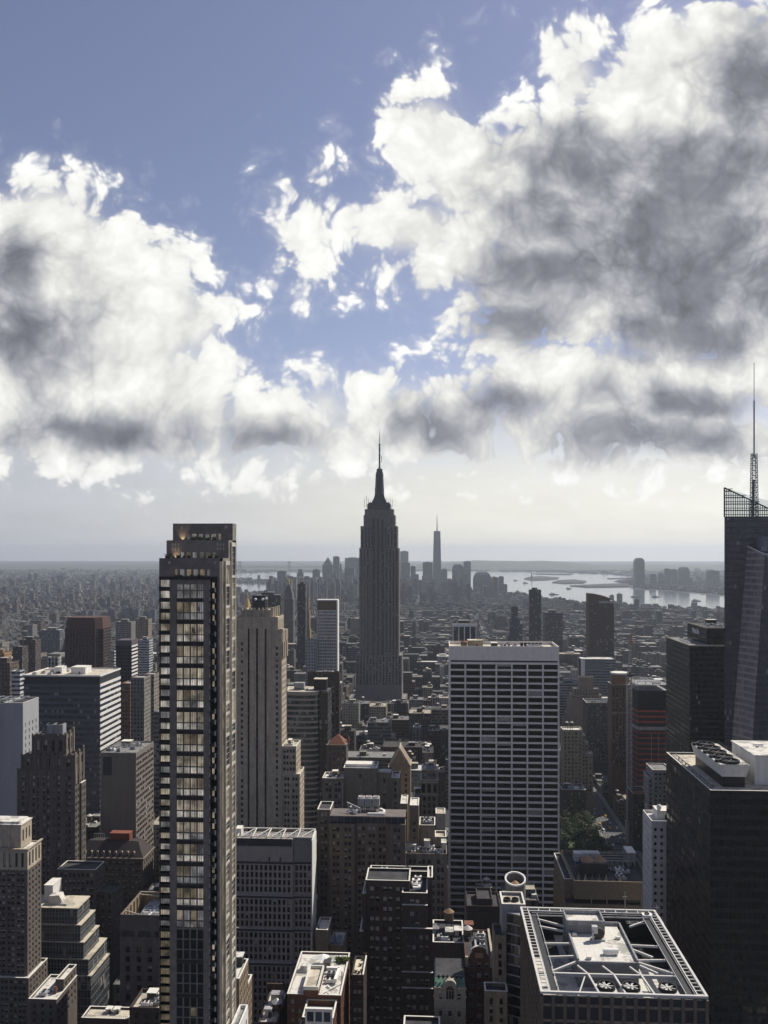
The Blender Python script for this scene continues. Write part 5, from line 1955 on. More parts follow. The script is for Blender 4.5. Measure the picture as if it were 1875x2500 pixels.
# ------------------------------------------------------------------ the great spired skyscraper
Y = 1290
X = lambda u, d=0: px2x(u, Y + d)
Z = lambda v, d=0: px2z(925, v, Y + d)
ESB = mat('spired_tower_limestone', (0.20, 0.182, 0.172), vary=0.15, streak=0.1)
b = Bld('spired_skyscraper', 'very tall grey stone skyscraper with stepped top and long antenna spire, centre of the view', 'skyscraper', X(924), Y, ESB, ROOF_G, gl=GLASS_K, zvis=60, blinds=0.12, nwin=100)
xc = X(924)
S = lambda: sp(5.0, 2.2, 3.9, 3.3, 0.9, 1.5, 0.9)
# from the zoomed view: u = 840 + z * .1447, v = 1040 + z * .1447
def lev(u0, u1, va, vb_, y0, y1, N=None, W=None, **k):
    b.tier(X(u0), X(u1), Y + y0, Y + y1, max(0, Z(vb_)), Z(va), N=N, W=W, E=W, **k)
lev(876.5, 973.5, 1338, 1690, 4, 46, S(), S())                      # wings of the shaft
lev(879.5, 969.5, 1284, 1338, 5, 45, S(), S())
lev(886.5, 964, 1257, 1284, 8, 42, sp(5.4, 1.4, 10, 6.5, 2.0, 5, 0.6), None)
lev(889, 960, 1242, 1257, 10, 40, sp(9, 1.2, 4, 1.5, 2, 1.2, 0.4), None, par=2)
lev(868, 981, 1600, 2000, 1, 49, S(), S())
lev(862, 992, 1705, 2000, -2, 52, S(), S())
lev(850, 1020, 1765, 2200, -8, 56, S(), S())
# the middle bay stands a little proud and has its own window stripes
m = MB()
for (u, wd) in ((912, 3.0), (923.5, 3.0), (933, 3.0)):
    m.box(X(u - 2.2), X(u + 2.2), Y + 2.9, Y + 4.2, Z(1700), Z(1268))
b.part('window_stripe', m, curtain('stripe_glass', 3.9, 1.6, (0.018, 0.018, 0.022), (0.07, 0.07, 0.08), 0.42, 0.3, 0.12, 0.5, 0.12))
m = MB()
for u in (905, 917.8, 928.3, 938.5):
    m.box(X(u - 1.6), X(u + 1.6), Y + 2.2, Y + 4.3, Z(1700), Z(1262))
for u in (881, 891, 900, 946, 955, 966):
    m.box(X(u - 0.8), X(u + 0.8), Y + 3.3, Y + 4.1, Z(1600), Z(1340))
b.part('pier', m, ESB)
SP = mat('spire_metal', (0.075, 0.075, 0.085), rough=0.4, metal=0.2)
yc = Y + 25
ZS = lambda v: px2z(925, v, yc)
H = lambda du: du / F * dep(925, yc) / 1.0
def ring(mb, hw, va, vb_, hw2=None):
    hw2 = hw if hw2 is None else hw2
    a, c = H(hw), H(hw2)
    mb.frustum(xc - a, xc + a, yc - a, yc + a, ZS(vb_), xc - c, xc + c, yc - c, yc + c, ZS(va))
m = MB()
ring(m, 28, 1232, 1244)
ring(m, 25, 1228, 1232)
ring(m, 18, 1222, 1229, 16)
b.part('observation_deck', m, SP)
for i, (u, h_) in enumerate(((890, 8), (895, 12), (899, 9), (905, 6), (943, 9), (948, 7), (953, 8), (958, 6))):
    b.mast(px2x(u, yc - 12), yc - 12, ZS(1240), h_ + 6, 0.3)
m = MB()
a = H(9.6)
ring(m, 16, 1212, 1224, 11.5)
ring(m, 11.5, 1197, 1212, 9.7)
ring(m, 9.7, 1163, 1197, 8.9)
b.part('mooring_mast', m, SP)
m = MB()
for sx in (-1, 1):
    for sy in (-1, 1):
        m.frustum(xc + sx * H(9) - 1.6, xc + sx * H(9) + 1.6, yc + sy * H(9) - 1.6, yc + sy * H(9) + 1.6, ZS(1222), xc + sx * H(8) - 0.7, xc + sx * H(8) + 0.7, yc + sy * H(8) - 0.7, yc + sy * H(8) + 0.7, ZS(1166))
b.part('mast_wing', m, mat('wing_aluminium', (0.18, 0.18, 0.2), rough=0.4, metal=0.3))
m = MB()
m.box(xc - 1.7, xc + 1.7, yc - H(9.9), yc - H(8.5), ZS(1222), ZS(1164))
b.part('mast_window', m, GLASS_K)
m = MB()
m.lathe(xc, yc, [(H(9), ZS(1164)), (H(9.6), ZS(1162)), (H(9.6), ZS(1157)), (H(8.6), ZS(1156.5)), (H(8.6), ZS(1152)), (H(7.2), ZS(1152)), (H(7.2), ZS(1147)), (H(7.8), ZS(1146)), (H(3), ZS(1143)), (H(2), ZS(1140))], 24)
b.part('mast_cap', m, SP)
m = MB()
m.lathe(xc, yc, [(H(2.0), ZS(1144)), (H(2.1), ZS(1118)), (H(1.7), ZS(1105)), (H(1.9), ZS(1098)), (H(1.4), ZS(1092)), (H(1.3), ZS(1084)), (H(0.7), ZS(1083)), (H(0.55), ZS(1058)), (H(0.2), ZS(1056)), (H(0.12), ZS(1045))], 10)
for v in (1085, 1088, 1093, 1098, 1112):
    m.box(xc - H(2.4), xc + H(2.4), yc - 1.4, yc + 1.4, ZS(v) - 0.4, ZS(v) + 0.4)
m.bar((xc + H(1.5), yc, ZS(1128)), (xc + H(5.2), yc, ZS(1128)), 0.5)
m.bar((xc + H(5.0), yc, ZS(1129)), (xc + H(5.0), yc, ZS(1113)), 0.8)
for k in range(16):
    z = ZS(1142) + k * 3.0
    m.bar((xc - H(2), yc - H(2), z), (xc + H(2), yc - H(2), z + 2.4), 0.3)
b.part('antenna_spire', m, SP)
m = MB()
m.bar((xc - H(11), yc, ZS(1206)), (xc - H(11), yc, ZS(1192)), 0.7)
m.bar((xc - H(11), yc, ZS(1200)), (xc - H(8), yc, ZS(1200)), 0.4)
b.part('antenna', m, SP)
b.done(1720, (X(845), X(1040), Y - 8, Y + 56))

# ------------------------------------------------------------------ faceted glass skyscraper at the right edge with lattice mast
Y = 560
X = lambda u, d=0: px2x(u, Y + d)
Z = lambda v, d=0: px2z(1800, v, Y + d)
CWB = curtain('faceted_tower_glass', 4.0, 1.55, (0.040, 0.045, 0.062), (0.055, 0.06, 0.075), 0.36, 0.22, 0.06, 0.35, 0.02)
CWF = curtain('facet_reflection_glass', 4.0, 1.55, (0.13, 0.12, 0.14), (0.25, 0.235, 0.25), 0.36, 0.25, 0.06, 0.3, 0.04)  # tower glass made paler, sky reflection put into the facet's colour
b = Bld('faceted_glass_skyscraper', 'dark faceted glass skyscraper with sloping lattice crown, cut by the right edge', 'skyscraper', X(1850), Y, DKGREY, ROOF_G)
x0, x1 = X(1768.5), X(2010)
z0 = Z(1262)
m = MB()
m.prism([(x0, Y), (x1, Y), (x1, Y + 50), (x0 + 21, Y + 50)], 0, z0)
b.part('glass_body', m, CWB)
# open lattice crown, sloping down to the right
def ztop(x):
    u = x2u(x, Y)
    return Z(1190.5 + max(0, (u - 1770)) * 0.475)
m = MB()
nx = 44
for i in range(nx + 1):
    x = x0 + (x1 - x0) * i / nx
    zt = ztop(x)
    if zt > z0 + 0.5:
        m.bar((x, Y + 0.1, z0), (x, Y + 0.1, zt), 0.34)
z = z0
while z < ztop(x0):
    u_end = 1770 + (1190.5 - (VH - (z - EYE) * F / dep(1800, Y))) / -0.475
    xe = min(x1, X(1770 + ((VH - (z - EYE) * F / dep(1800, Y)) - 1190.5) / 0.475))
    for dz in (0, 1.5):
        if xe > x0 + 0.5:
            m.bar((x0, Y + 0.1, z + dz), (xe, Y + 0.1, z + dz), 0.42 if dz else 0.6)
    z += 4.1
m.bar((x0, Y, ztop(x0)), (x1, Y, ztop(x1)), 0.7)
m.bar((x0, Y, z0), (x0, Y, ztop(x0)), 0.7)
b.part('crown_lattice', m, DKGREY)
m = MB()
m.add([(x0, Y + 0.4, z0), (x1, Y + 0.4, z0), (x1, Y + 0.4, max(z0 + .1, ztop(x1))), (x0, Y + 0.4, ztop(x0))], [(0, 1, 2, 3)])
m2 = bpy.data.materials.new('clear_screen_glass')
m2.use_nodes = True
gg = G(m2.node_tree)
m2.node_tree.nodes.clear()
tr, gl_ = gg.n('ShaderNodeBsdfTransparent'), gg.n('ShaderNodeBsdfGlossy')
tr.inputs[0].default_value = (0.72, 0.76, 0.78, 1)
mx = gg.n('ShaderNodeMixShader')
mx.inputs[0].default_value = 0.08
gg.link(tr.outputs[0], mx.inputs[1]); gg.link(gl_.outputs[0], mx.inputs[2])
oo = gg.n('ShaderNodeOutputMaterial')
gg.link(mx.outputs[0], oo.inputs[0])
b.part('crown_glass', m, m2)
# the cut corner: a leaning facet and the nearer, lower prism
yn = Y - 16
XN = lambda u: px2x(u, yn)
ZN = lambda v: px2z(1850, v, yn)
zl, zr = px2z(1822, 1333, Y), ZN(1353)
A, B_ = (X(1824), Y - 0.02, zl), (XN(1867), yn, zr)
Cb, Db = (X(1745), Y - 0.02, 0.0), (XN(1800), yn, 0.0)
m = MB()
m.add([A, B_, Db, Cb], [(0, 1, 2, 3)])
b.part('leaning_facet', m, CWF)
m = MB()
xe = x1 + 4
m.add([B_, (xe, yn, zr), (xe, yn, 0), Db, (xe, Y - 0.02, zr), A, (xe, Y - 0.02, zl)], [(0, 1, 2, 3), (0, 1, 4), (0, 5, 6, 4)])
b.part('front_prism', m, CWB)
m = MB()
m.bar((A[0], A[1] - 0.2, A[2]), (B_[0], B_[1] - 0.2, B_[2]), 0.5)
m.bar((B_[0], B_[1] - 0.2, B_[2]), (xe, yn - 0.2, zr), 0.5)
b.part('coping', m, WHITE)
m = MB()
m.box(XN(1867), XN(1900), yn + 6, yn + 14, zr + 0.1, zr + 11)
b.part('roof_house', m, curtain('roof_house_glass', 4.0, 1.5, (0.12, 0.15, 0.21), (0.1, 0.12, 0.17), 0.1, 0.2))
# lattice mast
ym = Y + 22
xm, xt = px2x(1841, ym), px2x(1838, ym)
zb_, ztip = px2z(1840, 1262, ym), px2z(1840, 886, ym)
MASTM = mat('mast_blue_grey_steel', (0.10, 0.12, 0.17), rough=0.5)
m = MB()
NS = 26
zs_ = [zb_ + (ztip - 60 - zb_) * k / NS for k in range(NS + 1)]
def half(z):
    return 1.85 * (1 - (z - zb_) / (ztip - zb_)) ** 0.8 + 0.25
for k in range(NS):
    a, c = zs_[k], zs_[k + 1]
    ha, hc = half(a), half(c)
    ca = [(xm + sx * ha, ym + sy * ha, a) for sx, sy in ((-1, -1), (1, -1), (1, 1), (-1, 1))]
    cc = [(xm + sx * hc, ym + sy * hc, c) for sx, sy in ((-1, -1), (1, -1), (1, 1), (-1, 1))]
    for i in range(4):
        j = (i + 1) % 4
        m.bar(ca[i], cc[i], 0.34)
        m.bar(ca[i], ca[j], 0.22)
        m.bar(ca[i if k % 2 else j], cc[j if k % 2 else i], 0.2)
m.bar((xm - 0.9, ym - 0.8, zb_), (xm - 0.3, ym - 0.3, zs_[15]), 1.1)
m.bar((xm, ym, zs_[-1] - 3), (xm, ym, ztip), 0.32)
m.bar((xm, ym, zs_[-1] - 3), (xm, ym, ztip - 25), 0.7)
b.part('lattice_mast', m, MASTM)
b.done(1830, (X(1740), x1, yn, Y + 50))

# ------------------------------------------------------------------ big black office slab, right edge
Y = 330
X = lambda u, d=0: px2x(u, Y + d)
Z = lambda v, d=0: px2z(1760, v, Y + d)
BLK = curtain('black_tower_glass', 3.9, 1.75, (0.010, 0.010, 0.011), (0.016, 0.014, 0.014), 0.42, 0.15, 0.10, 0.8, 0.004, spec=0.5)
b = Bld('black_office_slab', 'huge black glass office slab with a cream roof edge and big white cooling tower', 'building', X(1800), Y, BLACK, ROOF_C)
zt = Z(1930)
x0, x1 = X(1735), X(1735) + 62
yb = Y * (VPX - 1735) / (VPX - 1616)
ye = Y + 62
m = MB()
m.box(x0, x1, Y, ye, 0, zt - 1.0)
b.part('glass_body', m, BLK)
m = MB()
m.box(x0 - 0.1, x1, Y - 0.1, Y + 1.2, zt - 1.0, zt)
m.box(x0 - 0.1, x0 + 1.2, Y + 1.2, ye + 0.1, zt - 1.0, zt)
m.box(x0 + 1.2, x1, ye - 1.2, ye + 0.1, zt - 1.0, zt)
b.part('parapet', m, BLACK)
m = MB()
m.box(x0 - 0.05, x1, Y - 0.05, Y + 0.5, zt + 0.004, zt + 0.12)
m.box(x0 - 0.05, x0 + 0.5, Y + 0.5, ye, zt + 0.004, zt + 0.12)
m.box(x0 + 0.5, x1, ye - 0.5, ye, zt + 0.004, zt + 0.12)
b.part('coping', m, COPING)
m = MB()
m.box(x0 + 1.2, x1, Y + 1.2, ye - 1.2, zt - 0.9, zt - 0.6)
b.part('roof', m, ROOF_C)
m = MB()
for k in range(30):
    m.bar((x0 + 2.2, Y + 3 + k * 2, zt - 0.6), (x0 + 2.2, Y + 3 + k * 2, zt + 0.6), 0.08)
m.bar((x0 + 2.2, Y + 3, zt + 0.6), (x0 + 2.2, ye - 3, zt + 0.6), 0.1)
b.part('roof_railing', m, DKGREY)
# cooling tower: a long tapering white box on legs with five fans
za = zt + 3.4
def corner(u, v, z):
    d = (EYE - z) * F / (v - VH)
    c = (u - CX) / F
    return d * (c * cY - sY), d * (c * sY + cY)
zc = zt + 8.2
cx0, cy0 = corner(1757, 1867, zc)
cx1, _ = corner(1829, 1867, zc)
_, cy1 = corner(1690, 1815, zc)
m = MB()
m.frustum(cx0 + 1.3, cx1 - 1.0, cy0 + 1.0, cy1 - 1, za, cx0, cx1, cy0, cy1, zc)
m.cur = 1
m.box(cx0 + 1.5, cx1 - 1.4, cy0 + 1.2, cy1 - 1.2, zt - 0.6, za)
ct = b.part('cooling_tower', m, [CONC_W, BLACK])
m = MB()
m.box(cx0 + 0.2, cx1 - 0.2, cy0 + 0.2, cy1 - 0.2, zc + 0.01, zc + 0.15)
m.build('deck', [ROOF_W], ct)
m = MB()
for (p, q_) in (((cx0, cy0), (cx1, cy0)), ((cx1, cy0), (cx1, cy1)), ((cx0, cy1), (cx1, cy1)), ((cx0, cy0), (cx0, cy1))):
    m.bar((*p, zc + 1.1), (*q_, zc + 1.1), 0.1)
    for k in range(9):
        t = k / 8
        xx, yy = p[0] + (q_[0] - p[0]) * t, p[1] + (q_[1] - p[1]) * t
        m.bar((xx, yy, zc), (xx, yy, zc + 1.1), 0.08)
m.build('handrail', [DKGREY], ct)
for k in range(5):
    yy = cy0 + (cy1 - cy0) * (k + 0.5) / 5
    m = MB()
    xx = (cx0 + cx1) / 2 - 0.6
    rr = min((cy1 - cy0) / 10, (cx1 - cx0) * 0.33)
    m.lathe(xx, yy, [(rr, zc + 0.15), (rr * 0.97, zc + 1.2), (rr * 0.86, zc + 1.2), (rr * 0.86, zc + 0.3)], 20)
    m.box(xx - rr * 1.5, xx - rr * 0.9, yy - 0.6, yy + 0.6, zc + 0.15, zc + 1.2)
    for j in range(6):
        a = j * math.pi / 3
        m.bar((xx, yy, zc + 0.75), (xx + rr * 0.82 * math.cos(a), yy + rr * 0.82 * math.sin(a), zc + 0.8), 0.5, 0.08)
    m.build('fan', [DKGREY], ct)
# white-topped roof house at the far right
zw = zt + 11
wx0, wy0 = corner(1843, 1843, zw)
_, wy1 = corner(1789, 1808, zw)
m = MB()
m.box(wx0, x1 - 1, wy0, wy1, zt - 0.6, zw - 0.6)
m.cur = 1
m.box(wx0 - 0.4, x1 - 0.6, wy0 - 0.4, wy1 + 0.4, zw - 0.6, zw)
m.cur = 2
m.lathe(wx0 + 6, (wy0 + wy1) / 2 + 1, [(0.7, zw), (0.7, zw + 0.6)], 10)
m.bar((wx0 + 5, (wy0 + wy1) / 2 + 3, zw + 0.5), (wx0 + 9, (wy0 + wy1) / 2 + 3, zw + 0.5), 0.5)
b.part('roof_house', m, [CONC_W, ROOF_W, STEEL])
m = MB()
for k in range(10):
    m.box(cx0 - 3.0, cx0 - 2.6, Y + 6 + k * 5, Y + 6.4 + k * 5, zt - 0.6, zt + 0.8)
m.bar((cx0 - 2.8, Y + 6, zt + 0.6), (cx0 - 2.8, ye - 6, zt + 0.6), 0.35)
b.part('pipe', m, STEEL)
b.done(2500, (x0, x1, Y, ye))

# ------------------------------------------------------------------ white slim tower
Y = 400
X = lambda u, d=0: px2x(u, Y + d)
zt = px2z(1600, 2004, Y)
b = Bld('white_slim_tower', 'slim white-painted tower with small square windows and antenna, left of black slab', 'building', X(1595), Y, mat('white_painted_brick', (0.62, 0.62, 0.60), vary=0.15, streak=0.15), ROOF_W, gl=GLASS_K, zvis=10, blinds=0.15)
x0 = X(1591)
b.tier(x0, X(1640), Y, Y + 17, 0, zt, N=sp(3.1, 1.25, 3.25, 1.5, 0.3, 2.8, 0.4), E=sp(3.4, 0.9, 3.25, 1.4, 0.8, 3.2, 0.4), par=1.3)
b.bulkhead(X(1606, 6), X(1640, 6), Y + 7, Y + 15, zt - 1.3, zt + 2.4, CONC_W)
b.mast(X(1577, 16), Y + 16, zt - 1, 4.5, 0.12)
b.mast(X(1608, 6), Y + 6, zt - 1, 7.0, 0.12)
m = MB()
m.smooth = True
m.lathe(X(1609, 8), Y + 8, [(0.05, zt + 2.6), (0.9, zt + 3.0), (1.2, zt + 4.0), (0.9, zt + 5.0), (0.05, zt + 5.4)], 12)
b.part('radome', m, WHITE)
b.done(2300, (x0, X(1640), Y, Y + 17))

# ------------------------------------------------------------------ roof with fans (nearest building, bottom right)
ROOFFR = mat('white_steel_frame', (0.58, 0.57, 0.545), vary=0.1)
zt = 147.0
Yf = (EYE - zt) * F / (2420 - VH) * 1.0
x0, yf = corner(1322, 2419, zt)
x1, _ = corner(1721, 2423, zt)
_, yb = corner(1595, 2222, zt)
b = Bld('fan_roof_tower', 'glass office tower with open white steel roof frame and three big roof fans', 'building', (x0 + x1) / 2, yf, mat('bronze_mullion', (0.16, 0.125, 0.095), streak=0.2), ROOF_W, zvis=60)
TW_G = curtain('mirror_glass', 4.0, 1.25, (0.10, 0.09, 0.08), (0.14, 0.105, 0.075), 0.12, 0.1, 0.14, 0.9, 0.12)
m = MB()
m.box(x0 + 0.4, x1 - 0.4, yf + 0.4, yb - 0.4, 0, zt - 9)
b.part('glass_body', m, TW_G)
m = MB()
r_ = random.Random(5)
n = 14
for i in range(n + 1):
    x = x0 + (x1 - x0) * i / n
    m.box(x - 0.45, x + 0.45, yf - 0.25, yf + 0.4, 40, zt - 1.2)
    y = yf + (yb - yf) * i / n
    m.box(x0 - 0.25, x0 + 0.4, y - 0.45, y + 0.45, 40, zt - 1.2)
b.part('mullion', m, b.wall_m)
for k in range(26):
    z = zt - 3.2 - k * 4.0
    m = MB()
    m.box(x0 - 0.05, x1 + 0.05, yf - 0.05, yf + 0.5, z - 0.7, z)
    m.box(x0 - 0.05, x0 + 0.5, yf + 0.5, yb, z - 0.7, z)
    b.part('spandrel', m, LIME_DK)
WG = [glass('mirror_pane_pale', (0.70, 0.68, 0.66), 0.06, vary=0.35), glass('mirror_pane_tan', (0.42, 0.27, 0.15), 0.08, vary=0.3), GLASS_K, GLASS_B]
for w_ in WG[:2]:
    w_.node_tree.nodes['Principled BSDF'].inputs['Metallic'].default_value = 0.8
for k in range(4):
    for i in range(n):
        for j in range(3):
            xa = x0 + (x1 - x0) * (i + 0.13 + j * 0.25) / n
            xb_ = xa + (x1 - x0) / n * 0.24
            z1_ = zt - 3.95 - k * 4.0
            if j == 0 or r_.random() < 0.8:
                mm = MB()
                mm.quad((xa, yf + 0.3, z1_ - 3.2), (xb_, yf + 0.3, z1_ - 3.2), (xb_, yf + 0.3, z1_), (xa, yf + 0.3, z1_))
                if k < 2 and len(b.root.children) < 130:
                    b.part('window', mm, WG[min(3, int(r_.random() ** 1.1 * 4))])
# roof well
m = MB()
zf = zt - 8.5
m.box(x0 + 0.5, x1 - 0.5, yf + 0.5, yb - 0.5, zf - 0.4, zf)
b.part('roof', m, ROOF_W)
m = MB()
for (a0, a1, c0, c1) in ((x0, x1, yf, yf + 0.5), (x0, x1, yb - 0.5, yb), (x0, x0 + 0.5, yf + 0.5, yb - 0.5), (x1 - 0.5, x1, yf + 0.5, yb - 0.5)):
    m.box(a0, a1, c0, c1, zf - 1, zt - 1.2)
b.part('parapet_wall', m, DKGREY)
m = MB()
e = 0.3
for (a0, a1, c0, c1) in ((x0 - e, x1 + e, yf - e, yf + 0.35), (x0 - e, x1 + e, yb - 0.35, yb + e), (x0 - e, x0 + 0.35, yf + 0.35, yb - 0.35), (x1 - 0.35, x1 + e, yf + 0.35, yb - 0.35)):
    m.box(a0, a1, c0, c1, zt - 0.6, zt)
b.part('rim_beam', m, ROOFFR)
# second rim inside with teeth, and the dark gutter track
m = MB()
k_ = 2.1
for (a, c) in (((x0 + k_, yf + 0.6), (x0 + k_, yb - 2)), ((x1 - k_, yf + 0.6), (x1 - k_, yb - 2)), ((x0 + k_, yb - 2), (x1 - k_, yb - 2))):
    m.bar((*a, zt - 0.35), (*c, zt - 0.35), 0.3, 0.3)
for i in range(26):
    y = yf + 1 + (yb - yf - 3) * i / 25
    for xx, s_ in ((x0, 1), (x1, -1)):
        m.bar((xx + s_ * 0.2, y, zt - 0.3), (xx + s_ * k_, y, zt - 0.3), 0.26, 0.2)
for i in range(12):
    x = x0 + 2 + (x1 - x0 - 4) * i / 11
    m.bar((x, yb - 0.3, zt - 0.3), (x, yb - 2, zt - 0.3), 0.26, 0.2)
b.part('rim_bracket', m, ROOFFR)
m = MB()
for s_, xx in ((1, x0 + 3.6), (-1, x1 - 3.6)):
    m.box(xx - 0.9, xx + 0.9, yf + 1, yb - 3, zt - 1.2, zt - 1.0)
    m.cur = 1
    for o in (-1.1, 1.1):
        m.bar((xx + o, yf + 1, zt - 0.6), (xx + o, yb - 3.4, zt - 0.6), 0.16)
    m.cur = 0
m.box(x0 + 4.5, x1 - 4.5, yb - 4.4, yb - 3, zt - 1.2, zt - 1.0)
m.cur = 1
for o in (-4.6, -2.9):
    m.bar((x0 + 3, yb + o, zt - 0.6), (x1 - 3, yb + o, zt - 0.6), 0.16)
b.part('gutter_track', m, [DKGREY, STEEL])
W_, D_ = x1 - x0, yb - yf
def rel(a, c):
    return x0 + W_ * a, yf + D_ * c
# main cross beam and struts
m = MB()
yb1 = yf + D_ * 0.235
m.bar((x0 + 3.6, yb1, zt - 1.6), (x1 - 3.6, yb1, zt - 1.6), 0.55, 0.9)
b.part('cross_beam', m, ROOFFR)
hx0, hx1, hy0, hy1 = x0 + W_ * 0.30, x0 + W_ * 0.70, yf + D_ * 0.37, yf + D_ * 0.73
struts = [((x0 + 4.5, yf + D_ * .80), (hx0 - 1, yf + D_ * .76)), ((x0 + 4.5, yf + D_ * .90), (hx0, yf + D_ * .82)), ((x0 + 4.5, yf + D_ * .58), (hx0, yf + D_ * .60)),
          ((x0 + 4.5, yf + D_ * .42), (hx0, yf + D_ * .45)), ((x0 + 4.5, yf + D_ * .26), (hx0 + .5, yf + D_ * .40)),
          ((x1 - 4.5, yf + D_ * .58), (hx1, yf + D_ * .60)), ((x1 - 4.5, yf + D_ * .42), (hx1, yf + D_ * .42)), ((x1 - 4.5, yf + D_ * .27), (hx1, yf + D_ * .40)),
          ((x1 - 4.5, yf + D_ * .90), (hx1 + 3, yf + D_ * .84)), ((hx1, yf + D_ * .54), (hx1 + 5, yf + D_ * .46)), ((hx1, yf + D_ * .35), (hx1 + 4, yf + D_ * .28))]
for (p, q_) in struts:
    m = MB()
    m.bar((*p, zt - 1.6), (*q_, zt - 1.9), 0.5, 0.6)
    b.part('strut', m, ROOFFR)
for xx in (hx0 + 1.5, (hx0 + hx1) / 2, hx1 - 1):
    m = MB()
    m.bar((xx, yb1, zt - 1.3), (xx - 2.2, yb1 + 4, zt - 1.0), 0.4)
    m.bar((xx, yb1, zt - 1.3), (xx + 1.2, yf + 0.6, zt - 1.3), 0.45)
    b.part('strut', m, ROOFFR)
m = MB()
m.bar((x0 + 9.5, yf + 0.8, zt - 1.6), (x0 + 13, yb1 - 1, zt - 1.6), 0.3)
b.part('strut', m, ROOFFR)
# central roof house
m = MB()
zh = zt - 1.3
m.box(hx0, hx1, hy0, hy1, zf, zh - 0.5)
b.part('roof_house', m, mat('grey_roof_house', (0.22, 0.22, 0.23), vary=0.08))
m = MB()
m.box(hx0 + 0.5, hx1 - 0.5, hy0 + 0.5, hy1 + 2.8, zh - 0.5, zh - 0.3)
m.box(hx0 + 11.2, hx1 - 1.0, hy1, hy1 + 6, zf, zh - 0.31)
b.part('house_roof', m, ROOF_W)
m = MB()
m.box(hx0 - 0.1, hx1 + 0.1, hy0 - 0.1, hy0 + 0.4, zh - 0.5, zh + 0.1)
m.box(hx0 - 0.1, hx0 + 0.4, hy0 + 0.4, hy1, zh - 0.5, zh + 0.6)
m.box(hx1 - 0.4, hx1 + 0.1, hy0 + 0.4, hy1 + 6, zh - 0.5, zh + 0.6)
m.box(hx0 + 11.2, hx1 - 0.4, hy1 + 5.6, hy1 + 6, zh - 0.5, zh + 0.8)
b.part('house_parapet', m, CONC)
m = MB()
px0, px1, py0, py1 = hx0 - 0.4, hx0 + 11, hy1 - 0.5, hy1 + 7.5
zp = zt + 2.3
m.box(px0, px1, py0, py1, zf, zp - 1.4)
m.cur = 1
for (a0, a1, c0, c1) in ((px0, px1, py0, py0 + 0.4), (px0, px1, py1 - 0.4, py1), (px0, px0 + 0.4, py0 + 0.4, py1 - 0.4), (px1 - 0.4, px1, py0 + 0.4, py1 - 0.4)):
    m.box(a0, a1, c0, c1, zp - 1.4, zp)
m.cur = 2
m.box(px0 + 0.4, px1 - 0.4, py0 + 0.4, py1 - 0.4, zp - 1.4, zp - 1.15)
b.part('lift_house', m, [bpy.data.materials['grey_roof_house'], CONC, ROOF_W])
# fan blower and pipe on the house roof
m = MB()
bx, by = hx0 + W_ * 0.20, hy0 + D_ * 0.26
m.cur = 1
n_ = 20
ps = [(bx + 1.6 * math.cos(2 * math.pi * i / n_), zh + 1.8 + 1.6 * math.sin(2 * math.pi * i / n_)) for i in range(n_)]
m.add([(p[0], by, p[1]) for p in ps] + [(p[0], by + 1.6, p[1]) for p in ps], [(i, (i + 1) % n_, n_ + (i + 1) % n_, n_ + i) for i in range(n_)] + [tuple(range(n_)), tuple(range(2 * n_ - 1, n_ - 1, -1))])
m.cur = 0
m.box(bx - 2.0, bx - 0.4, by - 0.1, by + 1.5, zh + 1.9, zh + 3.9)
m.box(bx - 2.2, bx + 1.8, by - 0.2, by + 1.8, zh - 0.3, zh + 0.2)
m.tube([(bx - 1.9, by - 0.6, zh - 0.2), (bx - 1.9, by - 0.6, zh + 2.6)], 0.25)
b.part('blower', m, [STEEL, BLACK])
m = MB()
m.tube([(hx0 + W_ * 0.19, hy0 + D_ * .10, zh + 0.7), (hx0 + W_ * 0.29, hy0 + D_ * .10, zh + 0.7)], 0.75, 14)
for t in (0.2, 0.28):
    m.box(hx0 + W_ * t - 0.2, hx0 + W_ * t + 0.2, hy0 + D_ * .10 - 0.5, hy0 + D_ * .10 + 0.5, zh - 0.3, zh + 0.4)
b.part('tank_pipe', m, WHITE)
for (a, c) in ((0.05, 0.02), (0.01, 0.30), (0.31, 0.27)):
    m = MB()
    m.box(hx0 + W_ * a + 0.6, hx0 + W_ * a + 1.9, hy0 + D_ * c + 0.7, hy0 + D_ * c + 1.6, zh - 0.3, zh + 0.5)
    b.part('roof_vent', m, COPING)
# the three big fans
for k, a in enumerate((0.42, 0.575, 0.80)):
    fx, fy = rel(a, 0.105)
    m = MB()
    s_ = 2.55
    m.cur = 1
    m.box(fx - s_, fx + s_, fy - s_ * 0.9, fy + s_ * 0.9, zt - 3.0, zt - 1.6)
    m.cur = 0
    m.lathe(fx, fy, [(2.35, zt - 1.6), (2.35, zt - 0.6), (2.1, zt - 0.6), (2.1, zt - 1.5)], 28)
    fan = b.part('roof_fan', m, [BLACK, ROOFFR])
    m = MB()
    for j in range(7):
        t = 2 * math.pi * j / 7 + 0.3 * k
        d1, d2 = Vector((math.cos(t), math.sin(t), 0)), Vector((-math.sin(t), math.cos(t), 0))
        c = Vector((fx, fy, zt - 0.9))
        m.add([tuple(c + d1 * 0.3 - d2 * 0.16), tuple(c + d1 * 1.95 - d2 * 0.36 + Vector((0, 0, .12))), tuple(c + d1 * 1.95 + d2 * 0.36 - Vector((0, 0, .12))), tuple(c + d1 * 0.3 + d2 * 0.16)], [(0, 1, 2, 3)])
    m.lathe(fx, fy, [(0.42, zt - 1.2), (0.42, zt - 0.75), (0.1, zt - 0.65)], 12)
    m.build('blade', [ROOFFR], fan)
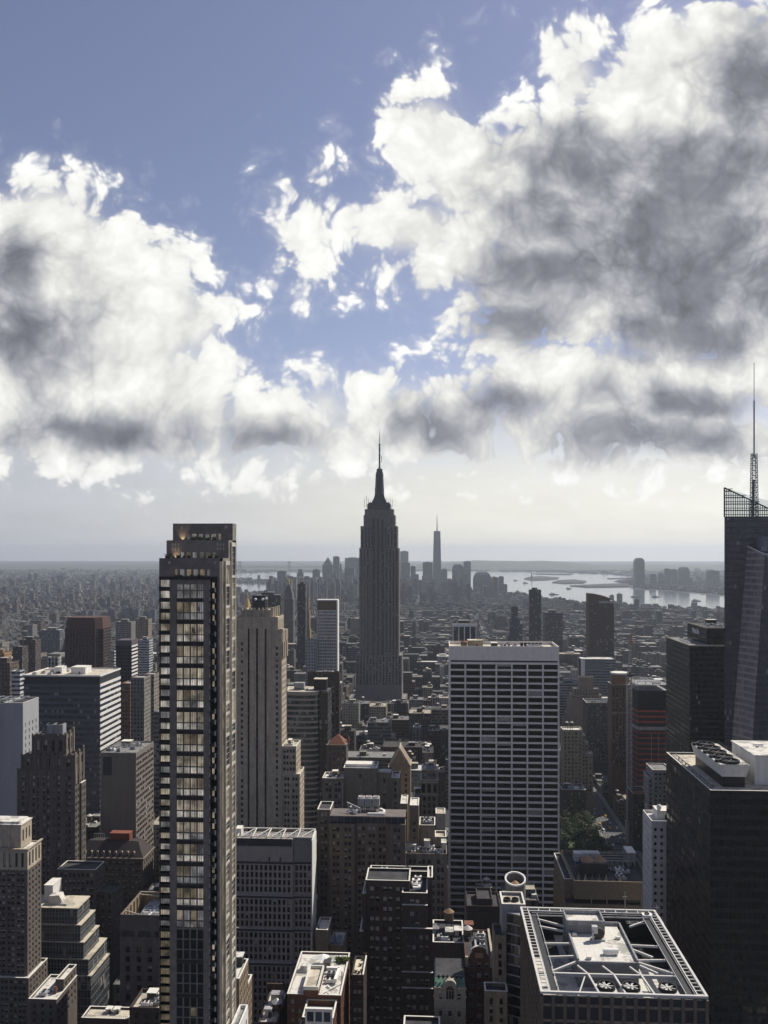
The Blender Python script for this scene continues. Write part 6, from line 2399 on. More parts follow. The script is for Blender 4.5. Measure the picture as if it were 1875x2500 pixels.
# lower floor bits: dark pit with pipes, grids
m = MB()
m.box(x0 + 3, x1 - 3, yf + 0.6, yb1, zf + 0.05, zf + 0.4)
b.part('grating', m, BLACK)
m = MB()
m.box(x0 + 2, hx0 - 2.5, yf + D_ * .70, yb - 1, zf + 0.05, zf + 0.4)
b.part('grating', m, BLACK)
m = MB()
m.box(hx1 + 0.6, x1 - 1, yf + D_ * .60, yb - 1, zf + 0.05, zf + 0.4)
b.part('grating', m, BLACK)
m = MB()
for i in range(5):
    m.bar((x0 + 3.5, yf + 0.9 + i * 0.35, zt - 2.2), (x1 - 3.5, yf + 0.9 + i * 0.35, zt - 2.2), 0.1)
b.part('pipe', m, STEEL)
m = MB()
for i in range(5):
    m.bar((hx1 + 2.5, yb - 2.2 - i * 1.1, zt - 1.6), (x1 - 4, yb - 2.2 - i * 1.1, zt - 1.6), 0.12)
    m.bar((hx1 + 3.5 + i * 2.6, yb - 6.5, zt - 1.6), (hx1 + 3.5 + i * 2.6, yb - 1.0, zt - 1.6), 0.12)
b.part('pipe', m, STEEL)
b.unit(hx1 + 8, yb - 4.2, zt - 2.2, 3.0, 2.2, 2.2, WHITE)
b.mast(hx1 + 3.2, yb - 1, zt - 2, 8.0, 0.08)
b.mast(hx1 + 13, yb - 1, zt - 2, 4.0, 0.08)
b.done(2500, (x0, x1, yf, yb))
fan_x0, fan_yf, fan_yb = x0, yf, yb

# ------------------------------------------------------------------ right of the white tower
Y = 640
X = lambda u, d=0: px2x(u, Y + d)
GRN = curtain('dark_green_glass', 3.9, 1.6, (0.010, 0.014, 0.015), (0.014, 0.018, 0.019), 0.4, 0.15, 0.10, 0.6, 0.015, spec=0.4)
b = Bld('sign_office_tower', 'dark green-black glass office tower carrying white lettering high on its left flank', 'building', X(1700), Y, DKGREY, ROOF_G)
xl, zl = X(1684), px2z(1684, 1575, Y)
xu, zu = px2x(1725, Y + 10), px2z(1725, 1532, Y + 10)
m = MB()
m.box(xl, xl + 75, Y, Y + 64, 0, zl - 0.8)
b.part('glass_body', m, GRN)
m = MB()
m.box(xu, xl + 75, Y + 10, Y + 58, zl - 0.8, zu - 0.8)
b.part('upper_storeys', m, GRN)
for (x0, x1, y0, y1, z) in ((xl, xl + 75, Y, Y + 64, zl), (xu, xl + 75, Y + 10, Y + 58, zu)):
    m = MB()
    m.box(x0, x1, y0, y0 + 0.5, z - 0.8, z)
    m.box(x0, x0 + 0.5, y0 + 0.5, y1, z - 0.8, z)
    m.box(x0 + 0.5, x1, y1 - 0.5, y1, z - 0.8, z)
    b.part('coping', m, LIME)
    m = MB()
    m.quad((x0 + 0.5, y0 + 0.5, z - 0.5), (x1, y0 + 0.5, z - 0.5), (x1, y1 - 0.5, z - 0.5), (x0 + 0.5, y1 - 0.5, z - 0.5))
    b.part('roof', m, ROOF_G if x0 == xl else ROOF_D)
b.clutter(xu + 3, xu + 26, Y + 20, Y + 56, zu - 0.5, 8)
b.clutter(xl + 2, xu - 1, Y + 4, Y + 56, zl - 0.5, 3, bulk=False)
fc = bpy.data.curves.new('sign_letters', 'FONT')
fc.body, fc.size, fc.extrude, fc.align_x = 'MetLife', 5.6, 0.12, 'CENTER'
fo = bpy.data.objects.new('sign_letters', fc)
scene.collection.objects.link(fo)
dg = bpy.context.evaluated_depsgraph_get()
fm = bpy.data.meshes.new_from_object(fo.evaluated_get(dg))
bpy.data.objects.remove(fo)
fm.name = 'sign_letters'
fm.materials.clear()
fm.materials.append(mat('white_sign_paint', (0.85, 0.85, 0.85), vary=0.02))
ys = Y + 36
mw = Matrix(((0, 0, -1, xu - 0.25), (-1, 0, 0, ys), (0, 1, 0, px2z(1700, 1546, ys)), (0, 0, 0, 1)))
fm.transform(Matrix.Translation(-b.root.location) @ mw)
fo = bpy.data.objects.new('sign_letters', fm)
scene.collection.objects.link(fo)
fo.parent = b.root
b.done(1840, (xl, xl + 75, Y, Y + 64))

# ---- tower under construction with orange netting, its crane
Y = 790
X = lambda u, d=0: px2x(u, Y + d)
Z = lambda v, d=0: px2z(1590, v, Y + d)
NET = mat('orange_safety_net', (0.40, 0.075, 0.04), vary=0.6, scale=0.5)
NETD = mat('shaded_red_net', (0.27, 0.062, 0.052), vary=0.6, scale=0.5)  # netting below the lit floors, its shade put into a darker red
NETK = mat('black_debris_net', (0.012, 0.012, 0.014), vary=0.4, scale=0.3)
b = Bld('construction_tower', 'half-built concrete tower wrapped in orange and black netting, open steel on top', 'building', X(1590), Y, CONC, ROOF_G)
plan = [(X(1540, 20), Y + 20), (X(1557), Y), (X(1630), Y), (X(1630), Y + 32), (X(1548, 32), Y + 32)]
cxp = sum(p[0] for p in plan) / 5
cyp = sum(p[1] for p in plan) / 5
inn = [(cxp + (p[0] - cxp) * 0.90, cyp + (p[1] - cyp) * 0.90) for p in plan]
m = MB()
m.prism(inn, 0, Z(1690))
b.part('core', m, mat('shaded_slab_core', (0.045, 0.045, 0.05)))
v = 1672
k = 0
while v < 2010:
    z = Z(v)
    m = MB()
    m.prism(plan, z - 0.35, z)
    b.part('floor_slab', m, CONC)
    if v > 1736:
        m = MB()
        lit = v < 1776
        wht = 1776 <= v < 1789
        q_ = [(cxp + (p[0] - cxp) * 1.01, cyp + (p[1] - cyp) * 1.01) for p in plan]
        zz0, zz1 = (z - 0.25, z + (1.3 if lit else 1.3))
        if wht:
            zz0, zz1 = z - 2.2, z + 1.0
        for i in range(4):
            p_, r_ = q_[i - 1 if i else 0], q_[i if i else 1]
            if i == 0:
                continue
            m.quad((*q_[i - 1], zz0), (*q_[i], zz0), (*q_[i], zz1), (*q_[i - 1], zz1))
        b.part('safety_net', m, CONC if wht else (NET if lit else NETD))
    v += 13.1
    k += 1
m = MB()
q_ = [(cxp + (p[0] - cxp) * 1.005, cyp + (p[1] - cyp) * 1.005) for p in plan]
for i in range(3):
    m.quad((*q_[i], Z(1738)), (*q_[i + 1], Z(1738)), (*q_[i + 1], Z(1686)), (*q_[i], Z(1686)))
b.part('debris_net', m, NETK)
m = MB()
zt = Z(1672)
pts = [plan[0], ((plan[0][0] + plan[1][0]) / 2, (plan[0][1] + plan[1][1]) / 2), plan[1]] + [(plan[1][0] + (plan[2][0] - plan[1][0]) * t, Y) for t in (.25, .5, .75, 1)] + [(plan[2][0], Y + 13), plan[3], ((plan[3][0] + plan[4][0]) / 2, Y + 26), plan[4]]
for i, p in enumerate(pts):
    m.bar((*p, zt - 4), (*p, zt + 3.2), 0.4)
    n_ = pts[(i + 1) % len(pts)]
    m.bar((*p, zt + 3.0), (*n_, zt + 3.0), 0.35)
    m.bar((*p, zt), (*n_, zt), 0.3)
for i in range(5):
    x = plan[0][0] + (plan[2][0] - plan[0][0]) * (i + 1) / 6
    m.bar((x, Y + 2, zt + 3.0), (x, Y + 25, zt + 3.0), 0.3)
b.part('steel_frame', m, STEEL)
m = MB()
m.box(X(1598, 10), X(1618, 10), Y + 9, Y + 16, zt + 3.2, zt + 3.6)
b.part('formwork_deck', m, WHITE)
m = MB()
xh = X(1629.5)
for z in range(0, int(zt + 8), 3):
    for dx in (0, 1.5):
        m.bar((xh + dx, Y - 1.2, z), (xh + dx, Y - 1.2, z + 3), 0.22)
    m.bar((xh, Y - 1.2, z), (xh + 1.5, Y - 1.2, z + 3), 0.14)
for u in (1590, 1608):
    m.bar((X(u), Y - 0.6, 40), (X(u), Y - 0.6, Z(1790)), 0.2)
b.part('hoist_mast', m, STEEL)
b.done(1990, (X(1540), X(1632), Y - 2, Y + 26))

Yc = 782
cr = thing('tower_crane', 'grey lattice tower crane with raised jib and orange tip, before the netted tower', 'crane', (px2x(1536, Yc), Yc, 0))
m = MB()
xc_, hw = px2x(1536, Yc), 2.0
ztop = px2z(1535, 1650, Yc)
z = 20.0
k = 0
while z < ztop:
    z2 = min(ztop, z + 3.2)
    co = [(xc_ + sx * hw, Yc + sy * hw) for sx, sy in ((-1, -1), (1, -1), (1, 1), (-1, 1))]
    for i in range(4):
        j = (i + 1) % 4
        m.bar((*co[i], z), (*co[i], z2), 0.5)
        m.bar((*co[i], z2), (*co[j], z2), 0.35)
        a, c = (i, j) if k % 2 else (j, i)
        m.bar((*co[a], z), (*co[c], z2), 0.3)
    z = z2
    k += 1
for zz in range(0, 21, 20):
    pass
m.box(xc_ - 3, xc_ + 3, Yc - 3, Yc + 3, 0, 20)
m.build('mast', [mat('crane_grey', (0.34, 0.33, 0.32), vary=0.1)], cr)
m = MB()
m.box(xc_ - 2.2, xc_ + 2.2, Yc - 2.2, Yc + 2.2, ztop, ztop + 1.4)
m.box(xc_ - 0.8, xc_ + 1.2, Yc - 3.2, Yc - 1.4, ztop + 1.4, ztop + 3.6)
m.box(xc_ - 1.2, xc_ + 3.4, Yc - 5.5, Yc - 2.2, ztop + 0.2, ztop + 2.2)
m.build('cab', [DKGREY], cr)
p0 = Vector((xc_ - 0.4, Yc, ztop + 1.4))
p1 = Vector((px2x(1541.5, Yc + 12), Yc + 12, px2z(1541.5, 1548, Yc + 12)))
dd = (p1 - p0)
for part, (t0, t1), mm in (('jib', (0, 0.76), bpy.data.materials['crane_grey']), ('jib_tip', (0.76, 1.0), mat('crane_orange', (0.42, 0.14, 0.05)))):
    m = MB()
    N_ = 26
    for k in range(int(N_ * t0), int(N_ * t1)):
        a, c = p0 + dd * (k / N_), p0 + dd * ((k + 1) / N_)
        wa, wc = 1.35 * (1 - 0.6 * k / N_), 1.35 * (1 - 0.6 * (k + 1) / N_)
        for s_ in (-1, 1):
            m.bar(tuple(a + Vector((s_ * wa, 0, 0))), tuple(c + Vector((s_ * wc, 0, 0))), 0.42)
        m.bar(tuple(a + Vector((wa * (-1) ** k, 0, 0))), tuple(c + Vector((-wc * (-1) ** k, 0, 0))), 0.34)
        m.bar(tuple(a + Vector((0, 1.2, 0.8))), tuple(c + Vector((0, 1.2, 0.8))), 0.3)
    m.build(part, [mm], cr)

# ---- brown shaft tower with many-sided crown
Y = 893
X = lambda u, d=0: px2x(u, Y + d)
Z = lambda v, d=0: px2z(1515, v, Y + d)
BRN = mat('brown_stone_shaft', (0.135, 0.085, 0.055), streak=0.25)
b = Bld('brown_shaft_tower', 'slender brown stone tower with many-sided crown directly left of crane', 'building', X(1518), Y, BRN, ROOF_G, gl=GLASS_K, zvis=40)
xa, xb = X(1493), X(1545)
b.tier(xa, xb, Y, Y + 20, 0, Z(1671), N=sp(3.4, 1.5, 3.6, 3.0, 0.8, 2.4, 0.8), cop=True)
m = MB()
cx_, r0 = (xa + xb) / 2 - 0.5, (xb - xa) / 2 - 1.2
m.prism([(cx_ + r0 * math.cos(a), Y + 9 + 8.5 * math.sin(a)) for a in [math.pi / 8 + i * math.pi / 4 for i in range(8)]], Z(1671), Z(1648))
b.part('crown', m, mat('sunlit_brown_stone', (0.20, 0.105, 0.06)))  # crown given a warmer brown than the shaft, sunlight put into its colour
m = MB()
m.prism([(cx_ + (r0 + .4) * math.cos(a), Y + 9 + 8.9 * math.sin(a)) for a in [math.pi / 8 + i * math.pi / 4 for i in range(8)]], Z(1648), Z(1644))
b.part('coping', m, COPING)
m = MB()
m.box(xa - 0.4, xb, Y - 0.4, Y, Z(1742), Z(1739))
b.part('belt_course', m, LIME_DK)
b.done(1960, (xa, xb, Y, Y + 20))


def towr(name, label, u0, u1, v, Y, D, wm, roof=None, N='mid', cat='building', base=0, top=None, vb=1800, cop=True, gl=None, zvis=None, extra=None, blinds=0.25):
    """a mid-distance block: body, roof, small roof equipment"""
    X = lambda u, d=0: px2x(u, Y + d)
    b = Bld(name, label, cat, X((u0 + u1) / 2), Y, wm, roof or ROOF_G, gl=gl or GLASS_K, zvis=zvis if zvis is not None else max(10, px2z(u0, vb, Y) - 45), blinds=blinds, nwin=100 if Y < 1000 else 0)
    zt = px2z((u0 + u1) / 2, v, Y)
    S = {'mid': sp(3.6, 1.6, 3.7, 2.1, 0.8, 2.2, 0.35), 'pair': sp(5.2, 1.4, 3.7, 2.1, 0.8, 2.2, 0.35, pair=0.5), 'strip': sp(3.0, 1.5, 3.8, 3.2, 0.7, 2.2, 0.6), 'none': None}[N]
    b.tier(X(u0), X(u1), Y, Y + D, base, zt, N=S, W=S if u1 < VPX else None, E=S if u0 > VPX else None, cop=cop and Y < 1100)
    if extra:
        extra(b, X, zt, Y)
    b.done(vb, (X(u0), X(u1), Y, Y + D))
    return b


DKB = mat('dark_grey_brown_brick', (0.075, 0.065, 0.06), streak=0.15)
def ex_box(b, X, zt, Y):
    b.bulkhead(X(1472, 2), X(1491, 2), Y + 4, Y + 12, zt - 1, zt + 5.0, CONC_W, ROOF_W)
    b.clutter(X(1440), X(1468), Y + 4, Y + 18, zt - 1, 4, bulk=False)
towr('dark_slab_block', 'dark grey-brown slab with white roof house, between beige stepped tower and brown shaft tower', 1433, 1494, 1716, 1035, 30, DKB, ROOF_D, 'mid', vb=1960, extra=ex_box)
# stepped art-deco tower
Y = 1180
X = lambda u, d=0: px2x(u, Y + d)
Z = lambda v: px2z(1435, v, Y)
b = Bld('stepped_beige_tower', 'beige stepped pyramid-like stone tower with blank top block, left of dark slab', 'building', X(1435), Y, BRICK_T, ROOF_G, gl=GLASS_K, zvis=60)
S = sp(3.6, 1.6, 3.9, 2.2, 0.7, 1.4, 0.4)
for (u0, u1, v, o, S_) in ((1416, 1452, 1655, 8, None), (1402, 1465, 1683, 5, S), (1396, 1472, 1698, 3, S), (1390, 1480, 1712, 1, S), (1385, 1486, 1750, 0, S)):
    b.tier(X(u0), X(u1), Y + o, Y + 26 - o, Z(v + 40) if v < 1700 else 0, Z(v), N=S_, E=S_)
b.done(1830, (X(1385), X(1486), Y, Y + 26))
WINGW = curtain('pale_blue_banded_glass', 3.9, 2.4, (0.05, 0.065, 0.08), (0.20, 0.22, 0.24), 0.45, 0.2, 0.03, 0.4, 0.03)
def ex_pier(b, X, zt, Y):
    m = MB()
    m.box(X(1418), X(1428), Y - 0.4, Y + 16, 0, zt + 0.5)
    b.part('end_pier', m, CONC_W)
    m = MB()
    m.box(X(1430), X(1476), Y - 0.25, Y, zt - 15, zt - 1)
    b.part('screen_panel', m, mat('grey_green_screen', (0.13, 0.15, 0.155)))
towr('banded_glass_block', 'pale blue-grey banded glass block with white end pier, behind beige stepped tower', 1418, 1503, 1609, 1230, 30, WINGW, ROOF_W, 'none', vb=1700, extra=ex_pier)
def ex_hotel(b, X, zt, Y):
    S = sp(3.3, 1.5, 3.7, 2.2, 0.6, 2.0, 0.4)
    b.tier(X(1422) + 0.01, X(1429), Y + 1, Y + 14, 0, zt - 5.5, N=S, E=None, cop=True)
    b.tier(X(1429) + 0.01, X(1437), Y + 2, Y + 14, 0, zt - 13, N=S, cop=True)
    b.tier(X(1437) + 0.01, X(1449), Y + 2.5, Y + 14, 0, zt - 24, N=S, cop=True)
    b.tank(X(1384, 5), Y + 6, zt - 1, 1.6, 2.4, 5.0)
    b.tank(X(1396, 5), Y + 6, zt - 1, 1.6, 2.4, 5.0)
towr('beige_shoulder_block', 'beige stone block with stepped right shoulder, touching the white grid tower edge', 1374, 1422, 1782, 868, 16, BEIGE, ROOF_W, 'mid', vb=1975, extra=ex_hotel)
def ex_sky(b, X, zt, Y):
    for i, u in enumerate((1390, 1403, 1416)):
        m = MB()
        m.box(X(u), X(u + 11), Y + 3, Y + 6, zt - 1, zt + 1.6)
        b.part('skylight', m, [mat('skylight_glass', (0.22, 0.28, 0.36), rough=0.3) if i != 1 else WHITE])
    b.clutter(X(1375), X(1428), Y + 8, Y + 20, zt - 1, 7)
towr('skylight_low_block', 'low dark block with bright blue skylights on its roof, behind the park trees', 1372, 1430, 1928, 838, 22, DKB, ROOF_D, 'mid', vb=1990, extra=ex_sky)
towr('grey_back_block', 'plain light grey block half hidden behind black slab, right of netted tower', 1594, 1640, 1880, 745, 24, CONC, ROOF_G, 'mid', vb=2010)
towr('grey_step_block', 'narrow grey block stepping down in front of the netted tower base', 1583, 1594, 1897, 748, 18, CONC, ROOF_G, 'mid', vb=2010)
def ex_can(b, X, zt, Y):
    m = MB()
    m.box(X(1546), X(1583), Y - 0.5, Y + 4, zt + 0.4, zt + 1.0)
    b.part('scaffold_deck', m, mat('scaffold_orange', (0.24, 0.09, 0.05)))
towr('avenue_base_block', 'dark low base block with orange edged scaffold along avenue beneath netted tower', 1546, 1583, 1938, 762, 24, DKB, ROOF_D, 'pair', vb=2060, extra=ex_can)
# two-tone brown tower far down the avenue, curved top
Y = 1300
X = lambda u, d=0: px2x(u, Y + d)
b = Bld('brown_round_top_tower', 'tall dark brown tower with sloping curved top against the water, right', 'building', X(1468), Y, BRN, ROOF_G, zvis=100)
BRG = curtain('brown_tower_glass', 3.3, 2.2, (0.022, 0.020, 0.022), (0.085, 0.062, 0.05), 0.42, 0.3, 0.2, 0.5, 0.05)
m = MB()
m.box(X(1437), X(1462), Y, Y + 22, 0, px2z(1450, 1452, Y))
xs_ = [X(1437) + (X(1490) - X(1437)) * i / 8 for i in range(9)]
for i in range(8):
    za_ = px2z(1450, 1449 + 13 * (i / 8) ** 1.6, Y)
    m.box(xs_[i] + 0.01, xs_[i + 1], Y + 1, Y + 22, px2z(1450, 1475, Y), za_)
b.part('left_shaft', m, mat('brown_tower_panel', (0.12, 0.085, 0.06)))
m = MB()
m.box(X(1440), X(1499), Y - 1.0, Y + 21.9, 0, px2z(1450, 1473, Y))
b.part('glazed_shaft', m, BRG)
m = MB()
m.box(X(1462), X(1497), Y - 0.9, Y + 20, px2z(1450, 1473, Y), px2z(1450, 1467, Y))
b.part('roof_screen', m, CONC)
b.done(1640, (X(1437), X(1499), Y, Y + 22))

# ---- beige podium with busy roof, behind the fan roof
Y = 436
X = lambda u, d=0: px2x(u, Y + d)
zt = px2z(1490, 2152, Y)
b = Bld('busy_roof_block', 'low tan block with crowded roof of tanks, cooling units and steel walkways', 'building', X(1480), Y, mat('rough_tan_brick', (0.23, 0.185, 0.135), vary=0.3, scale=1.2), ROOF_D, zvis=20)
yb_ = 480
b.tier(X(1402), X(1592), Y, yb_, zt - 9.2, zt, par=2.2)
m = MB()
m.box(X(1402) + 0.2, X(1592), Y + 0.8, yb_ - 0.2, zt - 11.4, zt - 9.2)
b.part('window_band', m, GLASS_K)
b.tier(X(1380), X(1592), Y - 0.6, yb_ - 0.1, 0, zt - 11.4, N=sp(9, 3, 5, 2.5, 2.0, 6, 0.3), par=0.01)
b.tier(X(1382), X(1402) - 0.02, Y + 6, yb_ - 0.3, 0, zt - 1.5, E=None, par=1.0, cop=True)
for u in (1444, 1482, 1526, 1566):
    b.box('pier', X(u) - 0.2, X(u) + 0.2, Y - 0.1, Y + 0.6, zt - 11.4, zt - 9.2, LIME)
zr = zt - 2.2
m = MB()
m.box(X(1420, 14), X(1483, 14), Y + 12, Y + 22, zr, zr + 6.5)
b.part('tank_enclosure', m, DKGREY)
for u in (1434, 1464):
    m = MB()
    m.lathe(X(u, 17), Y + 17, [(3.4, zr + 6.5), (3.6, zr + 6.6), (0.1, zr + 9.4)], 20)
    b.part('tank_roof', m, mat('tan_tank_roof', (0.34, 0.22, 0.13)))
m = MB()
for k in range(9):
    xx = X(1421, 34) + k * 1.05
    m.box(xx, xx + 0.7, Y + 32, Y + 37, zr, zr + 5.0)
m.box(X(1400, 36), X(1422, 36), Y + 33, Y + 38, zr, zr + 4.4)
b.part('cooling_unit', m, CONC_W)
m = MB()
for k in range(4):
    m.bar((X(1400, 26 + k * 4), Y + 26 + k * 4, zr + 3.4), (X(1548, 26 + k * 4), Y + 26 + k * 4, zr + 3.4), 0.3)
for k in range(12):
    u = 1404 + k * 13
    m.bar((X(u, 25), Y + 25, zr), (X(u, 25), Y + 25, zr + 3.4), 0.25)
b.part('pipe_rack', m, STEEL)
b.bulkhead(X(1532, 28), X(1552, 28), Y + 28, Y + 38, zr, zr + 7.0, CONC)
for k in range(7):
    u = 1408 + k * 17
    m = MB()
    m.bar((X(u, 2), Y + 2, zr + 0.3), (X(u + 5, 8), Y + 8, zr + 2.8), 0.25, 0.25)
    m.bar((X(u + 8, 2), Y + 2, zr + 0.3), (X(u + 4, 8), Y + 8, zr + 2.6), 0.22, 0.22)
    m.box(X(u + 2, 3), X(u + 9, 3), Y + 3, Y + 5, zr, zr + 0.9)
    b.part('roof_frame', m, [LIME_DK, BEIGE, WOOD][k % 3])
b.clutter(X(1490, 4), X(1560, 4), Y + 5, Y + 26, zr, 12, bulk=False)
b.done(2230, (X(1380), X(1592), Y - 1, yb_))

# ------------------------------------------------------------------ bottom centre-right
Y = 420
X = lambda u, d=0: px2x(u, Y + d)
b = Bld('dark_back_block', 'dark brown windowless wall in shade before the foot of the white grid tower', 'building', X(1185), Y, BRICK_D, ROOF_D, zvis=30)
b.tier(X(1140), X(1222), Y, Y + 18, 0, px2z(1180, 2212, Y), N=sp(14, 5, 30, 1.8, 4, 1.2, 0.3))
b.tier(X(1165), X(1203), Y + 2, Y + 16, 0, px2z(1180, 2198, Y), N=None)
b.done(2300, (X(1140), X(1222), Y, Y + 18))

Y = 330
X = lambda u, d=0: px2x(u, Y + d)
zt = px2z(1095, 2301, Y)
b = Bld('tank_roof_block', 'dark low block with wooden water tank and white-edged cluttered roof, beside dark brick block', 'building', X(1095), Y, BRICK_D, ROOF_D, fr=FRAME_L, zvis=40, blinds=0.6)
b.tier(X(1057), X(1133), Y, Y + 20, 0, zt, N=sp(4.2, 1.6, 3.8, 2.0, 0.9, 6.0, 0.35), cop=True)
b.tank(X(1096, 15), Y + 15, zt - 1, 1.9, 3.4, 3.2, mat('tan_tank_cone', (0.22, 0.155, 0.095)))
b.bulkhead(X(1088, 4), X(1106, 4), Y + 4, Y + 8, zt - 1, zt + 2.2, LIME_DK, ROOF_W)
b.bulkhead(X(1057.5, 8), X(1071, 8), Y + 8, Y + 13, zt - 1, zt + 1.4, CONC, ROOF_G)
b.bulkhead(X(1110, 8), X(1128, 8), Y + 8, Y + 12, zt - 1, zt + 1.0, CONC_W, ROOF_W)
b.clutter(X(1060), X(1130), Y + 1, Y + 8, zt - 1, 6, bulk=False)
m = MB()
m.box(X(1079), X(1112), Y - 2.6, Y, zt - 7.2, zt - 6.9)
b.part('ledge', m, COPING)
b.done(2400, (X(1057), X(1133), Y, Y + 20))

Y = 313
X = lambda u, d=0: px2x(u, Y + d)
zt = px2z(1168, 2340, Y)
b = Bld('curved_gable_block', 'narrow brick block with round-topped gable and white umbrella-like tank roof behind it', 'building', X(1168), Y, BRICK_R, ROOF_D, fr=FRAME_L, zvis=40, blinds=0.6)
xa, xb = X(1136), X(1203)
b.tier(xa, xb, Y, Y + 24, 0, zt, N=sp(3.2, 1.5, 3.7, 2.0, 0.9, 1.0, 0.4), par=0.6)
m = MB()
xm = (xa + xb) / 2
n = 10
rad = 2.6
prof = [(xa + 1.4, zt), (xa + 1.8, zt + 1.6), (xm - 2.6, zt + 2.8)] + [(xm - rad * math.cos(math.pi * i / n), zt + 2.8 + 1.5 * math.sin(math.pi * i / n)) for i in range(n + 1)] + [(xm + 2.6, zt + 2.8), (xb - 1.8, zt + 1.6), (xb - 1.4, zt)]
k_ = len(prof)
m.add([(p[0], Y, p[1]) for p in prof] + [(p[0], Y + 0.6, p[1]) for p in prof], [tuple(range(k_)), tuple(range(2 * k_ - 1, k_ - 1, -1))] + [(i, i + 1, k_ + i + 1, k_ + i) for i in range(k_ - 1)])
b.part('gable', m, BRICK_R)
m = MB()
for i in range(1, k_ - 2):
    m.bar((prof[i][0], Y + 0.25, prof[i][1] + 0.1), (prof[i + 1][0], Y + 0.25, prof[i + 1][1] + 0.1), 0.9, 0.25)
b.part('gable_coping', m, COPING)
for x in (xa, xb - 1.0):
    b.box('corner_pier', x, x + 1.0, Y - 0.3, Y + 0.7, zt - 3, zt + 0.5, LIME)
m = MB()
m.box(xm - 1.4, xm + 1.4, Y - 0.12, Y, zt + 0.2, zt + 2.0)
b.part('gable_panel', m, mat('tan_terracotta', (0.36, 0.24, 0.13)))
b.box('side_coping', xb - 0.5, xb + 0.3, Y + 1, Y + 24, zt, zt + 0.5, LIME)
b.tank(X(1142, 16), Y + 17, zt - 0.6, 1.7, 2.4, 1.6)
b.unit(X(1168, 12), Y + 16, zt - 0.6, 2.4, 2.2, 2.6, ROOF_W)
b.bulkhead(X(1135, 20), X(1155, 20), Y + 20, Y + 23.5, zt - 0.6, zt + 3.4, TILE_R, TILE_R)
b.clutter(X(1150, 4), X(1196, 4), Y + 5, Y + 20, zt - 0.6, 6, bulk=False)
b.done(2460, (xa, xb, Y, Y + 24))

# green mansard house with big arched window
Y = 300
X = lambda u, d=0: px2x(u, Y + d)
Z = lambda v: px2z(1098, v, Y)
b = Bld('green_mansard_house', 'ornate pale house front with green copper mansard and big arched window', 'building', X(1098), Y, mat('carved_limestone', (0.36, 0.325, 0.275), vary=0.3, scale=1.5), ROOF_D, gl=GLASS_K, fr=FRAME_L, zvis=80)
xa, xb = X(1060), X(1137)
ze = Z(2412)
b.tier(xa, xb, Y, Y + 18, 0, ze, N=sp(2.75, 1.2, 6.0, 1.9, 0.7, 1.6, 0.4), roof=False)
m = MB()
m.frustum(xa, xb, Y, Y + 18, ze + 0.01, xa + 0.4, xb - 0.4, Y + 3.2, Y + 17, Z(2388) - 1.2)
b.box('roof', xa + 0.5, xb - 0.5, Y + 3.3, Y + 16.9, Z(2388) - 1.19, Z(2388) - 1.0, ROOF_D)
b.part('mansard_roof', m, COPPER)
m = MB()
for i in range(6):
    x = xa + 1.6 + i * (xb - xa - 3.2) / 5
    m.box(x - 0.35, x + 0.35, Y + 1.6, Y + 2.4, ze + 2.4, ze + 3.4)
b.part('dormer_window', m, GLASS_K)
xm = (xa + xb) / 2
m = MB()
m.box(xm - 2.3, xm + 2.3, Y - 0.5, Y + 2.2, ze - 4.5, ze + 0.6)
halfdisc(m, xm, Y - 0.5, Y + 2.2, ze + 0.6, 2.3)
b.part('arch_gable', m, b.wall_m)
m = MB()
m.box(xm - 1.4, xm + 1.4, Y - 0.6, Y - 0.45, ze - 3.6, ze - 0.6)
halfdisc(m, xm, Y - 0.6, Y - 0.45, ze - 0.6, 1.4)
aw = b.part('arched_window', m, GLASS_K)
m = MB()
for dx in (-1.4, -0.48, 0.48, 1.4):
    m.box(xm + dx - 0.09, xm + dx + 0.09, Y - 0.72, Y - 0.6, ze - 3.6, ze - 0.6)
m.box(xm - 1.4, xm + 1.4, Y - 0.73, Y - 0.6, ze - 0.7, ze - 0.5)
for a in (0.8, 1.57, 2.35):
    m.bar((xm, Y - 0.66, ze - 0.6), (xm + 1.4 * math.cos(a), Y - 0.66, ze - 0.6 + 1.4 * math.sin(a)), 0.12)
m.build('window_tracery', [LIME], aw)
m = MB()
m.box(xa - 0.3, xb + 0.3, Y - 0.45, Y, Z(2432) - 0.2, Z(2432) + 0.2)
m.box(xa - 0.2, xm - 2.4, Y - 0.35, Y, ze - 0.3, ze + 0.3)
m.box(xm + 2.4, xb + 0.2, Y - 0.35, Y, ze - 0.3, ze + 0.3)
b.part('cornice', m, LIME)
b.done(2500, (xa, xb, Y, Y + 18))

Y = 284
X = lambda u, d=0: px2x(u, Y + d)
zt = px2z(1060, 2482, Y + 8)
b = Bld('bottom_tank_block', 'dark low roof with white coping and a white cone-topped water tank, at bottom edge', 'building', X(1070), Y, BRICK_D, ROOF_D, zvis=90)
b.tier(X(985), X(1074), Y, Y + 8, 0, zt, cop=True)
b.tier(X(1074) + 0.2, X(1118), Y, Y + 9, 0, zt - 5, cop=True)
b.tank(X(1092, 4), Y + 4, zt - 6, 1.6, 3.0, 1.4)
b.done(2500, (X(985), X(1118), Y, Y + 9))

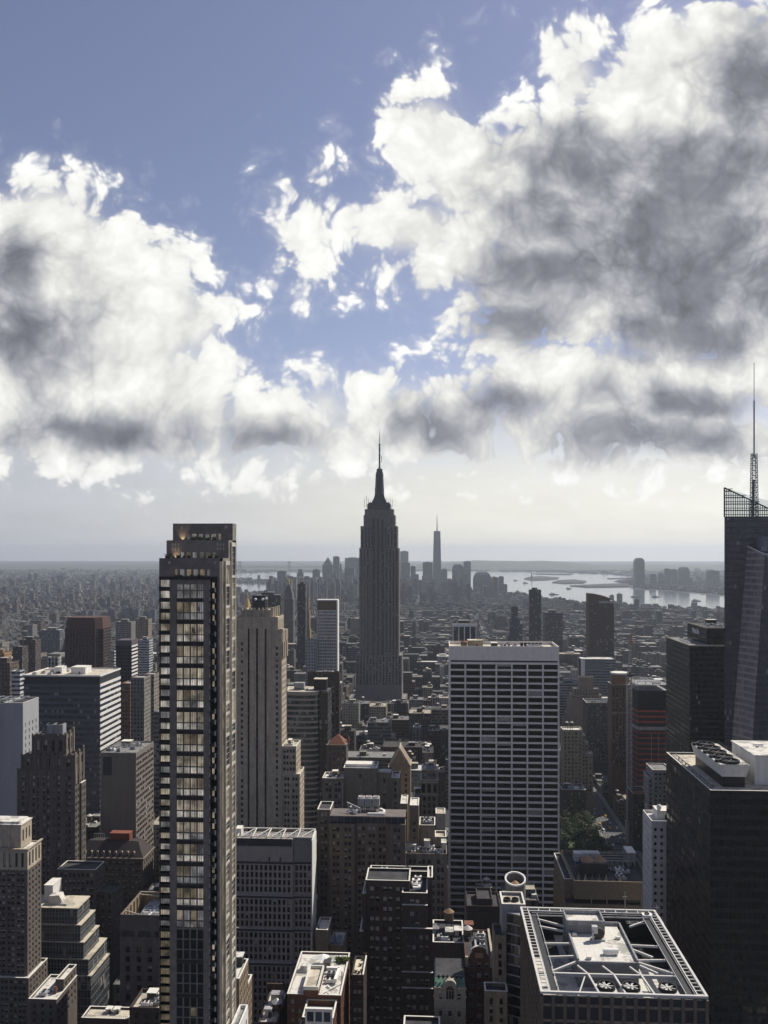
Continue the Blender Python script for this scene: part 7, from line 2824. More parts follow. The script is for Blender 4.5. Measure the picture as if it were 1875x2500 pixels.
# stone pier block and the round-cornered banded block with the tank cylinder
Y = 300
X = lambda u, d=0: px2x(u, Y + d)
b = Bld('stone_pier_block', 'narrow grey stone block with single slot of windows, left of the curved banded glass', 'building', X(1220), Y, LIME_DK, ROOF_D, gl=GLASS_K, zvis=40)
b.tier(X(1206), X(1236), Y, Y + 10, 0, px2z(1220, 2284, Y), N=sp(5.0, 1.2, 3.0, 2.3, 0.2, 2.2, 0.5), cop=False)
b.tier(px2x(1184, Y - 6), px2x(1239, Y - 6), Y - 6, Y - 0.1, 0, px2z(1220, 2420, Y - 6), N=sp(4.2, 1.1, 3.0, 2.2, 0.4, 2.0, 0.5), cop=True)
b.done(2500, (X(1184), X(1239), Y - 6, Y + 10))

Y = 299
b = Bld('round_corner_block', 'curved dark glass block with pale floor bands and big round tank drum on top', 'building', px2x(1252, Y), Y, CONC, ROOF_C, zvis=40)
zb_ = px2z(1250, 2219, Y)
xa, xb = px2x(1228, Y), px2x(1285, Y)
b.tier(xa, xb, Y + 4, Y + 15, 0, zb_, cop=True)
for k in range(2):
    m = MB()
    xx = px2x(1238 + 20 * k, Y + 9)
    m.lathe(xx, Y + 9.5, [(1.3, zb_ - 1), (1.3, zb_ - 0.1), (1.05, zb_ - 0.1), (1.05, zb_ - 0.8)], 14)
    b.part('roof_fan', m, DKGREY)
# drum with a slanted rim
yc_, r0 = Y + 22, px2x(1283, Y + 22) - px2x(1258, Y + 22)
xc_ = px2x(1258, Y + 22)
zc_ = px2z(1258, 2146, yc_)
DR = mat('drum_concrete', (0.24, 0.22, 0.19), streak=0.3)
m = MB()
n = 36
vs, fs = [], []
for (rr, zz, tilt) in ((r0, 0, 0), (r0, zc_, 1), (r0 - 0.3, zc_, 1), (r0 - 0.3, zc_ - 6, 0)):
    for i in range(n):
        a = 2 * math.pi * i / n
        vs.append((xc_ + rr * math.cos(a), yc_ + rr * math.sin(a), zz + tilt * 1.15 * math.sin(a)))
for k in range(3):
    for i in range(n):
        j = (i + 1) % n
        fs.append((k * n + i, k * n + j, (k + 1) * n + j, (k + 1) * n + i))
m.add(vs, fs)
b.part('tank_drum', m, DR)
m = MB()
vs, fs = [], []
for (rr, dz) in ((r0 + 0.12, -0.25), (r0 + 0.12, 0.3), (r0 - 0.45, 0.3), (r0 - 0.45, -0.25)):
    for i in range(n):
        a = 2 * math.pi * i / n
        vs.append((xc_ + rr * math.cos(a), yc_ + rr * math.sin(a), zc_ + dz + 1.15 * math.sin(a)))
for k in range(4):
    for i in range(n):
        j = (i + 1) % n
        fs.append((k * n + i, k * n + j, ((k + 1) % 4) * n + j, ((k + 1) % 4) * n + i))
m.add(vs, fs)
b.part('drum_rim', m, WHITE)
m = MB()
m.lathe(xc_, yc_ + 0.3, [(r0 * 0.62, zc_ - 5), (r0 * 0.62, zc_ - 2.2), (0.05, zc_ - 0.6)], 24)
b.part('water_tank', m, mat('tan_tank_wood', (0.36, 0.235, 0.14)))
# curved banded front
arc_ = [(px2x(1236, Y) + 0.5 + 10.5 * math.sin(a), Y + 3 - 11 * (1 - math.cos(a)) * 0.9 - 3 * math.sin(a)) for a in [i * (math.pi / 2.2) / 12 for i in range(13)]]
pl = arc_ + [(arc_[-1][0], Y + 3.8), (arc_[0][0], Y + 3.8)]
zf = px2z(1250, 2236, Y)
m = MB()
m.prism(pl, 0, zf - 0.4)
b.part('glass_front', m, curtain('round_front_glass', 3.55, 1.6, (0.018, 0.022, 0.03), (0.03, 0.03, 0.035), 0.05, 0.12, 0.06, 0.8, 0.05, z0=-zf))
pl2 = [(p[0] + 0.05, p[1] - 0.3) for p in arc_] + [(arc_[-1][0], Y + 3.7), (arc_[0][0] + .02, Y + 3.7)]
for k in range(28):
    m = MB()
    z = zf - k * 3.55
    m.prism(pl2, z - 0.42, z)
    b.part('floor_band', m, mat('band_aluminium', (0.33, 0.33, 0.34), rough=0.5) if k == 0 else bpy.data.materials['band_aluminium'])
b.done(2500, (xa, xb, Y - 10, Y + 27))

# ---- the lit white roofs at the bottom
z0 = 108.0
y_b, y_f = 325.0, 276.0
xl, xr = px2x(736, 325), px2x(851, 320)
b = Bld('white_roof_block', 'brick block with bright sunlit white roofs, penthouse, planters and glazed roof pavilion', 'building', (xl + xr) / 2, 293, BRICK_R, ROOF_W, fr=FRAME_L, zvis=40, blinds=0.5)
P = lambda u, v, z=z0: corner(u, v, z)
b.roof_m = ROOF_W
SW = sp(2.4, 1.1, 3.2, 1.8, 0.6, 1.4, 0.35)
b.tier(xl, xr, 293.5, y_b, 0, z0, N=SW, W=SW, par=0.6, cop=True)
za = z0 - 1.6
ya_ = 282.0
b.tier(px2x(747, 290), px2x(820, 290), ya_, 293.4, 0, za, W=SW, N=None, par=2.0, cop=True)
b.tier(px2x(716, 277), px2x(745, 280), 270, 293.3, 0, z0 - 9, N=SW, cop=True)
# glazed pavilion
m = MB()
ppx0, ppx1 = px2x(746, ya_), px2x(812, ya_)
zpv = px2z(780, 2461, ya_ - 0.6)
m.box(ppx0, ppx1, ya_ - 1.2, ya_ - 0.05, zpv - 1.0, zpv)
m.box(ppx0, ppx1, ya_ - 1.0, ya_ - 0.05, 40, zpv - 4.4)
for k in range(4):
    x = ppx0 + (ppx1 - ppx0 - 0.6) * k / 3
    m.box(x, x + 0.6, ya_ - 1.0, ya_ - 0.06, zpv - 4.4, zpv - 1.0)
b.part('roof_pavilion', m, CONC_W)
for k in range(3):
    m = MB()
    x = ppx0 + (ppx1 - ppx0 - 0.6) * k / 3 + 0.6
    m.box(x, x + (ppx1 - ppx0 - 0.6) / 3 - 0.6, ya_ - 0.75, ya_ - 0.3, zpv - 4.4, zpv - 1.0)
    b.part('pavilion_window', m, GLASS_B)
# penthouse box with parapet
zp = z0 + 3.0
px0, py0 = P(741, 2408, zp)
px1, _ = P(777, 2408, zp)
_, py1 = P(760, 2356, zp)
m = MB()
m.box(px0, px1, py0, py1, z0 - 0.6, zp - 1.2)
m.cur = 1
for (a0, a1, c0, c1) in ((px0 - .1, px1 + .1, py0 - .1, py0 + 0.4), (px0 - .1, px1 + .1, py1 - 0.4, py1 + .1), (px0 - .1, px0 + 0.4, py0 + 0.4, py1 - 0.4), (px1 - 0.4, px1 + .1, py0 + 0.4, py1 - 0.4)):
    m.box(a0, a1, c0, c1, zp - 1.2, zp)
m.cur = 2
m.box(px0 + 0.4, px1 - 0.4, py0 + 0.4, py1 - 0.4, zp - 1.2, zp - 1.05)
b.part('penthouse', m, [BRICK_R, COPING, ROOF_C])
zr = z0 - 0.6
# white frame of ducts
qx0, qy0 = P(790, 2393, z0 + 1)
qx1, qy1 = P(829, 2365, z0 + 1)
b.duct([(qx0, qy1, z0 + 1), (qx1, qy1, z0 + 1), (qx1 - 0.6, qy0, z0 + 1)], 1.1, WHITE)
for k in range(3):
    b.unit(qx0 + 0.5, qy0 + 0.6 + k * 2.4, zr, 3.2, 1.5, 1.5, [WHITE, DKGREY, STEEL][k])
m = MB()
for (p, q_) in (((835, 2372), (835, 2402)), ((835, 2402), (783, 2430))):
    a, c = P(*p, zr + .05), P(*q_, zr + .05)
    m.bar((*a, zr + 0.1), (*c, zr + 0.1), 0.5, 0.1)
b.part('walkway_mat', m, ROOF_G)
for (u, v) in ((800, 2410), (803, 2413), (801, 2427)):
    a = P(u, v, zr)
    b.box('roof_vent', a[0] - 0.3, a[0] + 0.3, a[1] - 0.3, a[1] + 0.3, zr, zr + 0.7, WHITE)
# white canopy, low roof houses at the back, greenery
cx_, cy2 = P(788, 2336, z0 + 2)
m = MB()
m.lathe(cx_, cy2, [(2.6, z0 + 1.9), (0.1, z0 + 3.0)], 8)
m.tube([(cx_, cy2, zr), (cx_, cy2, z0 + 2.6)], 0.08, 6)
b.part('parasol', m, WHITE)
a, c = P(728, 2362, z0 + 1.6), P(752, 2350, z0 + 1.6)
m = MB()
m.frustum(a[0], c[0], a[1], c[1], zr, a[0] + 0.6, c[0], a[1] + 1.5, c[1], z0 + 1.4)
b.part('lean_to_roof', m, ROOF_W)
a, c = P(790, 2352, z0 + 1.8), P(808, 2343, z0 + 1.8)
b.bulkhead(a[0], c[0], a[1], c[1] + 1, zr, z0 + 1.8, BEIGE, ROOF_D)
for i in range(5):
    mb = MB()
    a = P(825 + i * 5.5, 2340 + (i % 2) * 4, z0 + 0.5)
    shrub(mb, a[0], a[1], z0 - 0.4, 1.3, 110, 300 + i)
    mb.cur = 1
    mb.box(a[0] - 0.7, a[0] + 0.7, a[1] - 0.4, a[1] + 0.4, zr, z0)
    b.part('roof_shrub', mb, [mat('bright_shrub', (0.10, 0.14, 0.035), vary=0.5, scale=1.5) if i == 0 else bpy.data.materials['bright_shrub'], WOOD])
b.done(2500, (xl, xr, 270, y_b))
# terrace block on its right
zt2 = z0 - 0.3
a, c = corner(858, 2380, zt2), corner(895, 2334, zt2)
tx0, tx1 = a[0], px2x(895, 323)
b = Bld('cream_terrace_block', 'tall dark narrow block with cream planted roof terrace, right of white roofs', 'building', (tx0 + tx1) / 2, a[1], BRICK_D, mat('cream_terrace_deck', (0.66, 0.60, 0.46), vary=0.1), fr=FRAME_L, zvis=40, blinds=0.7)
b.tier(tx0, tx1, a[1], c[1], 0, zt2, N=sp(3.0, 1.2, 3.3, 1.6, 0.8, 1.6, 0.35, pair=0.4), W=sp(2.2, 1.1, 3.3, 1.8, 0.5, 1.2, 0.35), par=0.9, cop=False)
m = MB()
m.box(tx1 - 0.4, tx1 + 0.1, a[1], c[1], zt2, zt2 + 0.3)
b.part('coping', m, COPING)
for i, (u, v) in enumerate(((866, 2342), (863, 2348), (880, 2352), (868, 2368), (876, 2370), (884, 2366), (892, 2326), (886, 2338))):
    q_ = corner(u, v, zt2)
    mb = MB()
    shrub(mb, q_[0], q_[1], zt2 - 0.8, 0.8, 50, 400 + i)
    mb.cur = 1
    mb.box(q_[0] - 0.4, q_[0] + 0.4, q_[1] - 0.4, q_[1] + 0.4, zt2 - 0.9, zt2 - 0.3)
    b.part('terrace_plant', mb, [mat('rusty_shrub', (0.10, 0.06, 0.04), vary=0.4) if i == 0 else (bpy.data.materials['rusty_shrub'] if i % 2 == 0 else LEAF), WOOD])
b.done(2500, (tx0, tx1, a[1], c[1]))
# small white roof with a cone tank
z1 = 98.0
a, c = corner(644, 2488, z1), corner(703, 2428, z1)
xr_ = px2x(700, 312)
b = Bld('small_white_roof', 'small dark block with bright white roof and grey cone-topped tank, bottom', 'building', a[0] + 4, a[1], BRICK_D, ROOF_W, zvis=60)
b.tier(px2x(640, 300), xr_, a[1] - 2, 316, 0, z1, par=0.8)
m = MB()
m.box(px2x(650, 314), xr_, 315.5, 316.2, z1, z1 + 2.2)
b.part('parapet_wall', m, BRICK_D)
q_ = corner(676, 2446, z1 + 3)
b.tank(q_[0], q_[1], z1 - 0.8, 1.75, 2.6, 1.2, STEEL)
q_ = corner(655, 2462, z1 + 2)
b.bulkhead(q_[0] - 1.2, q_[0] + 1.2, q_[1] - 0.8, q_[1] + 1, z1 - 0.8, z1 + 2, STEEL, STEEL)
q_ = corner(672, 2440, z1 + 2)
b.bulkhead(q_[0] - 2, q_[0] + 2.2, q_[1] + 2.2, q_[1] + 5, z1 - 0.8, z1 + 2.4, STEEL, CONC)
b.done(2500, (px2x(640, 300), xr_, a[1] - 2, 316))
# brick block at the lit tower's right foot
z1 = 117.0
Yf, Yb_ = 285.0, 299.0
xr_ = px2x(584, Yf)
b = Bld('sunlit_brick_block', 'tan brick block with sunlit window-dotted flank and pale roof behind the lit dark tower', 'building', xr_ - 4, Yf, BRICK_T, ROOF_W, zvis=60)
SW = sp(2.2, 0.9, 3.0, 1.9, 0.5, 1.2, 0.35)
b.tier(xr_ - 22, xr_, Yf, Yb_, 0, z1, W=SW, N=SW, cop=True)
b.tier(xr_ - 20, px2x(604, Yb_ + 2) + 0.6, Yb_ + 0.1, Yb_ + 7, 0, z1 - 9, W=SW, N=SW, cop=True)
b.bulkhead(px2x(560, 296), px2x(592, 296), 295, 298.5, z1 - 1, z1 + 2.4, DKGREY, ROOF_W)
b.done(2500, (xr_ - 22, xr_, Yf, Yb_ + 7))
# little sunlit block right of the slot-window office
Y = 404
X = lambda u, d=0: px2x(u, Y + d)
zt = px2z(785, 2270, Y)
b = Bld('sunlit_stub_block', 'small tan block with sunlit top beside white side wall of slot window block', 'building', X(788), Y, BRICK_T, ROOF_W, zvis=40)
b.tier(X(772), X(800), Y, Y + 14, 0, zt, cop=True)
b.tank(X(777, 3), Y + 3, zt - 1, 0.5, 1.6, 0.3)
b.tier(X(801), X(836), Y + 4, Y + 20, 0, zt - 9, par=0.6)
for k in range(2):
    m = MB()
    m.box(X(803 + 16 * k, 6), X(816 + 16 * k, 6), Y + 6, Y + 14, zt - 9.6, zt - 8.4)
    b.part('skylight', m, bpy.data.materials['skylight_glass'])
m = MB()
m.bar((X(785, 2), Y + 2, zt - 12), (X(818, 6), Y + 6, zt - 4), 0.6)
b.part('steel_beam', m, STEEL)
b.done(2400, (X(772), X(836), Y, Y + 20))

# ------------------------------------------------------------------ city blocks between and beyond
def city_wall(name, pw, ph_, fw, fh, ribbon=False):
    """masonry with rows of small windows; the building's own colour comes from its mesh"""
    m = bpy.data.materials.new(name)
    m.use_nodes = True
    b = m.node_tree.nodes['Principled BSDF']
    gg = G(m.node_tree)
    at = gg.n('ShaderNodeAttribute', attribute_name='tint')
    geo = gg.n('ShaderNodeNewGeometry')
    x, y, z = gg.sep(geo.outputs['Position'])
    nx, ny, nz = gg.sep(geo.outputs['True Normal'])
    side = gg.m('GREATER_THAN', gg.m('ABSOLUTE', nx), gg.m('ABSOLUTE', ny))
    a = gg.m('ADD', gg.m('MULTIPLY', side, y), gg.m('MULTIPLY', gg.m('SUBTRACT', 1.0, side), x))
    af, zf = gg.m('DIVIDE', a, pw), gg.m('DIVIDE', z, ph_)
    wa = gg.m('LESS_THAN', gg.m('ABSOLUTE', gg.m('SUBTRACT', gg.m('FRACT', af), 0.5)), fw / 2)
    wz = gg.m('LESS_THAN', gg.m('ABSOLUTE', gg.m('SUBTRACT', gg.m('FRACT', zf), 0.5)), fh / 2)
    win = wz if ribbon else gg.m('MULTIPLY', wa, wz)
    win = gg.m('MULTIPLY', win, gg.m('LESS_THAN', nz, 0.5))
    wn = gg.n('ShaderNodeTexWhiteNoise', noise_dimensions='3D')
    gg.link(gg.comb(gg.m('FLOOR', af), gg.m('FLOOR', zf), side), wn.inputs['Vector'])
    gc = gg.mix(gg.m('GREATER_THAN', wn.outputs['Value'], 0.86), (0.018, 0.020, 0.024), (0.20, 0.20, 0.19))
    n1 = gg.noise(gg.vm('MULTIPLY', geo.outputs['Position'], (1.0, 1.0, 0.25)), 0.15, 4.0, 0.6)
    wc = gg.vm('SCALE', at.outputs['Color'], gg.step(n1, 0.3, 0.7, False, 0.75, 1.2))
    gg.link(gg.mix(win, wc, gc), b.inputs['Base Color'])
    gg.link(gg.step(win, 0, 1, False, 0.85, 0.25), b.inputs['Roughness'])
    return m


CW = [city_wall('punched_window_wall', 3.1, 3.6, 0.45, 0.52), city_wall('strip_window_wall', 3.6, 3.7, 0.55, 0.85), city_wall('ribbon_window_wall', 3.0, 3.9, 0.9, 0.48, True)]
CR = bpy.data.materials.new('city_roof')
CR.use_nodes = True
gg = G(CR.node_tree)
at = gg.n('ShaderNodeAttribute', attribute_name='tint')
n1 = gg.noise(gg.n('ShaderNodeNewGeometry').outputs['Position'], 0.25, 5.0, 0.65)
gg.link(gg.vm('SCALE', at.outputs['Color'], gg.step(n1, 0.3, 0.7, False, 0.6, 1.25)), CR.node_tree.nodes['Principled BSDF'].inputs['Base Color'])
CR.node_tree.nodes['Principled BSDF'].inputs['Roughness'].default_value = 0.9

WCOL = [('brown brick', (0.110, 0.090, 0.078)), ('dark brown', (0.065, 0.055, 0.052)), ('tan', (0.22, 0.19, 0.155)), ('grey', (0.19, 0.19, 0.19)), ('red brick', (0.135, 0.075, 0.058)),
        ('pale stone', (0.34, 0.32, 0.28)), ('charcoal', (0.045, 0.046, 0.05)), ('off-white', (0.50, 0.49, 0.46)), ('buff', (0.28, 0.245, 0.195))]
RCOL = [('dark', (0.045, 0.045, 0.05)), ('dark', (0.07, 0.07, 0.072)), ('grey', (0.17, 0.17, 0.17)), ('grey', (0.25, 0.25, 0.245)), ('cream', (0.45, 0.41, 0.33)), ('white', (0.68, 0.67, 0.64)), ('dark', (0.055, 0.055, 0.055))]


def c4(c):
    return (c[0], c[1], c[2], 1.0)


def city_box(m, x0, x1, y0, y1, z0, z1, wc, rc, par=0.9):
    """walls, roof sheet and a thin parapet, tinted"""
    m.cur, m.col = 0, c4(wc)
    for (p, q_) in (((x0, y0), (x1, y0)), ((x1, y0), (x1, y1)), ((x1, y1), (x0, y1)), ((x0, y1), (x0, y0))):
        m.quad((*p, z0), (*q_, z0), (*q_, z1), (*p, z1))
    if par:
        t = 0.4
        m.quad((x0, y0, z1), (x1, y0, z1), (x1 - t, y0 + t, z1), (x0 + t, y0 + t, z1))
        m.quad((x1, y0, z1), (x1, y1, z1), (x1 - t, y1 - t, z1), (x1 - t, y0 + t, z1))
        m.quad((x1, y1, z1), (x0, y1, z1), (x0 + t, y1 - t, z1), (x1 - t, y1 - t, z1))
        m.quad((x0, y1, z1), (x0, y0, z1), (x0 + t, y0 + t, z1), (x0 + t, y1 - t, z1))
        a, b_, c, d = x0 + t, x1 - t, y0 + t, y1 - t
        for p, q_ in (((a, c), (b_, c)), ((b_, c), (b_, d)), ((b_, d), (a, d)), ((a, d), (a, c))):
            m.quad((*p, z1 - par), (*q_, z1 - par), (*q_, z1), (*p, z1))
        z1 -= par
        x0, x1, y0, y1 = a, b_, c, d
    m.cur, m.col = 1, c4(rc)
    m.quad((x0, y0, z1), (x1, y0, z1), (x1, y1, z1), (x0, y1, z1))


# ---- towers far down the island and across the water
FAR_GROUP = 'towers of the far downtown skyline'
def far_tower(name, label, u0, u1, v, Y, col, kind='flat', style=1, D=None, base=0, rc=(0.2, 0.2, 0.2), group=None, spire=None, cat='tower'):
    x0, x1 = px2x(u0, Y), px2x(u1, Y)
    z1 = px2z((u0 + u1) / 2, v, Y)
    D = D or max(18, (x1 - x0) * 0.8)
    root = thing(name, label, cat, ((x0 + x1) / 2, Y, 0), group)
    m = MB()
    if kind == 'flat':
        city_box(m, x0, x1, Y, Y + D, base, z1, col, rc, 1.2)
        if x1 - x0 > 14:
            m.cur, m.col = 0, c4([c * 0.8 for c in col])
            city_box(m, x0 + (x1 - x0) * .25, x1 - (x1 - x0) * .3, Y + D * .3, Y + D * .7, z1 - 1.2, z1 + 4, [c * .8 for c in col], rc, 0)
    elif kind == 'step':
        h = z1
        for (f, a) in ((0.62, 0), (0.84, 0.12), (1.0, 0.26)):
            w_ = (x1 - x0)
            city_box(m, x0 + w_ * a, x1 - w_ * a, Y + D * a, Y + D - D * a, base, h * f, col, rc, 1.0)
    elif kind == 'pyr':
        zb = z1 - (x1 - x0) * 0.8
        city_box(m, x0, x1, Y, Y + D, base, zb, col, rc, 0)
        m.cur, m.col = 1, c4(rc)
        xm, ym = (x0 + x1) / 2, Y + D / 2
        m.frustum(x0, x1, Y, Y + D, zb + 0.02, xm - .4, xm + .4, ym - .4, ym + .4, z1)
    elif kind == 'taper':
        m.cur, m.col = 0, c4(col)
        a = (x1 - x0) * 0.13
        zb = z1 * 0.12
        m.box(x0, x1, Y, Y + D, base, zb)
        m.frustum(x0, x1, Y, Y + D, zb, x0 + a, x1 - a, Y + a, Y + D - a, z1)
        m.box(x0 + a, x1 - a, Y + a, Y + D - a, z1, z1 + 8)
    elif kind == 'round':
        m.cur, m.col = 0, c4(col)
        w_ = x1 - x0
        n = 6
        m.box(x0, x1, Y, Y + D, base, z1 - w_ * .5)
        for i in range(n):
            t0, t1 = i / n, (i + 1) / n
            o0, o1 = w_ * .32 * (1 - math.cos(t0 * 1.57)), w_ * .32 * (1 - math.cos(t1 * 1.57))
            za, zb = z1 - w_ * .5 * (1 - math.sin(t0 * 1.57)), z1 - w_ * .5 * (1 - math.sin(t1 * 1.57))
            m.frustum(x0 + o0, x1 - o0, Y + o0, Y + D - o0, za, x0 + o1, x1 - o1, Y + o1, Y + D - o1, zb)
    ob = m.build('wall', [CW[style], CR], root, tint=True)
    if spire:
        s_ = MB()
        zz = px2z((u0 + u1) / 2, spire, Y)
        xm, ym = (x0 + x1) / 2, Y + D / 2
        w_ = (x1 - x0) * 0.07
        s_.lathe(xm, ym, [((x1 - x0) * .30, z1 - 0.2), ((x1 - x0) * .30, z1 + 3), (w_, z1 + 4), (w_ * 0.6, z1 + (zz - z1) * .55), (w_ * .25, zz)], 8)
        s_.build('spire', [SP], root)
    HEROES.append((u0, u1, Y, 1440 if Y > 4000 else 1600, x0, x1, Y, Y + D))
    return root


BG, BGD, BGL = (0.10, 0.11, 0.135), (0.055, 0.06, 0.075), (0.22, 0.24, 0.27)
for row in (
    ('slab_tower', 'plain slab tower standing alone beside the left strip of water', 676.5, 698, 1395, 5200, (0.16, 0.16, 0.17), 'flat', 0),
    ('stepped_skyscraper', 'broad-shouldered skyscraper with a small bump on top, left of spire-topped downtown tower', 722, 742, 1390, 5900, BGD, 'step', 0),
    ('downtown_block', 'low wide downtown block at foot of the broad-shouldered skyscraper', 707, 770, 1411, 5800, BGD, 'flat', 0),
    ('downtown_tower', 'square downtown tower between bumped skyscraper and pointed downtown tower', 763, 780, 1391, 6100, BGD, 'flat', 1),
    ('pointed_tower', 'downtown tower with pointed pyramid top left of the tallest slab there', 787, 812, 1360, 6400, BGD, 'pyr', 1),
    ('slab_skyscraper', 'tallest narrow slab of downtown cluster left of the spired skyscraper', 813, 828, 1359, 6300, BG, 'flat', 1),
    ('sloped_tower', 'stubby downtown tower with sloping shoulder touching the tallest narrow slab', 828, 835, 1376, 6350, BG, 'step', 1),
    ('wide_skyscraper', 'wide pale flat-topped skyscraper just left of the spired skyscraper', 842, 879, 1362, 6500, BGL, 'flat', 2),
    ('dark_downtown_block', 'darker lower downtown block in front of the wide pale skyscraper', 841, 865, 1387, 5700, BGD, 'flat', 0),
    ('pale_glass_tower', 'pale shiny glass tower peeping out right of the spired skyscraper', 977, 997, 1346, 6400, (0.42, 0.46, 0.5), 'flat', 2),
    ('grey_downtown_tower', 'grey block below the pale shiny glass tower', 980, 1000.5, 1374, 6000, BG, 'flat', 1),
    ('narrow_downtown_tower', 'narrow dark tower on the water gap right of the spired skyscraper', 1002, 1014.5, 1383, 6100, BGD, 'flat', 1),
    ('twin_side_tower', 'broad flat tower directly left of the tallest downtown tower', 1032, 1056, 1373, 6200, BGD, 'flat', 2),
    ('low_side_tower', 'shorter round-shouldered tower right of the tallest downtown tower', 1077, 1092, 1388, 6200, BGD, 'round', 1),
    ('domed_tower', 'tower with domed green-tipped top right of tallest downtown tower', 1104, 1132, 1377, 6300, BGD, 'round', 1),
    ('flat_riverside_tower', 'flat-topped tower joined to right of the domed tower', 1132, 1149.5, 1371, 6350, BG, 'flat', 1),
    ('round_riverside_tower', 'broad stepped tower on the bay edge, rightmost big downtown block', 1156, 1200, 1396, 5600, BGD, 'round', 0),
    ('small_riverside_tower', 'small stepped tower ending downtown at water edge', 1200, 1211, 1407, 5500, BGD, 'step', 0),
    ('last_riverside_tower', 'slim dark tower standing last before the open bay', 1217, 1230, 1408, 5400, BGD, 'flat', 1),
    ('end_riverside_block', 'stub block right of slim dark tower at the bay edge', 1230, 1238.5, 1427, 5380, BGD, 'flat', 0),
):
    far_tower(row[0], row[1], *row[2:6], row[6], row[7], row[8])
far_tower('tall_downtown_tower', 'tallest downtown tower, tapering with a thin spire, right of the spired skyscraper', 1056, 1078, 1299, 6400, (0.085, 0.105, 0.15), 'taper', 2, spire=1256)
for row in (
    ('riverfront_tower', 'tall slab with curved top alone on far shore of the bay', 1550, 1574, 1362, 6600, (0.055, 0.062, 0.08), 'round', 1),
    ('far_shore_block', 'small square block right of the tall far shore slab', 1588, 1602, 1402, 6900, BGD, 'flat', 0),
    ('far_shore_block', 'second small block from the tall far shore slab', 1609, 1622, 1402, 6900, BGD, 'flat', 0),
    ('far_shore_tower', 'left of three close towers on the far shore', 1623, 1637, 1389, 6950, BGD, 'flat', 1),
    ('far_shore_tower', 'middle of three close towers on the far shore', 1639, 1653, 1388.5, 6950, BGD, 'round', 1),
    ('far_shore_tower', 'right and broadest of three close towers on the far shore', 1659, 1684, 1384, 7000, BGD, 'round', 0),
    ('far_shore_slab', 'dark wide block on the far shore beside the faceted glass skyscraper', 1730, 1757, 1394, 6600, BGD, 'flat', 2),
    ('pointed_far_tower', 'pointed tower poking above far left horizon', 68, 77, 1395, 7200, BGD, 'pyr', 0),
    ('slim_far_tower', 'slim tower right of the pointed tower on far left horizon', 83, 90, 1400, 7200, BGD, 'flat', 0),
    ('square_far_tower', 'big square tower on the left horizon midway to the lit tower', 136, 154, 1405, 7000, BGD, 'flat', 1),
    ('square_far_wing', 'lower wing joined to right of big square horizon tower', 154, 161, 1410, 7010, BGD, 'flat', 1),
    ('slim_far_tower', 'slim pale tower left of the lit tower on the horizon', 224, 233, 1402, 7100, BG, 'flat', 0),
    ('broad_far_tower', 'broad stepped tower right of slim pale horizon tower', 236, 262, 1411, 7000, BG, 'step', 0),
    ('ribbed_far_tower', 'wide ribbed block on horizon nearest the lit tower', 278, 299, 1419, 6800, BG, 'flat', 1),
    ('edge_far_tower', 'dark tower on horizon at extreme left', 16, 29, 1412, 7000, BGD, 'flat', 0),
    ('low_far_block', 'low dark group block left of the pointed horizon tower', 36, 62, 1423, 6900, BGD, 'step', 0),
    ('mid_far_block', 'dark block between slim tower and big square horizon tower', 102, 118, 1418, 6900, BGD, 'flat', 0),
    ('pale_far_block', 'pale wide block on horizon right of big square tower', 182, 215, 1420, 6800, BGL, 'step', 0),
):
    far_tower(row[0], row[1], *row[2:6], row[6], row[7], row[8])
HU = [198, 215, 247, 263, 289, 303, 314, 327, 11, 33, 350, 366]
ORD = ['first', 'second', 'third', 'fourth', 'fifth', 'sixth', 'seventh', 'eighth', 'ninth', 'tenth', 'eleventh', 'twelfth']
for i, (u0, u1, v, col) in enumerate(((198, 210, 1491, BG), (215, 227, 1493, BG), (247, 262, 1497, BGD), (263, 280, 1490, BGD), (289, 305, 1496, BGD), (303, 313, 1485, BG), (314, 324, 1484, BGD), (327, 338, 1487, BG),
                                      (11, 25, 1477, (0.2, 0.13, 0.11)), (33, 49, 1475, (0.22, 0.15, 0.13)), (350, 362, 1492, BGD), (366, 378, 1489, BG))):
    far_tower('housing_tower', 'plain housing tower above low roofs at far left, %s from left of its row' % ORD[sorted(HU).index(u0)], u0, u1, v, 3100 if i not in (8, 9) else 3700, col, 'flat', 0, D=20, group='housing towers in a scattered row')
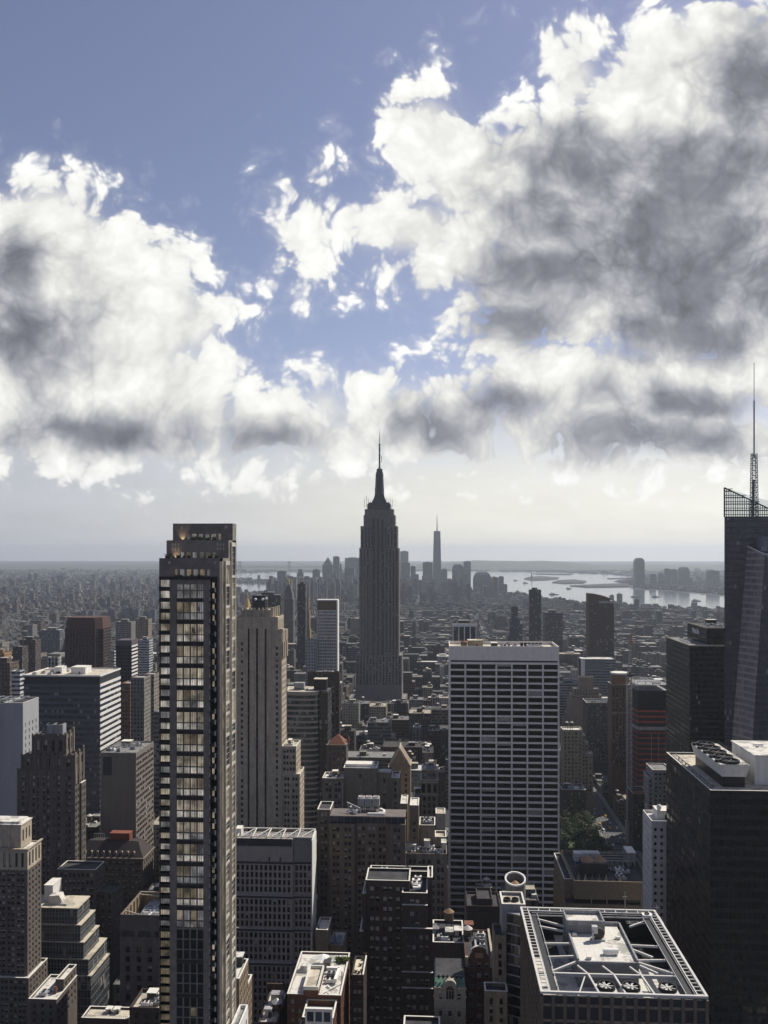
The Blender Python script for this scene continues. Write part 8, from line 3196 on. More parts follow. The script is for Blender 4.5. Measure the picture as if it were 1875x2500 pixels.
# ---- middle distance, singled out
for row in (
    ('dark_twin_tower', 'dark narrow tower with stepped top right above the white grid tower', 1241, 1273, 1482, 1750, BGD, 'step', 1),
    ('dark_slim_tower', 'dark slim tower reaching the bay, above right end of white grid tower', 1293, 1321, 1440, 1650, (0.035, 0.037, 0.045), 'flat', 1),
    ('grey_wide_tower', 'wide grey tower right of the dark slim tower', 1330, 1374, 1495, 1780, BGD, 'flat', 2),
    ('grey_small_tower', 'small grey slab left of the white and blue windowed tower', 747, 770, 1563, 980, (0.30, 0.30, 0.31), 'flat', 0),
    ('black_slab_tower', 'wide black slab behind the roof frames of the striped stone tower', 618, 685, 1452, 1500, (0.022, 0.022, 0.026), 'flat', 1),
    ('dark_finger_tower', 'slim dark tower with pale side between clock spire and windowed tower', 726, 746, 1426, 1600, (0.04, 0.042, 0.05), 'flat', 1),
    ('ochre_tower', 'ochre topped tower right of the slim dark finger tower', 741, 757, 1460, 1750, (0.30, 0.20, 0.09), 'step', 0),
    ('grey_ribbed_tower', 'dark tower with bright vertical ribs and pale top behind white grid tower', 1104, 1164, 1524, 1000, (0.06, 0.062, 0.07), 'flat', 1),
    ('red_brown_tower', 'big dark red-brown tower with tapered crown behind the white-striped block', 153.5, 246, 1508, 1000, None, None, None),
    ('striped_side_tower', 'dark ribbed tower with white-striped sunlit side right of red-brown tower', 284, 322, 1563, 920, None, None, None),
    ('columned_block', 'grey blue block with pale vertical ribs left of red-brown tower', 95, 146, 1538, 1900, (0.12, 0.135, 0.16), 'flat', 1),
    ('banded_pale_block', 'pale banded office block right of striped side tower', 337, 364, 1562, 1300, (0.42, 0.44, 0.46), 'flat', 2),
    ('stepped_pale_block', 'pale stepped block left of the dark ribbed striped-side tower', 253, 284, 1590, 1150, (0.40, 0.41, 0.42), 'step', 2),
    ('corniced_block', 'grey block with a projecting pale top left of lit tower', 282, 320, 1518, 1500, (0.2, 0.19, 0.18), 'flat', 0),
    ('tan_side_block', 'grey block with yellowish sunlit side directly left of lit tower', 329, 362, 1511, 1600, (0.24, 0.2, 0.14), 'flat', 0),
    ('dark_brown_pair_block', 'dark brown block with sunlit right side, left of red-brown tower', 49, 86, 1562, 1250, (0.08, 0.062, 0.055), 'flat', 0),
    ('dark_brown_front_block', 'darker brown block in front of sunlit-sided brown block, far left', 31, 54, 1578, 1150, (0.06, 0.05, 0.046), 'flat', 0),
    ('ornate_white_block', 'white ornate block directly behind left roof corner of white-striped block', 98, 150, 1606, 860, (0.48, 0.47, 0.44), 'step', 1),
    ('white_stepped_block', 'white modern block with stepped right side above the grey slab', 10, 54, 1640, 735, (0.55, 0.55, 0.56), 'step', 2),
    ('edge_brick_block', 'brown block at the left picture edge above the grey slab', -20, 24, 1618, 800, (0.11, 0.085, 0.07), 'flat', 0),
    ('orange_edge_block', 'orange-tan sunlit block at extreme left edge of city', -20, 11, 1594, 1050, (0.36, 0.22, 0.11), 'flat', 0),
    ('tan_slender_block', 'slender orange-brown block right of the white-striped block', 297, 318, 1668, 800, (0.23, 0.135, 0.075), 'flat', 0),
    ('white_sided_block', 'grey block with white window-dotted sunlit side left of lit tower', 319, 352, 1654, 780, (0.22, 0.20, 0.18), 'flat', 0),
    ('grey_sided_block', 'dim grey-brown block between white-sided block and lit tower', 352, 376, 1646, 820, (0.24, 0.21, 0.18), 'flat', 0),
    ('blue_grey_strip_block', 'narrow blue-grey slab seen edge-on directly left of lit tower', 375, 396, 1737, 700, (0.13, 0.14, 0.17), 'flat', 2),
    ('banded_low_block', 'low wide white-banded block right behind the white grid tower', 1366, 1414, 1667, 1260, (0.38, 0.40, 0.42), 'flat', 2),
):
    if row[6] is not None:
        far_tower(row[0], row[1], *row[2:6], row[6], row[7], row[8], rc=(0.35, 0.34, 0.32), cat='building')
# red-brown tower with chamfered, tapering crown
Y = 1000
X = lambda u, d=0: px2x(u, Y + d)
b = Bld('red_brown_tower', 'big dark red-brown tower with tapered crown behind the white-striped block', 'building', X(200), Y, BRICK_R)
x0, x1 = X(154.5), X(246)
c_ = 7.0
oct_ = lambda o: [(x0 + c_ + o, Y + o), (x1 - c_ - o, Y + o), (x1 - o, Y + c_ + o), (x1 - o, Y + 34 - o), (x0 + o, Y + 34 - o), (x0 + o, Y + c_ + o)]
RB = mat('red_brown_granite', (0.088, 0.052, 0.045))
zt, zs_ = px2z(200, 1508, Y), px2z(200, 1536, Y)
m = MB()
m.prism(oct_(0.4), 0, zs_)
b.part('glass_body', m, curtain('red_brown_glass', 3.7, 2.3, (0.016, 0.016, 0.02), (0.045, 0.030, 0.028), 0.4, 0.25, 0.2, 0.4, 0.01))
m = MB()
lo, hi = oct_(0.0), oct_(1.6)
n = 6
m.add([(p[0], p[1], zs_) for p in lo] + [(p[0], p[1], zt) for p in hi], [(i, (i + 1) % n, n + (i + 1) % n, n + i) for i in range(n)] + [tuple(range(n, 2 * n))])
b.part('crown', m, RB)
m = MB()
for i in range(9):
    x = x0 + c_ + (x1 - x0 - 2 * c_) * i / 8
    m.box(x - 0.7, x + 0.7, Y - 0.2, Y + 0.6, 60, zs_)
for p in (oct_(0)[1], oct_(0)[2], oct_(0)[0], oct_(0)[5]):
    m.box(p[0] - 0.9, p[0] + 0.9, p[1] - 0.5, p[1] + 0.9, 60, zs_)
b.part('pier', m, RB)
b.done(1640, (x0, x1, Y, Y + 34))
Y = 920
X = lambda u, d=0: px2x(u, Y + d)
zt = px2z(300, 1563, Y)
b = Bld('striped_side_tower', 'dark ribbed tower with white-striped sunlit side right of red-brown tower', 'building', X(300), Y, DKGREY)
x0, x1 = X(284), X(321)
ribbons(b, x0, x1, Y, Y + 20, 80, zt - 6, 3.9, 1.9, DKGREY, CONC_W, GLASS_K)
m = MB()
m.box(x0, x1, Y, Y + 20, zt - 6, zt)
b.part('attic', m, mat('violet_grey_panel', (0.10, 0.085, 0.10)))
m = MB()
for i in range(9):
    x = x0 + (x1 - x0) * i / 8
    m.box(x - 0.35, x + 0.35, Y - 0.5, Y, 80, zt - 6)
b.part('rib', m, DKGREY)
b.done(1680, (x0, x1, Y, Y + 20))
# white and blue windowed tower with brown crown
Y = 1000
X = lambda u, d=0: px2x(u, Y + d)
Z = lambda v: px2z(800, v, Y)
b = Bld('blue_window_tower', 'pale tower gridded with blue windows under a brown crown, one white sunlit edge', 'building', X(800), Y, CONC_W, gl=glass('sky_blue_glass', (0.13, 0.16, 0.22), 0.15), zvis=60, nwin=100, blinds=0.1)
b.fr = FRAME_L
b.tier(X(774), X(822), Y, Y + 14, 0, Z(1490), N=sp(2.75, 1.9, 3.75, 2.6, 0.4, 0.6, 0.5, lintel=0.4), W=sp(2.75, 1.2, 3.75, 2.0, 0.6, 0.6, 0.3), roof=False)
m = MB()
for i in range(9):
    x = X(774) + (X(822) - X(774)) * i / 8
    m.box(x - 0.35, x + 0.35, Y - 0.5, Y, 60, Z(1492))
b.part('pier', m, LIME)
m = MB()
m.box(X(774), X(822) - 0.3, Y + 0.3, Y + 14, Z(1490), Z(1467))
for i in range(7):
    x = X(776) + (X(821) - X(776)) * i / 6
    m.box(x - 0.8, x + 0.5, Y - 0.2, Y + 0.3, Z(1490), Z(1467))
m.cur = 1
m.box(X(774) - 0.3, X(824), Y - 0.4, Y + 14.3, Z(1467), Z(1464))
m.box(X(822) - 0.3, X(824.5), Y - 0.3, Y + 14, 0, Z(1467))
b.part('crown', m, [mat('olive_brown_crown', (0.17, 0.125, 0.075)), CONC_W])
b.done(1640, (X(774), X(824), Y, Y + 14))
# the ribs of the dark tower behind the white grid tower
rt = next(o for o in bpy.data.objects if o.name.startswith('grey_ribbed_tower'))
m = MB()
for i in range(5):
    x = px2x(1106, 1000) + (px2x(1162, 1000) - px2x(1106, 1000)) * i / 4
    m.box(x - 0.6, x + 0.6, 999.2, 1000, 60, px2z(1130, 1528, 1000))
m.box(px2x(1103, 1000), px2x(1165, 1000), 999, 1001, px2z(1130, 1530, 1000), px2z(1130, 1523, 1000))
m.build('rib', [CONC_W], rt)
# clock tower with lantern, golden pyramid
Y = 2000
x0, x1 = px2x(690, Y), px2x(716, Y)
root = thing('clock_tower', 'old clock tower with steep pointed roof and golden lantern, left of windowed tower', 'tower', ((x0 + x1) / 2, Y, 0))
Z = lambda v: px2z(703, v, Y)
m = MB()
city_box(m, x0, x1, Y, Y + 24, 0, Z(1462), (0.10, 0.095, 0.095), (0.2, 0.2, 0.2), 0)
city_box(m, x0 + 2.5, x1 - 2.5, Y + 2.5, Y + 21.5, Z(1462), Z(1450), (0.16, 0.15, 0.145), (0.2, 0.2, 0.2), 0)
m.build('wall', [CW[0], CR], root, tint=True)
m = MB()
xm, ym = (x0 + x1) / 2, Y + 12
m.frustum(x0 + 3, x1 - 3, Y + 3, Y + 21, Z(1450), xm - 2.6, xm + 2.6, ym - 2.6, ym + 2.6, Z(1427))
m.build('roof', [mat('grey_spire_stone', (0.11, 0.105, 0.11))], root)
m = MB()
m.lathe(xm, ym, [(2.4, Z(1427)), (2.4, Z(1420)), (3.0, Z(1420)), (1.6, Z(1416)), (0.5, Z(1412)), (0.1, Z(1408))], 10)
m.build('lantern', [GOLD], root)
HEROES.append((690, 716, Y, 1560, x0, x1, Y, Y + 24))
Y = 1750
x0, x1 = px2x(590, Y), px2x(613, Y)
root = thing('golden_pyramid_tower', 'tower crowned by bright golden pyramid roof beside the lit tower', 'tower', ((x0 + x1) / 2, Y, 0))
Z = lambda v: px2z(601, v, Y)
m = MB()
city_box(m, x0 - 1, x1 + 1, Y, Y + 20, 0, Z(1493), (0.2, 0.185, 0.16), (0.2, 0.2, 0.2), 0)
m.build('wall', [CW[0], CR], root, tint=True)
m = MB()
xm, ym = (x0 + x1) / 2, Y + 10
m.prism([(xm + 9.6 * math.cos(a), ym + 9.6 * math.sin(a)) for a in [math.pi / 8 + i * math.pi / 4 for i in range(8)]], Z(1493), Z(1491))
vs = [(xm + 9.2 * math.cos(math.pi / 8 + i * math.pi / 4), ym + 9.2 * math.sin(math.pi / 8 + i * math.pi / 4), Z(1491)) for i in range(8)]
vt = [(xm + 2.0 * math.cos(math.pi / 8 + i * math.pi / 4), ym + 2.0 * math.sin(math.pi / 8 + i * math.pi / 4), Z(1461)) for i in range(8)]
m.add(vs + vt, [(i, (i + 1) % 8, 8 + (i + 1) % 8, 8 + i) for i in range(8)])
m.lathe(xm, ym, [(1.7, Z(1461)), (1.7, Z(1455)), (0.3, Z(1447))], 8)
m.build('roof', [GOLD], root)
HEROES.append((588, 615, Y, 1560, x0, x1, Y, Y + 20))

# ---- ordinary blocks on the street grid
PLACES = [(-40, 90, 'at far left'), (90, 250, 'below red-brown tower'), (250, 395, 'left of lit tower'), (395, 700, 'behind striped stone tower'), (700, 850, 'left of spired skyscraper'),
          (850, 985, 'in front of spired skyscraper'), (985, 1096, 'right of spired skyscraper'), (1096, 1376, 'behind white grid tower'), (1376, 1500, 'above brown stepped tower'),
          (1500, 1640, 'behind the crane'), (1640, 1920, 'behind sign tower')]
AVE = [-2310, -2110, -1910, -1710, -1510, -1310, -1110, -910, -710, -570, -430, -285, -140, 165, 445, 725, 1005, 1285, 1565, 1845]
cr_ = random.Random(2024)
LOTS = []
for k in range(3, 44):
    ys = 46 + 80 * k
    for a0, a1 in zip(AVE, AVE[1:]):
        X0, X1 = a0 + 15, a1 - 15
        for row in (0, 1):
            x = X0
            while x < X1 - 6:
                w_ = cr_.choice([9, 12, 14, 18, 22, 24, 30, 36, 46]) * cr_.uniform(0.9, 1.15)
                if X1 - x - w_ < 9:
                    w_ = X1 - x
                y0_ = ys + 8 + row * 32
                d_ = 31 if cr_.random() < 0.6 else cr_.uniform(22, 30)
                LOTS.append((x + 0.15, x + w_ - 0.15, y0_ + (0 if row == 0 else 32 - d_ - 0.3), y0_ + (d_ if row == 0 else 31.7)))
                x += w_
def vmin(u, Y):
    if Y < 1300:
        return 1700 if 560 < u < 1400 else 1640
    if Y < 2200:
        return 1545
    return 1490
CAND = []
for (x0, x1, y0, y1) in LOTS:
    ua, ub = x2u(x0, y0), x2u(x1, y0)
    if ub < -20 or ua > 1900 or y0 < 250:
        continue
    if in_water((x0 + x1) / 2, (y0 + y1) / 2) or x1 > 1306 - (y0 - 3890) * 0.5 and y0 > 3300:
        continue
    if x0 < 152 and x1 > 15 and y0 < 872 and y1 > 680:
        continue                                     # the park
    if x0 < 186 and x1 > 85 and y0 < 735 and y1 > 484:
        continue                                     # open ground between the avenue and the busy roof block
    if any(x0 < h[5] + 0.5 and x1 > h[4] - 0.5 and y0 < h[7] + 0.5 and y1 > h[6] - 0.5 for h in HEROES):
        continue
    if y0 < 1300:
        h = cr_.choice([24, 30, 38, 45, 52, 60, 66, 74]) * cr_.uniform(0.85, 1.15)
    elif y0 < 2100:
        h = cr_.choice([16, 20, 26, 32, 40, 48, 58]) * cr_.uniform(0.85, 1.15)
    else:
        h = cr_.choice([13, 15, 17, 19, 21, 24, 28]) * cr_.uniform(0.85, 1.2)
        if cr_.random() < 0.05:
            h *= 2.4
    um = (ua + ub) / 2
    lim = vmin(um, y0)
    for hh in HEROES:
        if hh[2] > y0 + 4 and hh[1] > ua - 1 and hh[0] < ub + 1:
            lim = max(lim, hh[3] - 6)
    zmax = min(px2z(ua, lim, y0), px2z(ub, lim, y0)) - 2
    h = min(h, zmax)
    if h < 5:
        h = 5 + cr_.random() * 2
    CAND.append((x0, x1, y0, y1, h, ua, ub))
# which of them the view shows: sweep from the front, keeping for every picture column how far up it is already covered
cover = np.full(1960, 2500.0)
def span(a, b_):
    return max(0, int(a) + 20), min(1959, int(b_) + 21)
events = [(h[2], 0, h) for h in HEROES] + [(c[2], 1, c) for c in CAND]
events.sort(key=lambda e: e[0])
HV = {}
for (yy, kind, e) in events:
    if kind == 0:
        a, b_ = span(e[0], e[1])
        if b_ > a:
            top_v = e[3] - 400
            cover[a:b_] = np.minimum(cover[a:b_], max(e[3] - 30, 1400))
    else:
        a, b_ = span(e[5], e[6])
        if b_ <= a:
            continue
        vt = z2v((e[0] + e[1]) / 2, e[2], e[4])
        vis = np.clip(cover[a:b_] - vt, 0, None).sum()
        HV[id(e)] = vis
        cover[a:b_] = np.minimum(cover[a:b_], vt)
CAND.sort(key=lambda c: -HV.get(id(c), 0))
N_OWN = 290
own, mass = CAND[:N_OWN], CAND[N_OWN:]
mm = [MB(), MB(), MB()]
def lot_style(r):
    wi = r.choices(range(9), [5, 5, 4, 3, 3, 3, 2, 1, 3])[0]
    ri = r.choices(range(7), [4, 4, 4, 3, 2, 2.2, 4])[0]
    return wi, ri, r.choices((0, 1, 2), (6, 3, 1.6))[0]
used = {}
ADJ = ['', 'plain ', 'narrow ', 'broad ', 'old ', 'square ', 'weathered ', 'modest ', 'deep ', 'flat-faced ']
for i, (x0, x1, y0, y1, h, ua, ub) in enumerate(own):
    r = random.Random(i * 7 + 1)
    wi, ri, st = lot_style(r)
    wn_, wc = WCOL[wi]
    rn_, rc = RCOL[ri]
    f = r.uniform(0.55, 0.95)
    wc = tuple(c * f for c in wc)
    rc = tuple(c * 0.82 for c in rc)
    hn = 'low' if h < 24 else ('mid-height' if h < 48 else 'tall')
    tank = y0 < 1500 and r.random() < 0.5
    step = h > 36 and r.random() < 0.45
    place = next((p[2] for p in PLACES if p[0] <= (ua + ub) / 2 < p[1]), 'on the street grid')
    ft = 'water tank' if tank else ('setback' if step else 'bulkhead')
    wd = 'narrow' if x1 - x0 < 14 else ('broad' if x1 - x0 > 28 else 'mid-width')
    label = '%s %s %s block with %s roof and %s, %s' % (hn, wd, wn_, rn_, ft, place)
    if label in used:
        used[label] += 1
    else:
        used[label] = 1
    root = thing('city_block', label, 'building', ((x0 + x1) / 2, y0, 0), 'street grid blocks in the middle distance')
    m = MB()
    zb = h
    if step:
        zb = h * r.uniform(0.6, 0.8)
        city_box(m, x0, x1, y0, y1, 0, zb, wc, rc)
        e_ = min(5.0, (x1 - x0) * 0.2)
        city_box(m, x0 + e_, x1 - e_, y0 + 4, y1 - 3, zb - 0.9, h, wc, rc)
        ex0, ex1, ey0, ey1 = x0 + e_, x1 - e_, y0 + 4, y1 - 3
    else:
        city_box(m, x0, x1, y0, y1, 0, h, wc, rc)
        ex0, ex1, ey0, ey1 = x0, x1, y0, y1
    m.build('wall', [CW[st], CR], root, tint=True)
    W_, D_ = ex1 - ex0, ey1 - ey0
    m = MB()
    m.col = c4(wc)
    bw = min(7, W_ * 0.45)
    bx = ex0 + 0.8 + r.random() * max(0.1, W_ - bw - 1.6)
    by = ey0 + D_ * r.uniform(0.3, 0.6)
    city_box(m, bx, bx + bw, by, by + min(6, D_ * .3), h - 0.9, h + r.uniform(2.2, 4.2), wc, RCOL[r.choice([2, 4, 5, 3])][1], 0)
    m.build('roof_house', [CW[0], CR], root, tint=True)
    if y0 < 1600:
        m = MB()
        for j in range(r.randint(2, 5)):
            m.cur, m.col = 1, c4(RCOL[r.choice([2, 3, 5, 5])][1])
            ux, uy = ex0 + 1 + r.random() * max(0.1, W_ - 4), ey0 + 1 + r.random() * max(0.1, D_ - 4)
            m.box(ux, ux + r.uniform(1.4, 3.2), uy, uy + r.uniform(1.2, 2.6), h - 0.9, h + r.uniform(0.2, 1.4))
        m.build('roof_unit', [CW[0], CR], root, tint=True)
    if tank:
        tx, ty = ex0 + W_ * r.uniform(.2, .8), ey0 + D_ * r.uniform(.2, .75)
        m = MB()
        for k in range(4):
            a = math.pi / 4 + k * math.pi / 2
            m.bar((tx + 1.5 * math.cos(a), ty + 1.5 * math.sin(a), h - 1), (tx + 1.5 * math.cos(a), ty + 1.5 * math.sin(a), h + 2.6), 0.3)
        m.lathe(tx, ty, [(1.95, h + 2.5), (1.9, h + 5.8)], 12)
        tk = m.build('water_tank', [WOOD], root)
        m = MB()
        m.lathe(tx, ty, [(2.15, h + 5.8), (0.1, h + 7.2)], 12)
        m.build('tank_roof', [TANKROOF if r.random() < 0.6 else mat('tank_cone_brown', (0.2, 0.14, 0.1)) if 'tank_cone_brown' not in bpy.data.materials else (TANKROOF if r.random() < 0.5 else bpy.data.materials['tank_cone_brown'])], tk)
# blocks that would read alike are told apart by their distance
alike = {}
for o in list(bpy.data.objects):
    if o.name.startswith('city_block'):
        alike.setdefault(o['label'], []).append(o)
for lab, os_ in alike.items():
    if len(os_) > 1:
        os_.sort(key=lambda o: o.location.y)
        names = {2: ('nearer', 'farther'), 3: ('nearest', 'second-nearest', 'farthest')}.get(len(os_)) or ['nearest', 'second-nearest', 'third-nearest', 'fourth-nearest', 'fifth-nearest', 'sixth-nearest'][:len(os_) - 1] + ['farthest']
        for o, n_ in zip(os_, names):
            o['label'] = n_ + ' ' + lab
# the rest, smaller or nearly hidden, as one mass per wall type
far_r = random.Random(99)
bigm = MB()
def mass_box(x0, x1, y0, y1, h, par):
    wi, ri, st = lot_style(far_r)
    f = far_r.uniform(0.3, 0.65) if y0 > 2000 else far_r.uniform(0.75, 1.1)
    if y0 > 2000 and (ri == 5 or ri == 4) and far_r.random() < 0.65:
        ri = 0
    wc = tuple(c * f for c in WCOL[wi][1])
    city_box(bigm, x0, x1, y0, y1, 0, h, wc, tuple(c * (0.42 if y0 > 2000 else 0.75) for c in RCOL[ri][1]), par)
    if far_r.random() < 0.6:
        W_, D_ = x1 - x0, y1 - y0
        a = far_r.uniform(0.1, 0.5)
        city_box(bigm, x0 + W_ * a, x0 + W_ * (a + .35), y0 + D_ * .4, y0 + D_ * .7, h - par, h + far_r.uniform(2, 4.5), wc, RCOL[far_r.choice([0, 0, 2, 3, 5]) if y0 < 2000 else far_r.choice([0, 0, 2])][1], 0)
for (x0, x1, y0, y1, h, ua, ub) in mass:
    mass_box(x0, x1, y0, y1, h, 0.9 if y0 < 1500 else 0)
# beyond the regular grid: the lower island, the boroughs left and right
def scatter(Ya, Yb, cell, hs, tall, fill=0.8):
    y = Ya
    while y < Yb:
        xa, xb = px2x(-30, y), px2x(1905, y)
        x = xa - far_r.random() * cell
        while x < xb:
            cx_, cy2 = x + far_r.uniform(0, cell * .25), y + far_r.uniform(0, cell * .25)
            w_, d_ = cell * far_r.uniform(.35, .75), cell * far_r.uniform(.35, .75)
            if far_r.random() < fill and not in_water(cx_, cy2) and not in_water(cx_ + w_, cy2 + d_) and not in_water(cx_ - 40, cy2):
                gw = math.sin(cx_ * 0.0021 + 1.3) * math.sin(cy2 * 0.0017 + 0.4) + 0.5 * math.sin(cx_ * 0.0063 + cy2 * 0.004)
                if gw > 0.72 or (y < 5200 and abs((cx_ + 115) % 280 - 14) < 17):
                    if gw > 0.72:      # tree-lined blocks and parks
                        bigm.cur, bigm.col = 1, (0.028, 0.040, 0.018, 1)
                        bigm.frustum(cx_, cx_ + w_ * 1.3, cy2, cy2 + d_ * 1.3, 0, cx_ + w_ * .2, cx_ + w_, cy2 + d_ * .2, cy2 + d_, far_r.uniform(7, 13))
                    x += cell
                    continue
                h = far_r.choice(hs) * far_r.uniform(0.8, 1.2)
                if far_r.random() < tall[0]:
                    h = far_r.uniform(*tall[1])
                u_ = x2u(cx_, cy2)
                if 640 < u_ < 1240 and 4300 < y < 6600 and far_r.random() < 0.30:
                    h = far_r.uniform(40, 120)
                if any(cx_ < q[5] and cx_ + w_ > q[4] and cy2 < q[7] and cy2 + d_ > q[6] for q in HEROES if q[2] > 3000):
                    x += cell
                    continue
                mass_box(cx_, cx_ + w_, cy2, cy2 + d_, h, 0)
            x += cell
        y += cell
scatter(3560, 5200, 34, [12, 14, 16, 18, 22, 26], (0.03, (35, 65)))
scatter(5200, 7600, 48, [12, 14, 16, 20, 26], (0.04, (35, 70)))
scatter(7600, 10500, 85, [10, 12, 14, 18], (0.03, (30, 60)), 0.75)
scatter(10500, 13000, 150, [10, 12, 15], (0.03, (25, 45)), 0.7)
dc = bigm.build('distant_city', [CW[0], CR], tint=True)
dc['kind'] = 'stuff'
dc['label'] = 'countless low roofs and blocks of the city spreading to the horizon'
dc['category'] = 'city blocks'

# ---- park trees, cars on the avenue, boats, statue, bridge, harbour cranes
CROWN = []
LEAFP = mat('park_leaves', (0.032, 0.052, 0.017), rough=0.7, vary=0.55, scale=0.5)
BARK = mat('tree_bark', (0.06, 0.045, 0.035))
for k in range(5):
    r = random.Random(50 + k)
    m = MB()
    lobes = [(r.uniform(-3, 3), r.uniform(-3, 3), r.uniform(7, 13), r.uniform(2.2, 3.6)) for _ in range(9)]
    for (lx, ly, lz, lr) in lobes:
        for _ in range(60):
            a, e = r.uniform(0, 6.283), math.asin(r.uniform(-0.6, 1))
            q_ = Vector((lx + lr * math.cos(a) * math.cos(e), ly + lr * math.sin(a) * math.cos(e), lz + lr * 0.8 * math.sin(e)))
            t = Vector((r.gauss(0, 1), r.gauss(0, 1), r.gauss(0, .5))).normalized() * r.uniform(0.4, 0.8)
            s2 = Vector((r.gauss(0, 1), r.gauss(0, 1), r.gauss(0, .5))).normalized() * r.uniform(0.4, 0.8)
            m.quad(tuple(q_ - t), tuple(q_ + s2), tuple(q_ + t), tuple(q_ - s2))
    tm = MB()
    tm.lathe(0, 0, [(0.35, 0), (0.28, 4), (0.2, 7)], 8)
    for (lx, ly, lz, lr) in lobes[:5]:
        tm.bar((0, 0, 4.5), (lx * .8, ly * .8, lz - 0.5), 0.2)
    CROWN.append((m.mesh('crown', [LEAFP]), tm.mesh('trunk', [BARK])))
r = random.Random(8)
n = 0
for gy in range(12):
    for gx in range(6):
        x, y = 92 + gx * 10.5 + r.uniform(-3, 3), 735 + gy * 11 + r.uniform(-3, 3)
        if x > 148 or y > 832:
            continue
        root = thing('park_tree', 'leafy green tree in the shaded park beside the avenue', 'tree', (x, y, 0.3), 'trees massed in the park')
        cm, tm = CROWN[n % 5]
        for nm, me in (('crown', cm), ('trunk', tm)):
            o = bpy.data.objects.new(nm, me)
            scene.collection.objects.link(o)
            o.parent = root
            s_ = 0.8 + 0.35 * ((n * 37) % 10) / 10
            o.scale = (s_, s_, s_)
            o.rotation_euler = (0, 0, n * 1.3)
        n += 1
def car_meshes(cname, col):
    m = MB()
    m.frustum(-0.9, 0.9, -2.25, 2.25, 0.35, -0.86, 0.86, -2.2, 2.2, 0.9)
    m.frustum(-0.82, 0.82, -1.3, 1.6, 0.9, -0.66, 0.66, -0.75, 1.1, 1.42)
    body = m.mesh('body', [mat(cname, col, rough=0.35, vary=0.03)])
    m = MB()
    m.frustum(-0.84, 0.84, -1.22, 1.52, 0.93, -0.70, 0.70, -0.80, 1.14, 1.34)
    gl = m.mesh('window', [GLASS_K])
    m = MB()
    for sx in (-0.9, 0.7):
        for y in (-1.4, 1.4):
            m.tube([(sx, y, 0.33), (sx + 0.2, y, 0.33)], 0.33, 10)
    return body, gl, m.mesh('wheel', [BLACK])
CARS = {'yellow': car_meshes('yellow_car_paint', (0.65, 0.42, 0.03)), 'white': car_meshes('white_car_paint', (0.75, 0.75, 0.74)), 'dark': car_meshes('dark_car_paint', (0.03, 0.03, 0.035)), 'silver': car_meshes('silver_car_paint', (0.42, 0.43, 0.44))}
n = 0
for lane in range(5):
    for k in range(7):
        y = 752 + k * 22 + r.uniform(-6, 6)
        if r.random() < 0.35:
            continue
        c = r.choice(['yellow', 'white', 'dark', 'silver', 'yellow'])
        root = thing('car', '%s car in traffic on the avenue beside the park' % c, 'car', (158.2 + lane * 3.4, y, 0.02), '%s cars on the avenue' % c)
        for nm, me in zip(('body', 'window', 'wheel'), CARS[c]):
            o = bpy.data.objects.new(nm, me)
            scene.collection.objects.link(o)
            o.parent = root
HULL = mat('boat_hull_white', (0.6, 0.6, 0.58))
HULLD = mat('boat_hull_dark', (0.06, 0.06, 0.07))
for (u, v, L, lab) in ((1259, 1418, 40, 'small boat on open bay left of the statue island'), (1283, 1424, 45, 'small dark boat just below the statue island'), (1389, 1438, 40, 'small ferry on bay below the middle island'),
                       (1552, 1458, 55, 'dark barge on river below the tall far shore slab'), (1601, 1458, 45, 'dark boat on river right of the barge'), (1269, 1448, 50, 'boat near the downtown shore of the bay'),
                       (1352, 1452, 60, 'fast boat on the bay left of brown curved top tower'), (1700, 1468, 50, 'boat on river near the faceted glass skyscraper')):
    x, y, _ = gpt(u, v, 0.6)
    root = thing('boat', lab, 'boat', (x, y, 0.6))
    m = MB()
    m.prism([(x - L / 2, y - 5), (x + L * .35, y - 5), (x + L / 2, y), (x + L * .35, y + 5), (x - L / 2, y + 5)], 0.2, 5)
    m.build('hull', [HULLD], root)
    m = MB()
    m.box(x - L * .35, x + L * .1, y - 4, y + 4, 5, 11)
    m.box(x - L * .25, x - L * .15, y - 1, y + 1, 11, 16)
    m.build('cabin', [HULL], root)
x, y, _ = gpt(1298, 1412, 7)
root = thing('statue', 'robed statue with raised arm on pedestal on the harbour island', 'statue', (x, y, 7))
m = MB()
m.frustum(x - 17, x + 17, y - 17, y + 17, 6.5, x - 15, x + 15, y - 15, y + 15, 16)
m.frustum(x - 8, x + 8, y - 8, y + 8, 16, x - 6, x + 6, y - 6, y + 6, 40)
m.build('pedestal', [LIME_DK], root)
m = MB()
m.smooth = True
m.lathe(x, y, [(5.5, 40), (4.8, 50), (3.6, 62), (4.2, 68), (2.0, 72), (2.2, 75), (1.8, 78), (0.3, 80)], 14)
m.smooth = False
m.bar((x - 3.2, y, 67), (x - 5.2, y, 78), 2.2)
m.bar((x - 5.2, y, 78), (x - 5.4, y, 84), 1.4)
m.lathe(x - 5.4, y, [(0.8, 83), (1.6, 85), (1.2, 87), (0.2, 90)], 8)
m.bar((x + 3.0, y - 1, 66), (x + 4.5, y - 3, 58), 2.0)
m.box(x + 3.4, x + 5.4, y - 4.4, y - 3.2, 56, 63)
m.build('figure', [COPPER], root)
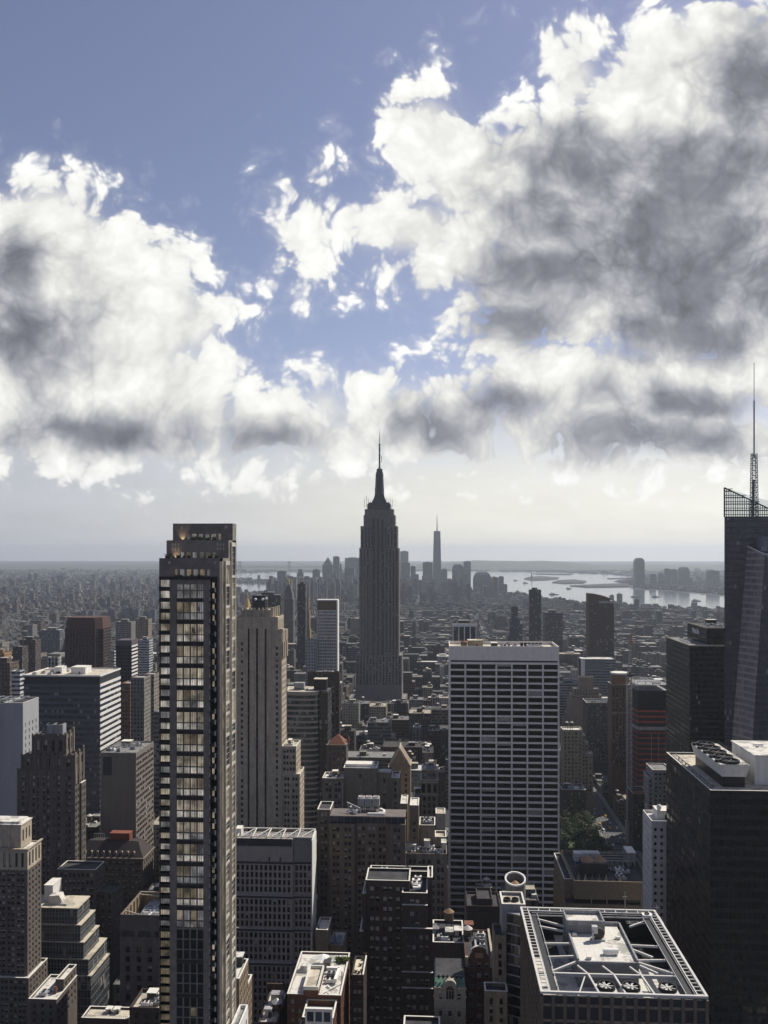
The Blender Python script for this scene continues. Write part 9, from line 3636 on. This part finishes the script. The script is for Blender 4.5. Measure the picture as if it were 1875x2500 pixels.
# suspension bridge across the narrows
YB_ = 12600
root = thing('suspension_bridge', 'grey suspension bridge with two tall towers on hazy left horizon', 'bridge', (px2x(646, YB_), YB_, 0))
BRM = mat('bridge_grey_steel', (0.16, 0.17, 0.19))
ZB = lambda v: px2z(646, v, YB_)
xs_ = [px2x(586, YB_), px2x(706, YB_)]
for x in xs_:
    m = MB()
    for s_ in (-1, 1):
        m.box(x + s_ * 14 - 6, x + s_ * 14 + 6, YB_ - 6, YB_ + 6, 0, ZB(1370))
    m.box(x - 8, x + 8, YB_ - 5, YB_ + 5, ZB(1374), ZB(1371))
    m.box(x - 8, x + 8, YB_ - 5, YB_ + 5, ZB(1382), ZB(1380))
    m.build('bridge_tower', [BRM], root)
m = MB()
m.box(xs_[0] - 700, xs_[1] + 900, YB_ - 12, YB_ + 12, ZB(1385), ZB(1383.6))
for x in (xs_[0] - 500, xs_[1] + 400, xs_[1] + 700):
    m.box(x - 5, x + 5, YB_ - 5, YB_ + 5, 0, ZB(1385))
m.build('deck', [BRM], root)
m = MB()
N_ = 24
pts = []
for i in range(N_ + 1):
    t = i / N_
    pts.append((xs_[0] + (xs_[1] - xs_[0]) * t, YB_, ZB(1383) + (ZB(1371) - ZB(1383)) * (2 * t - 1) ** 2))
pts = [(xs_[0] - 420, YB_, ZB(1384))] + pts + [(xs_[1] + 420, YB_, ZB(1384))]
for p_, q_ in zip(pts, pts[1:]):
    m.bar(p_, q_, 3.0)
m.build('cable', [BRM], root)
for (u, v, lab) in ((606, 1421, 'left harbour crane on pier beside the strip of water'), (652, 1418, 'right harbour crane on pier beside the strip of water'), (660, 1418, 'harbour crane touching the right pier crane')):
    x, y, _ = gpt(u, v, 7)
    root = thing('harbour_crane', lab, 'crane', (x, y, 7))
    m = MB()
    for s_ in (-1, 1):
        m.bar((x + s_ * 12, y, 6), (x + s_ * 8, y, 45), 3)
    m.bar((x - 10, y, 45), (x + 10, y, 45), 3)
    m.build('crane_frame', [BRM], root)
    m = MB()
    m.bar((x - 15, y, 46), (x + 40, y, 78), 3)
    m.build('jib', [BRM], root)

# ------------------------------------------------------------------ haze
hb = bmesh_box = MB()
hb.box(-30000, 30000, -400, 29500, -4.0, 470.0)
haze_m = bpy.data.materials.new('haze')
haze_m.use_nodes = True
haze_m.node_tree.nodes.clear()
hg = G(haze_m.node_tree)
hv = hg.n('ShaderNodeVolumePrincipled')
hv.inputs['Color'].default_value = (0.78, 0.87, 1.0, 1)
hv.inputs['Density'].default_value = HAZE
hv.inputs['Anisotropy'].default_value = 0.35
ho = hg.n('ShaderNodeOutputMaterial')
hg.link(hv.outputs[0], ho.inputs['Volume'])
h = hb.build('haze', [haze_m])
h['kind'] = 'stuff'
h['label'] = 'thin blue summer haze over the whole city and harbour'
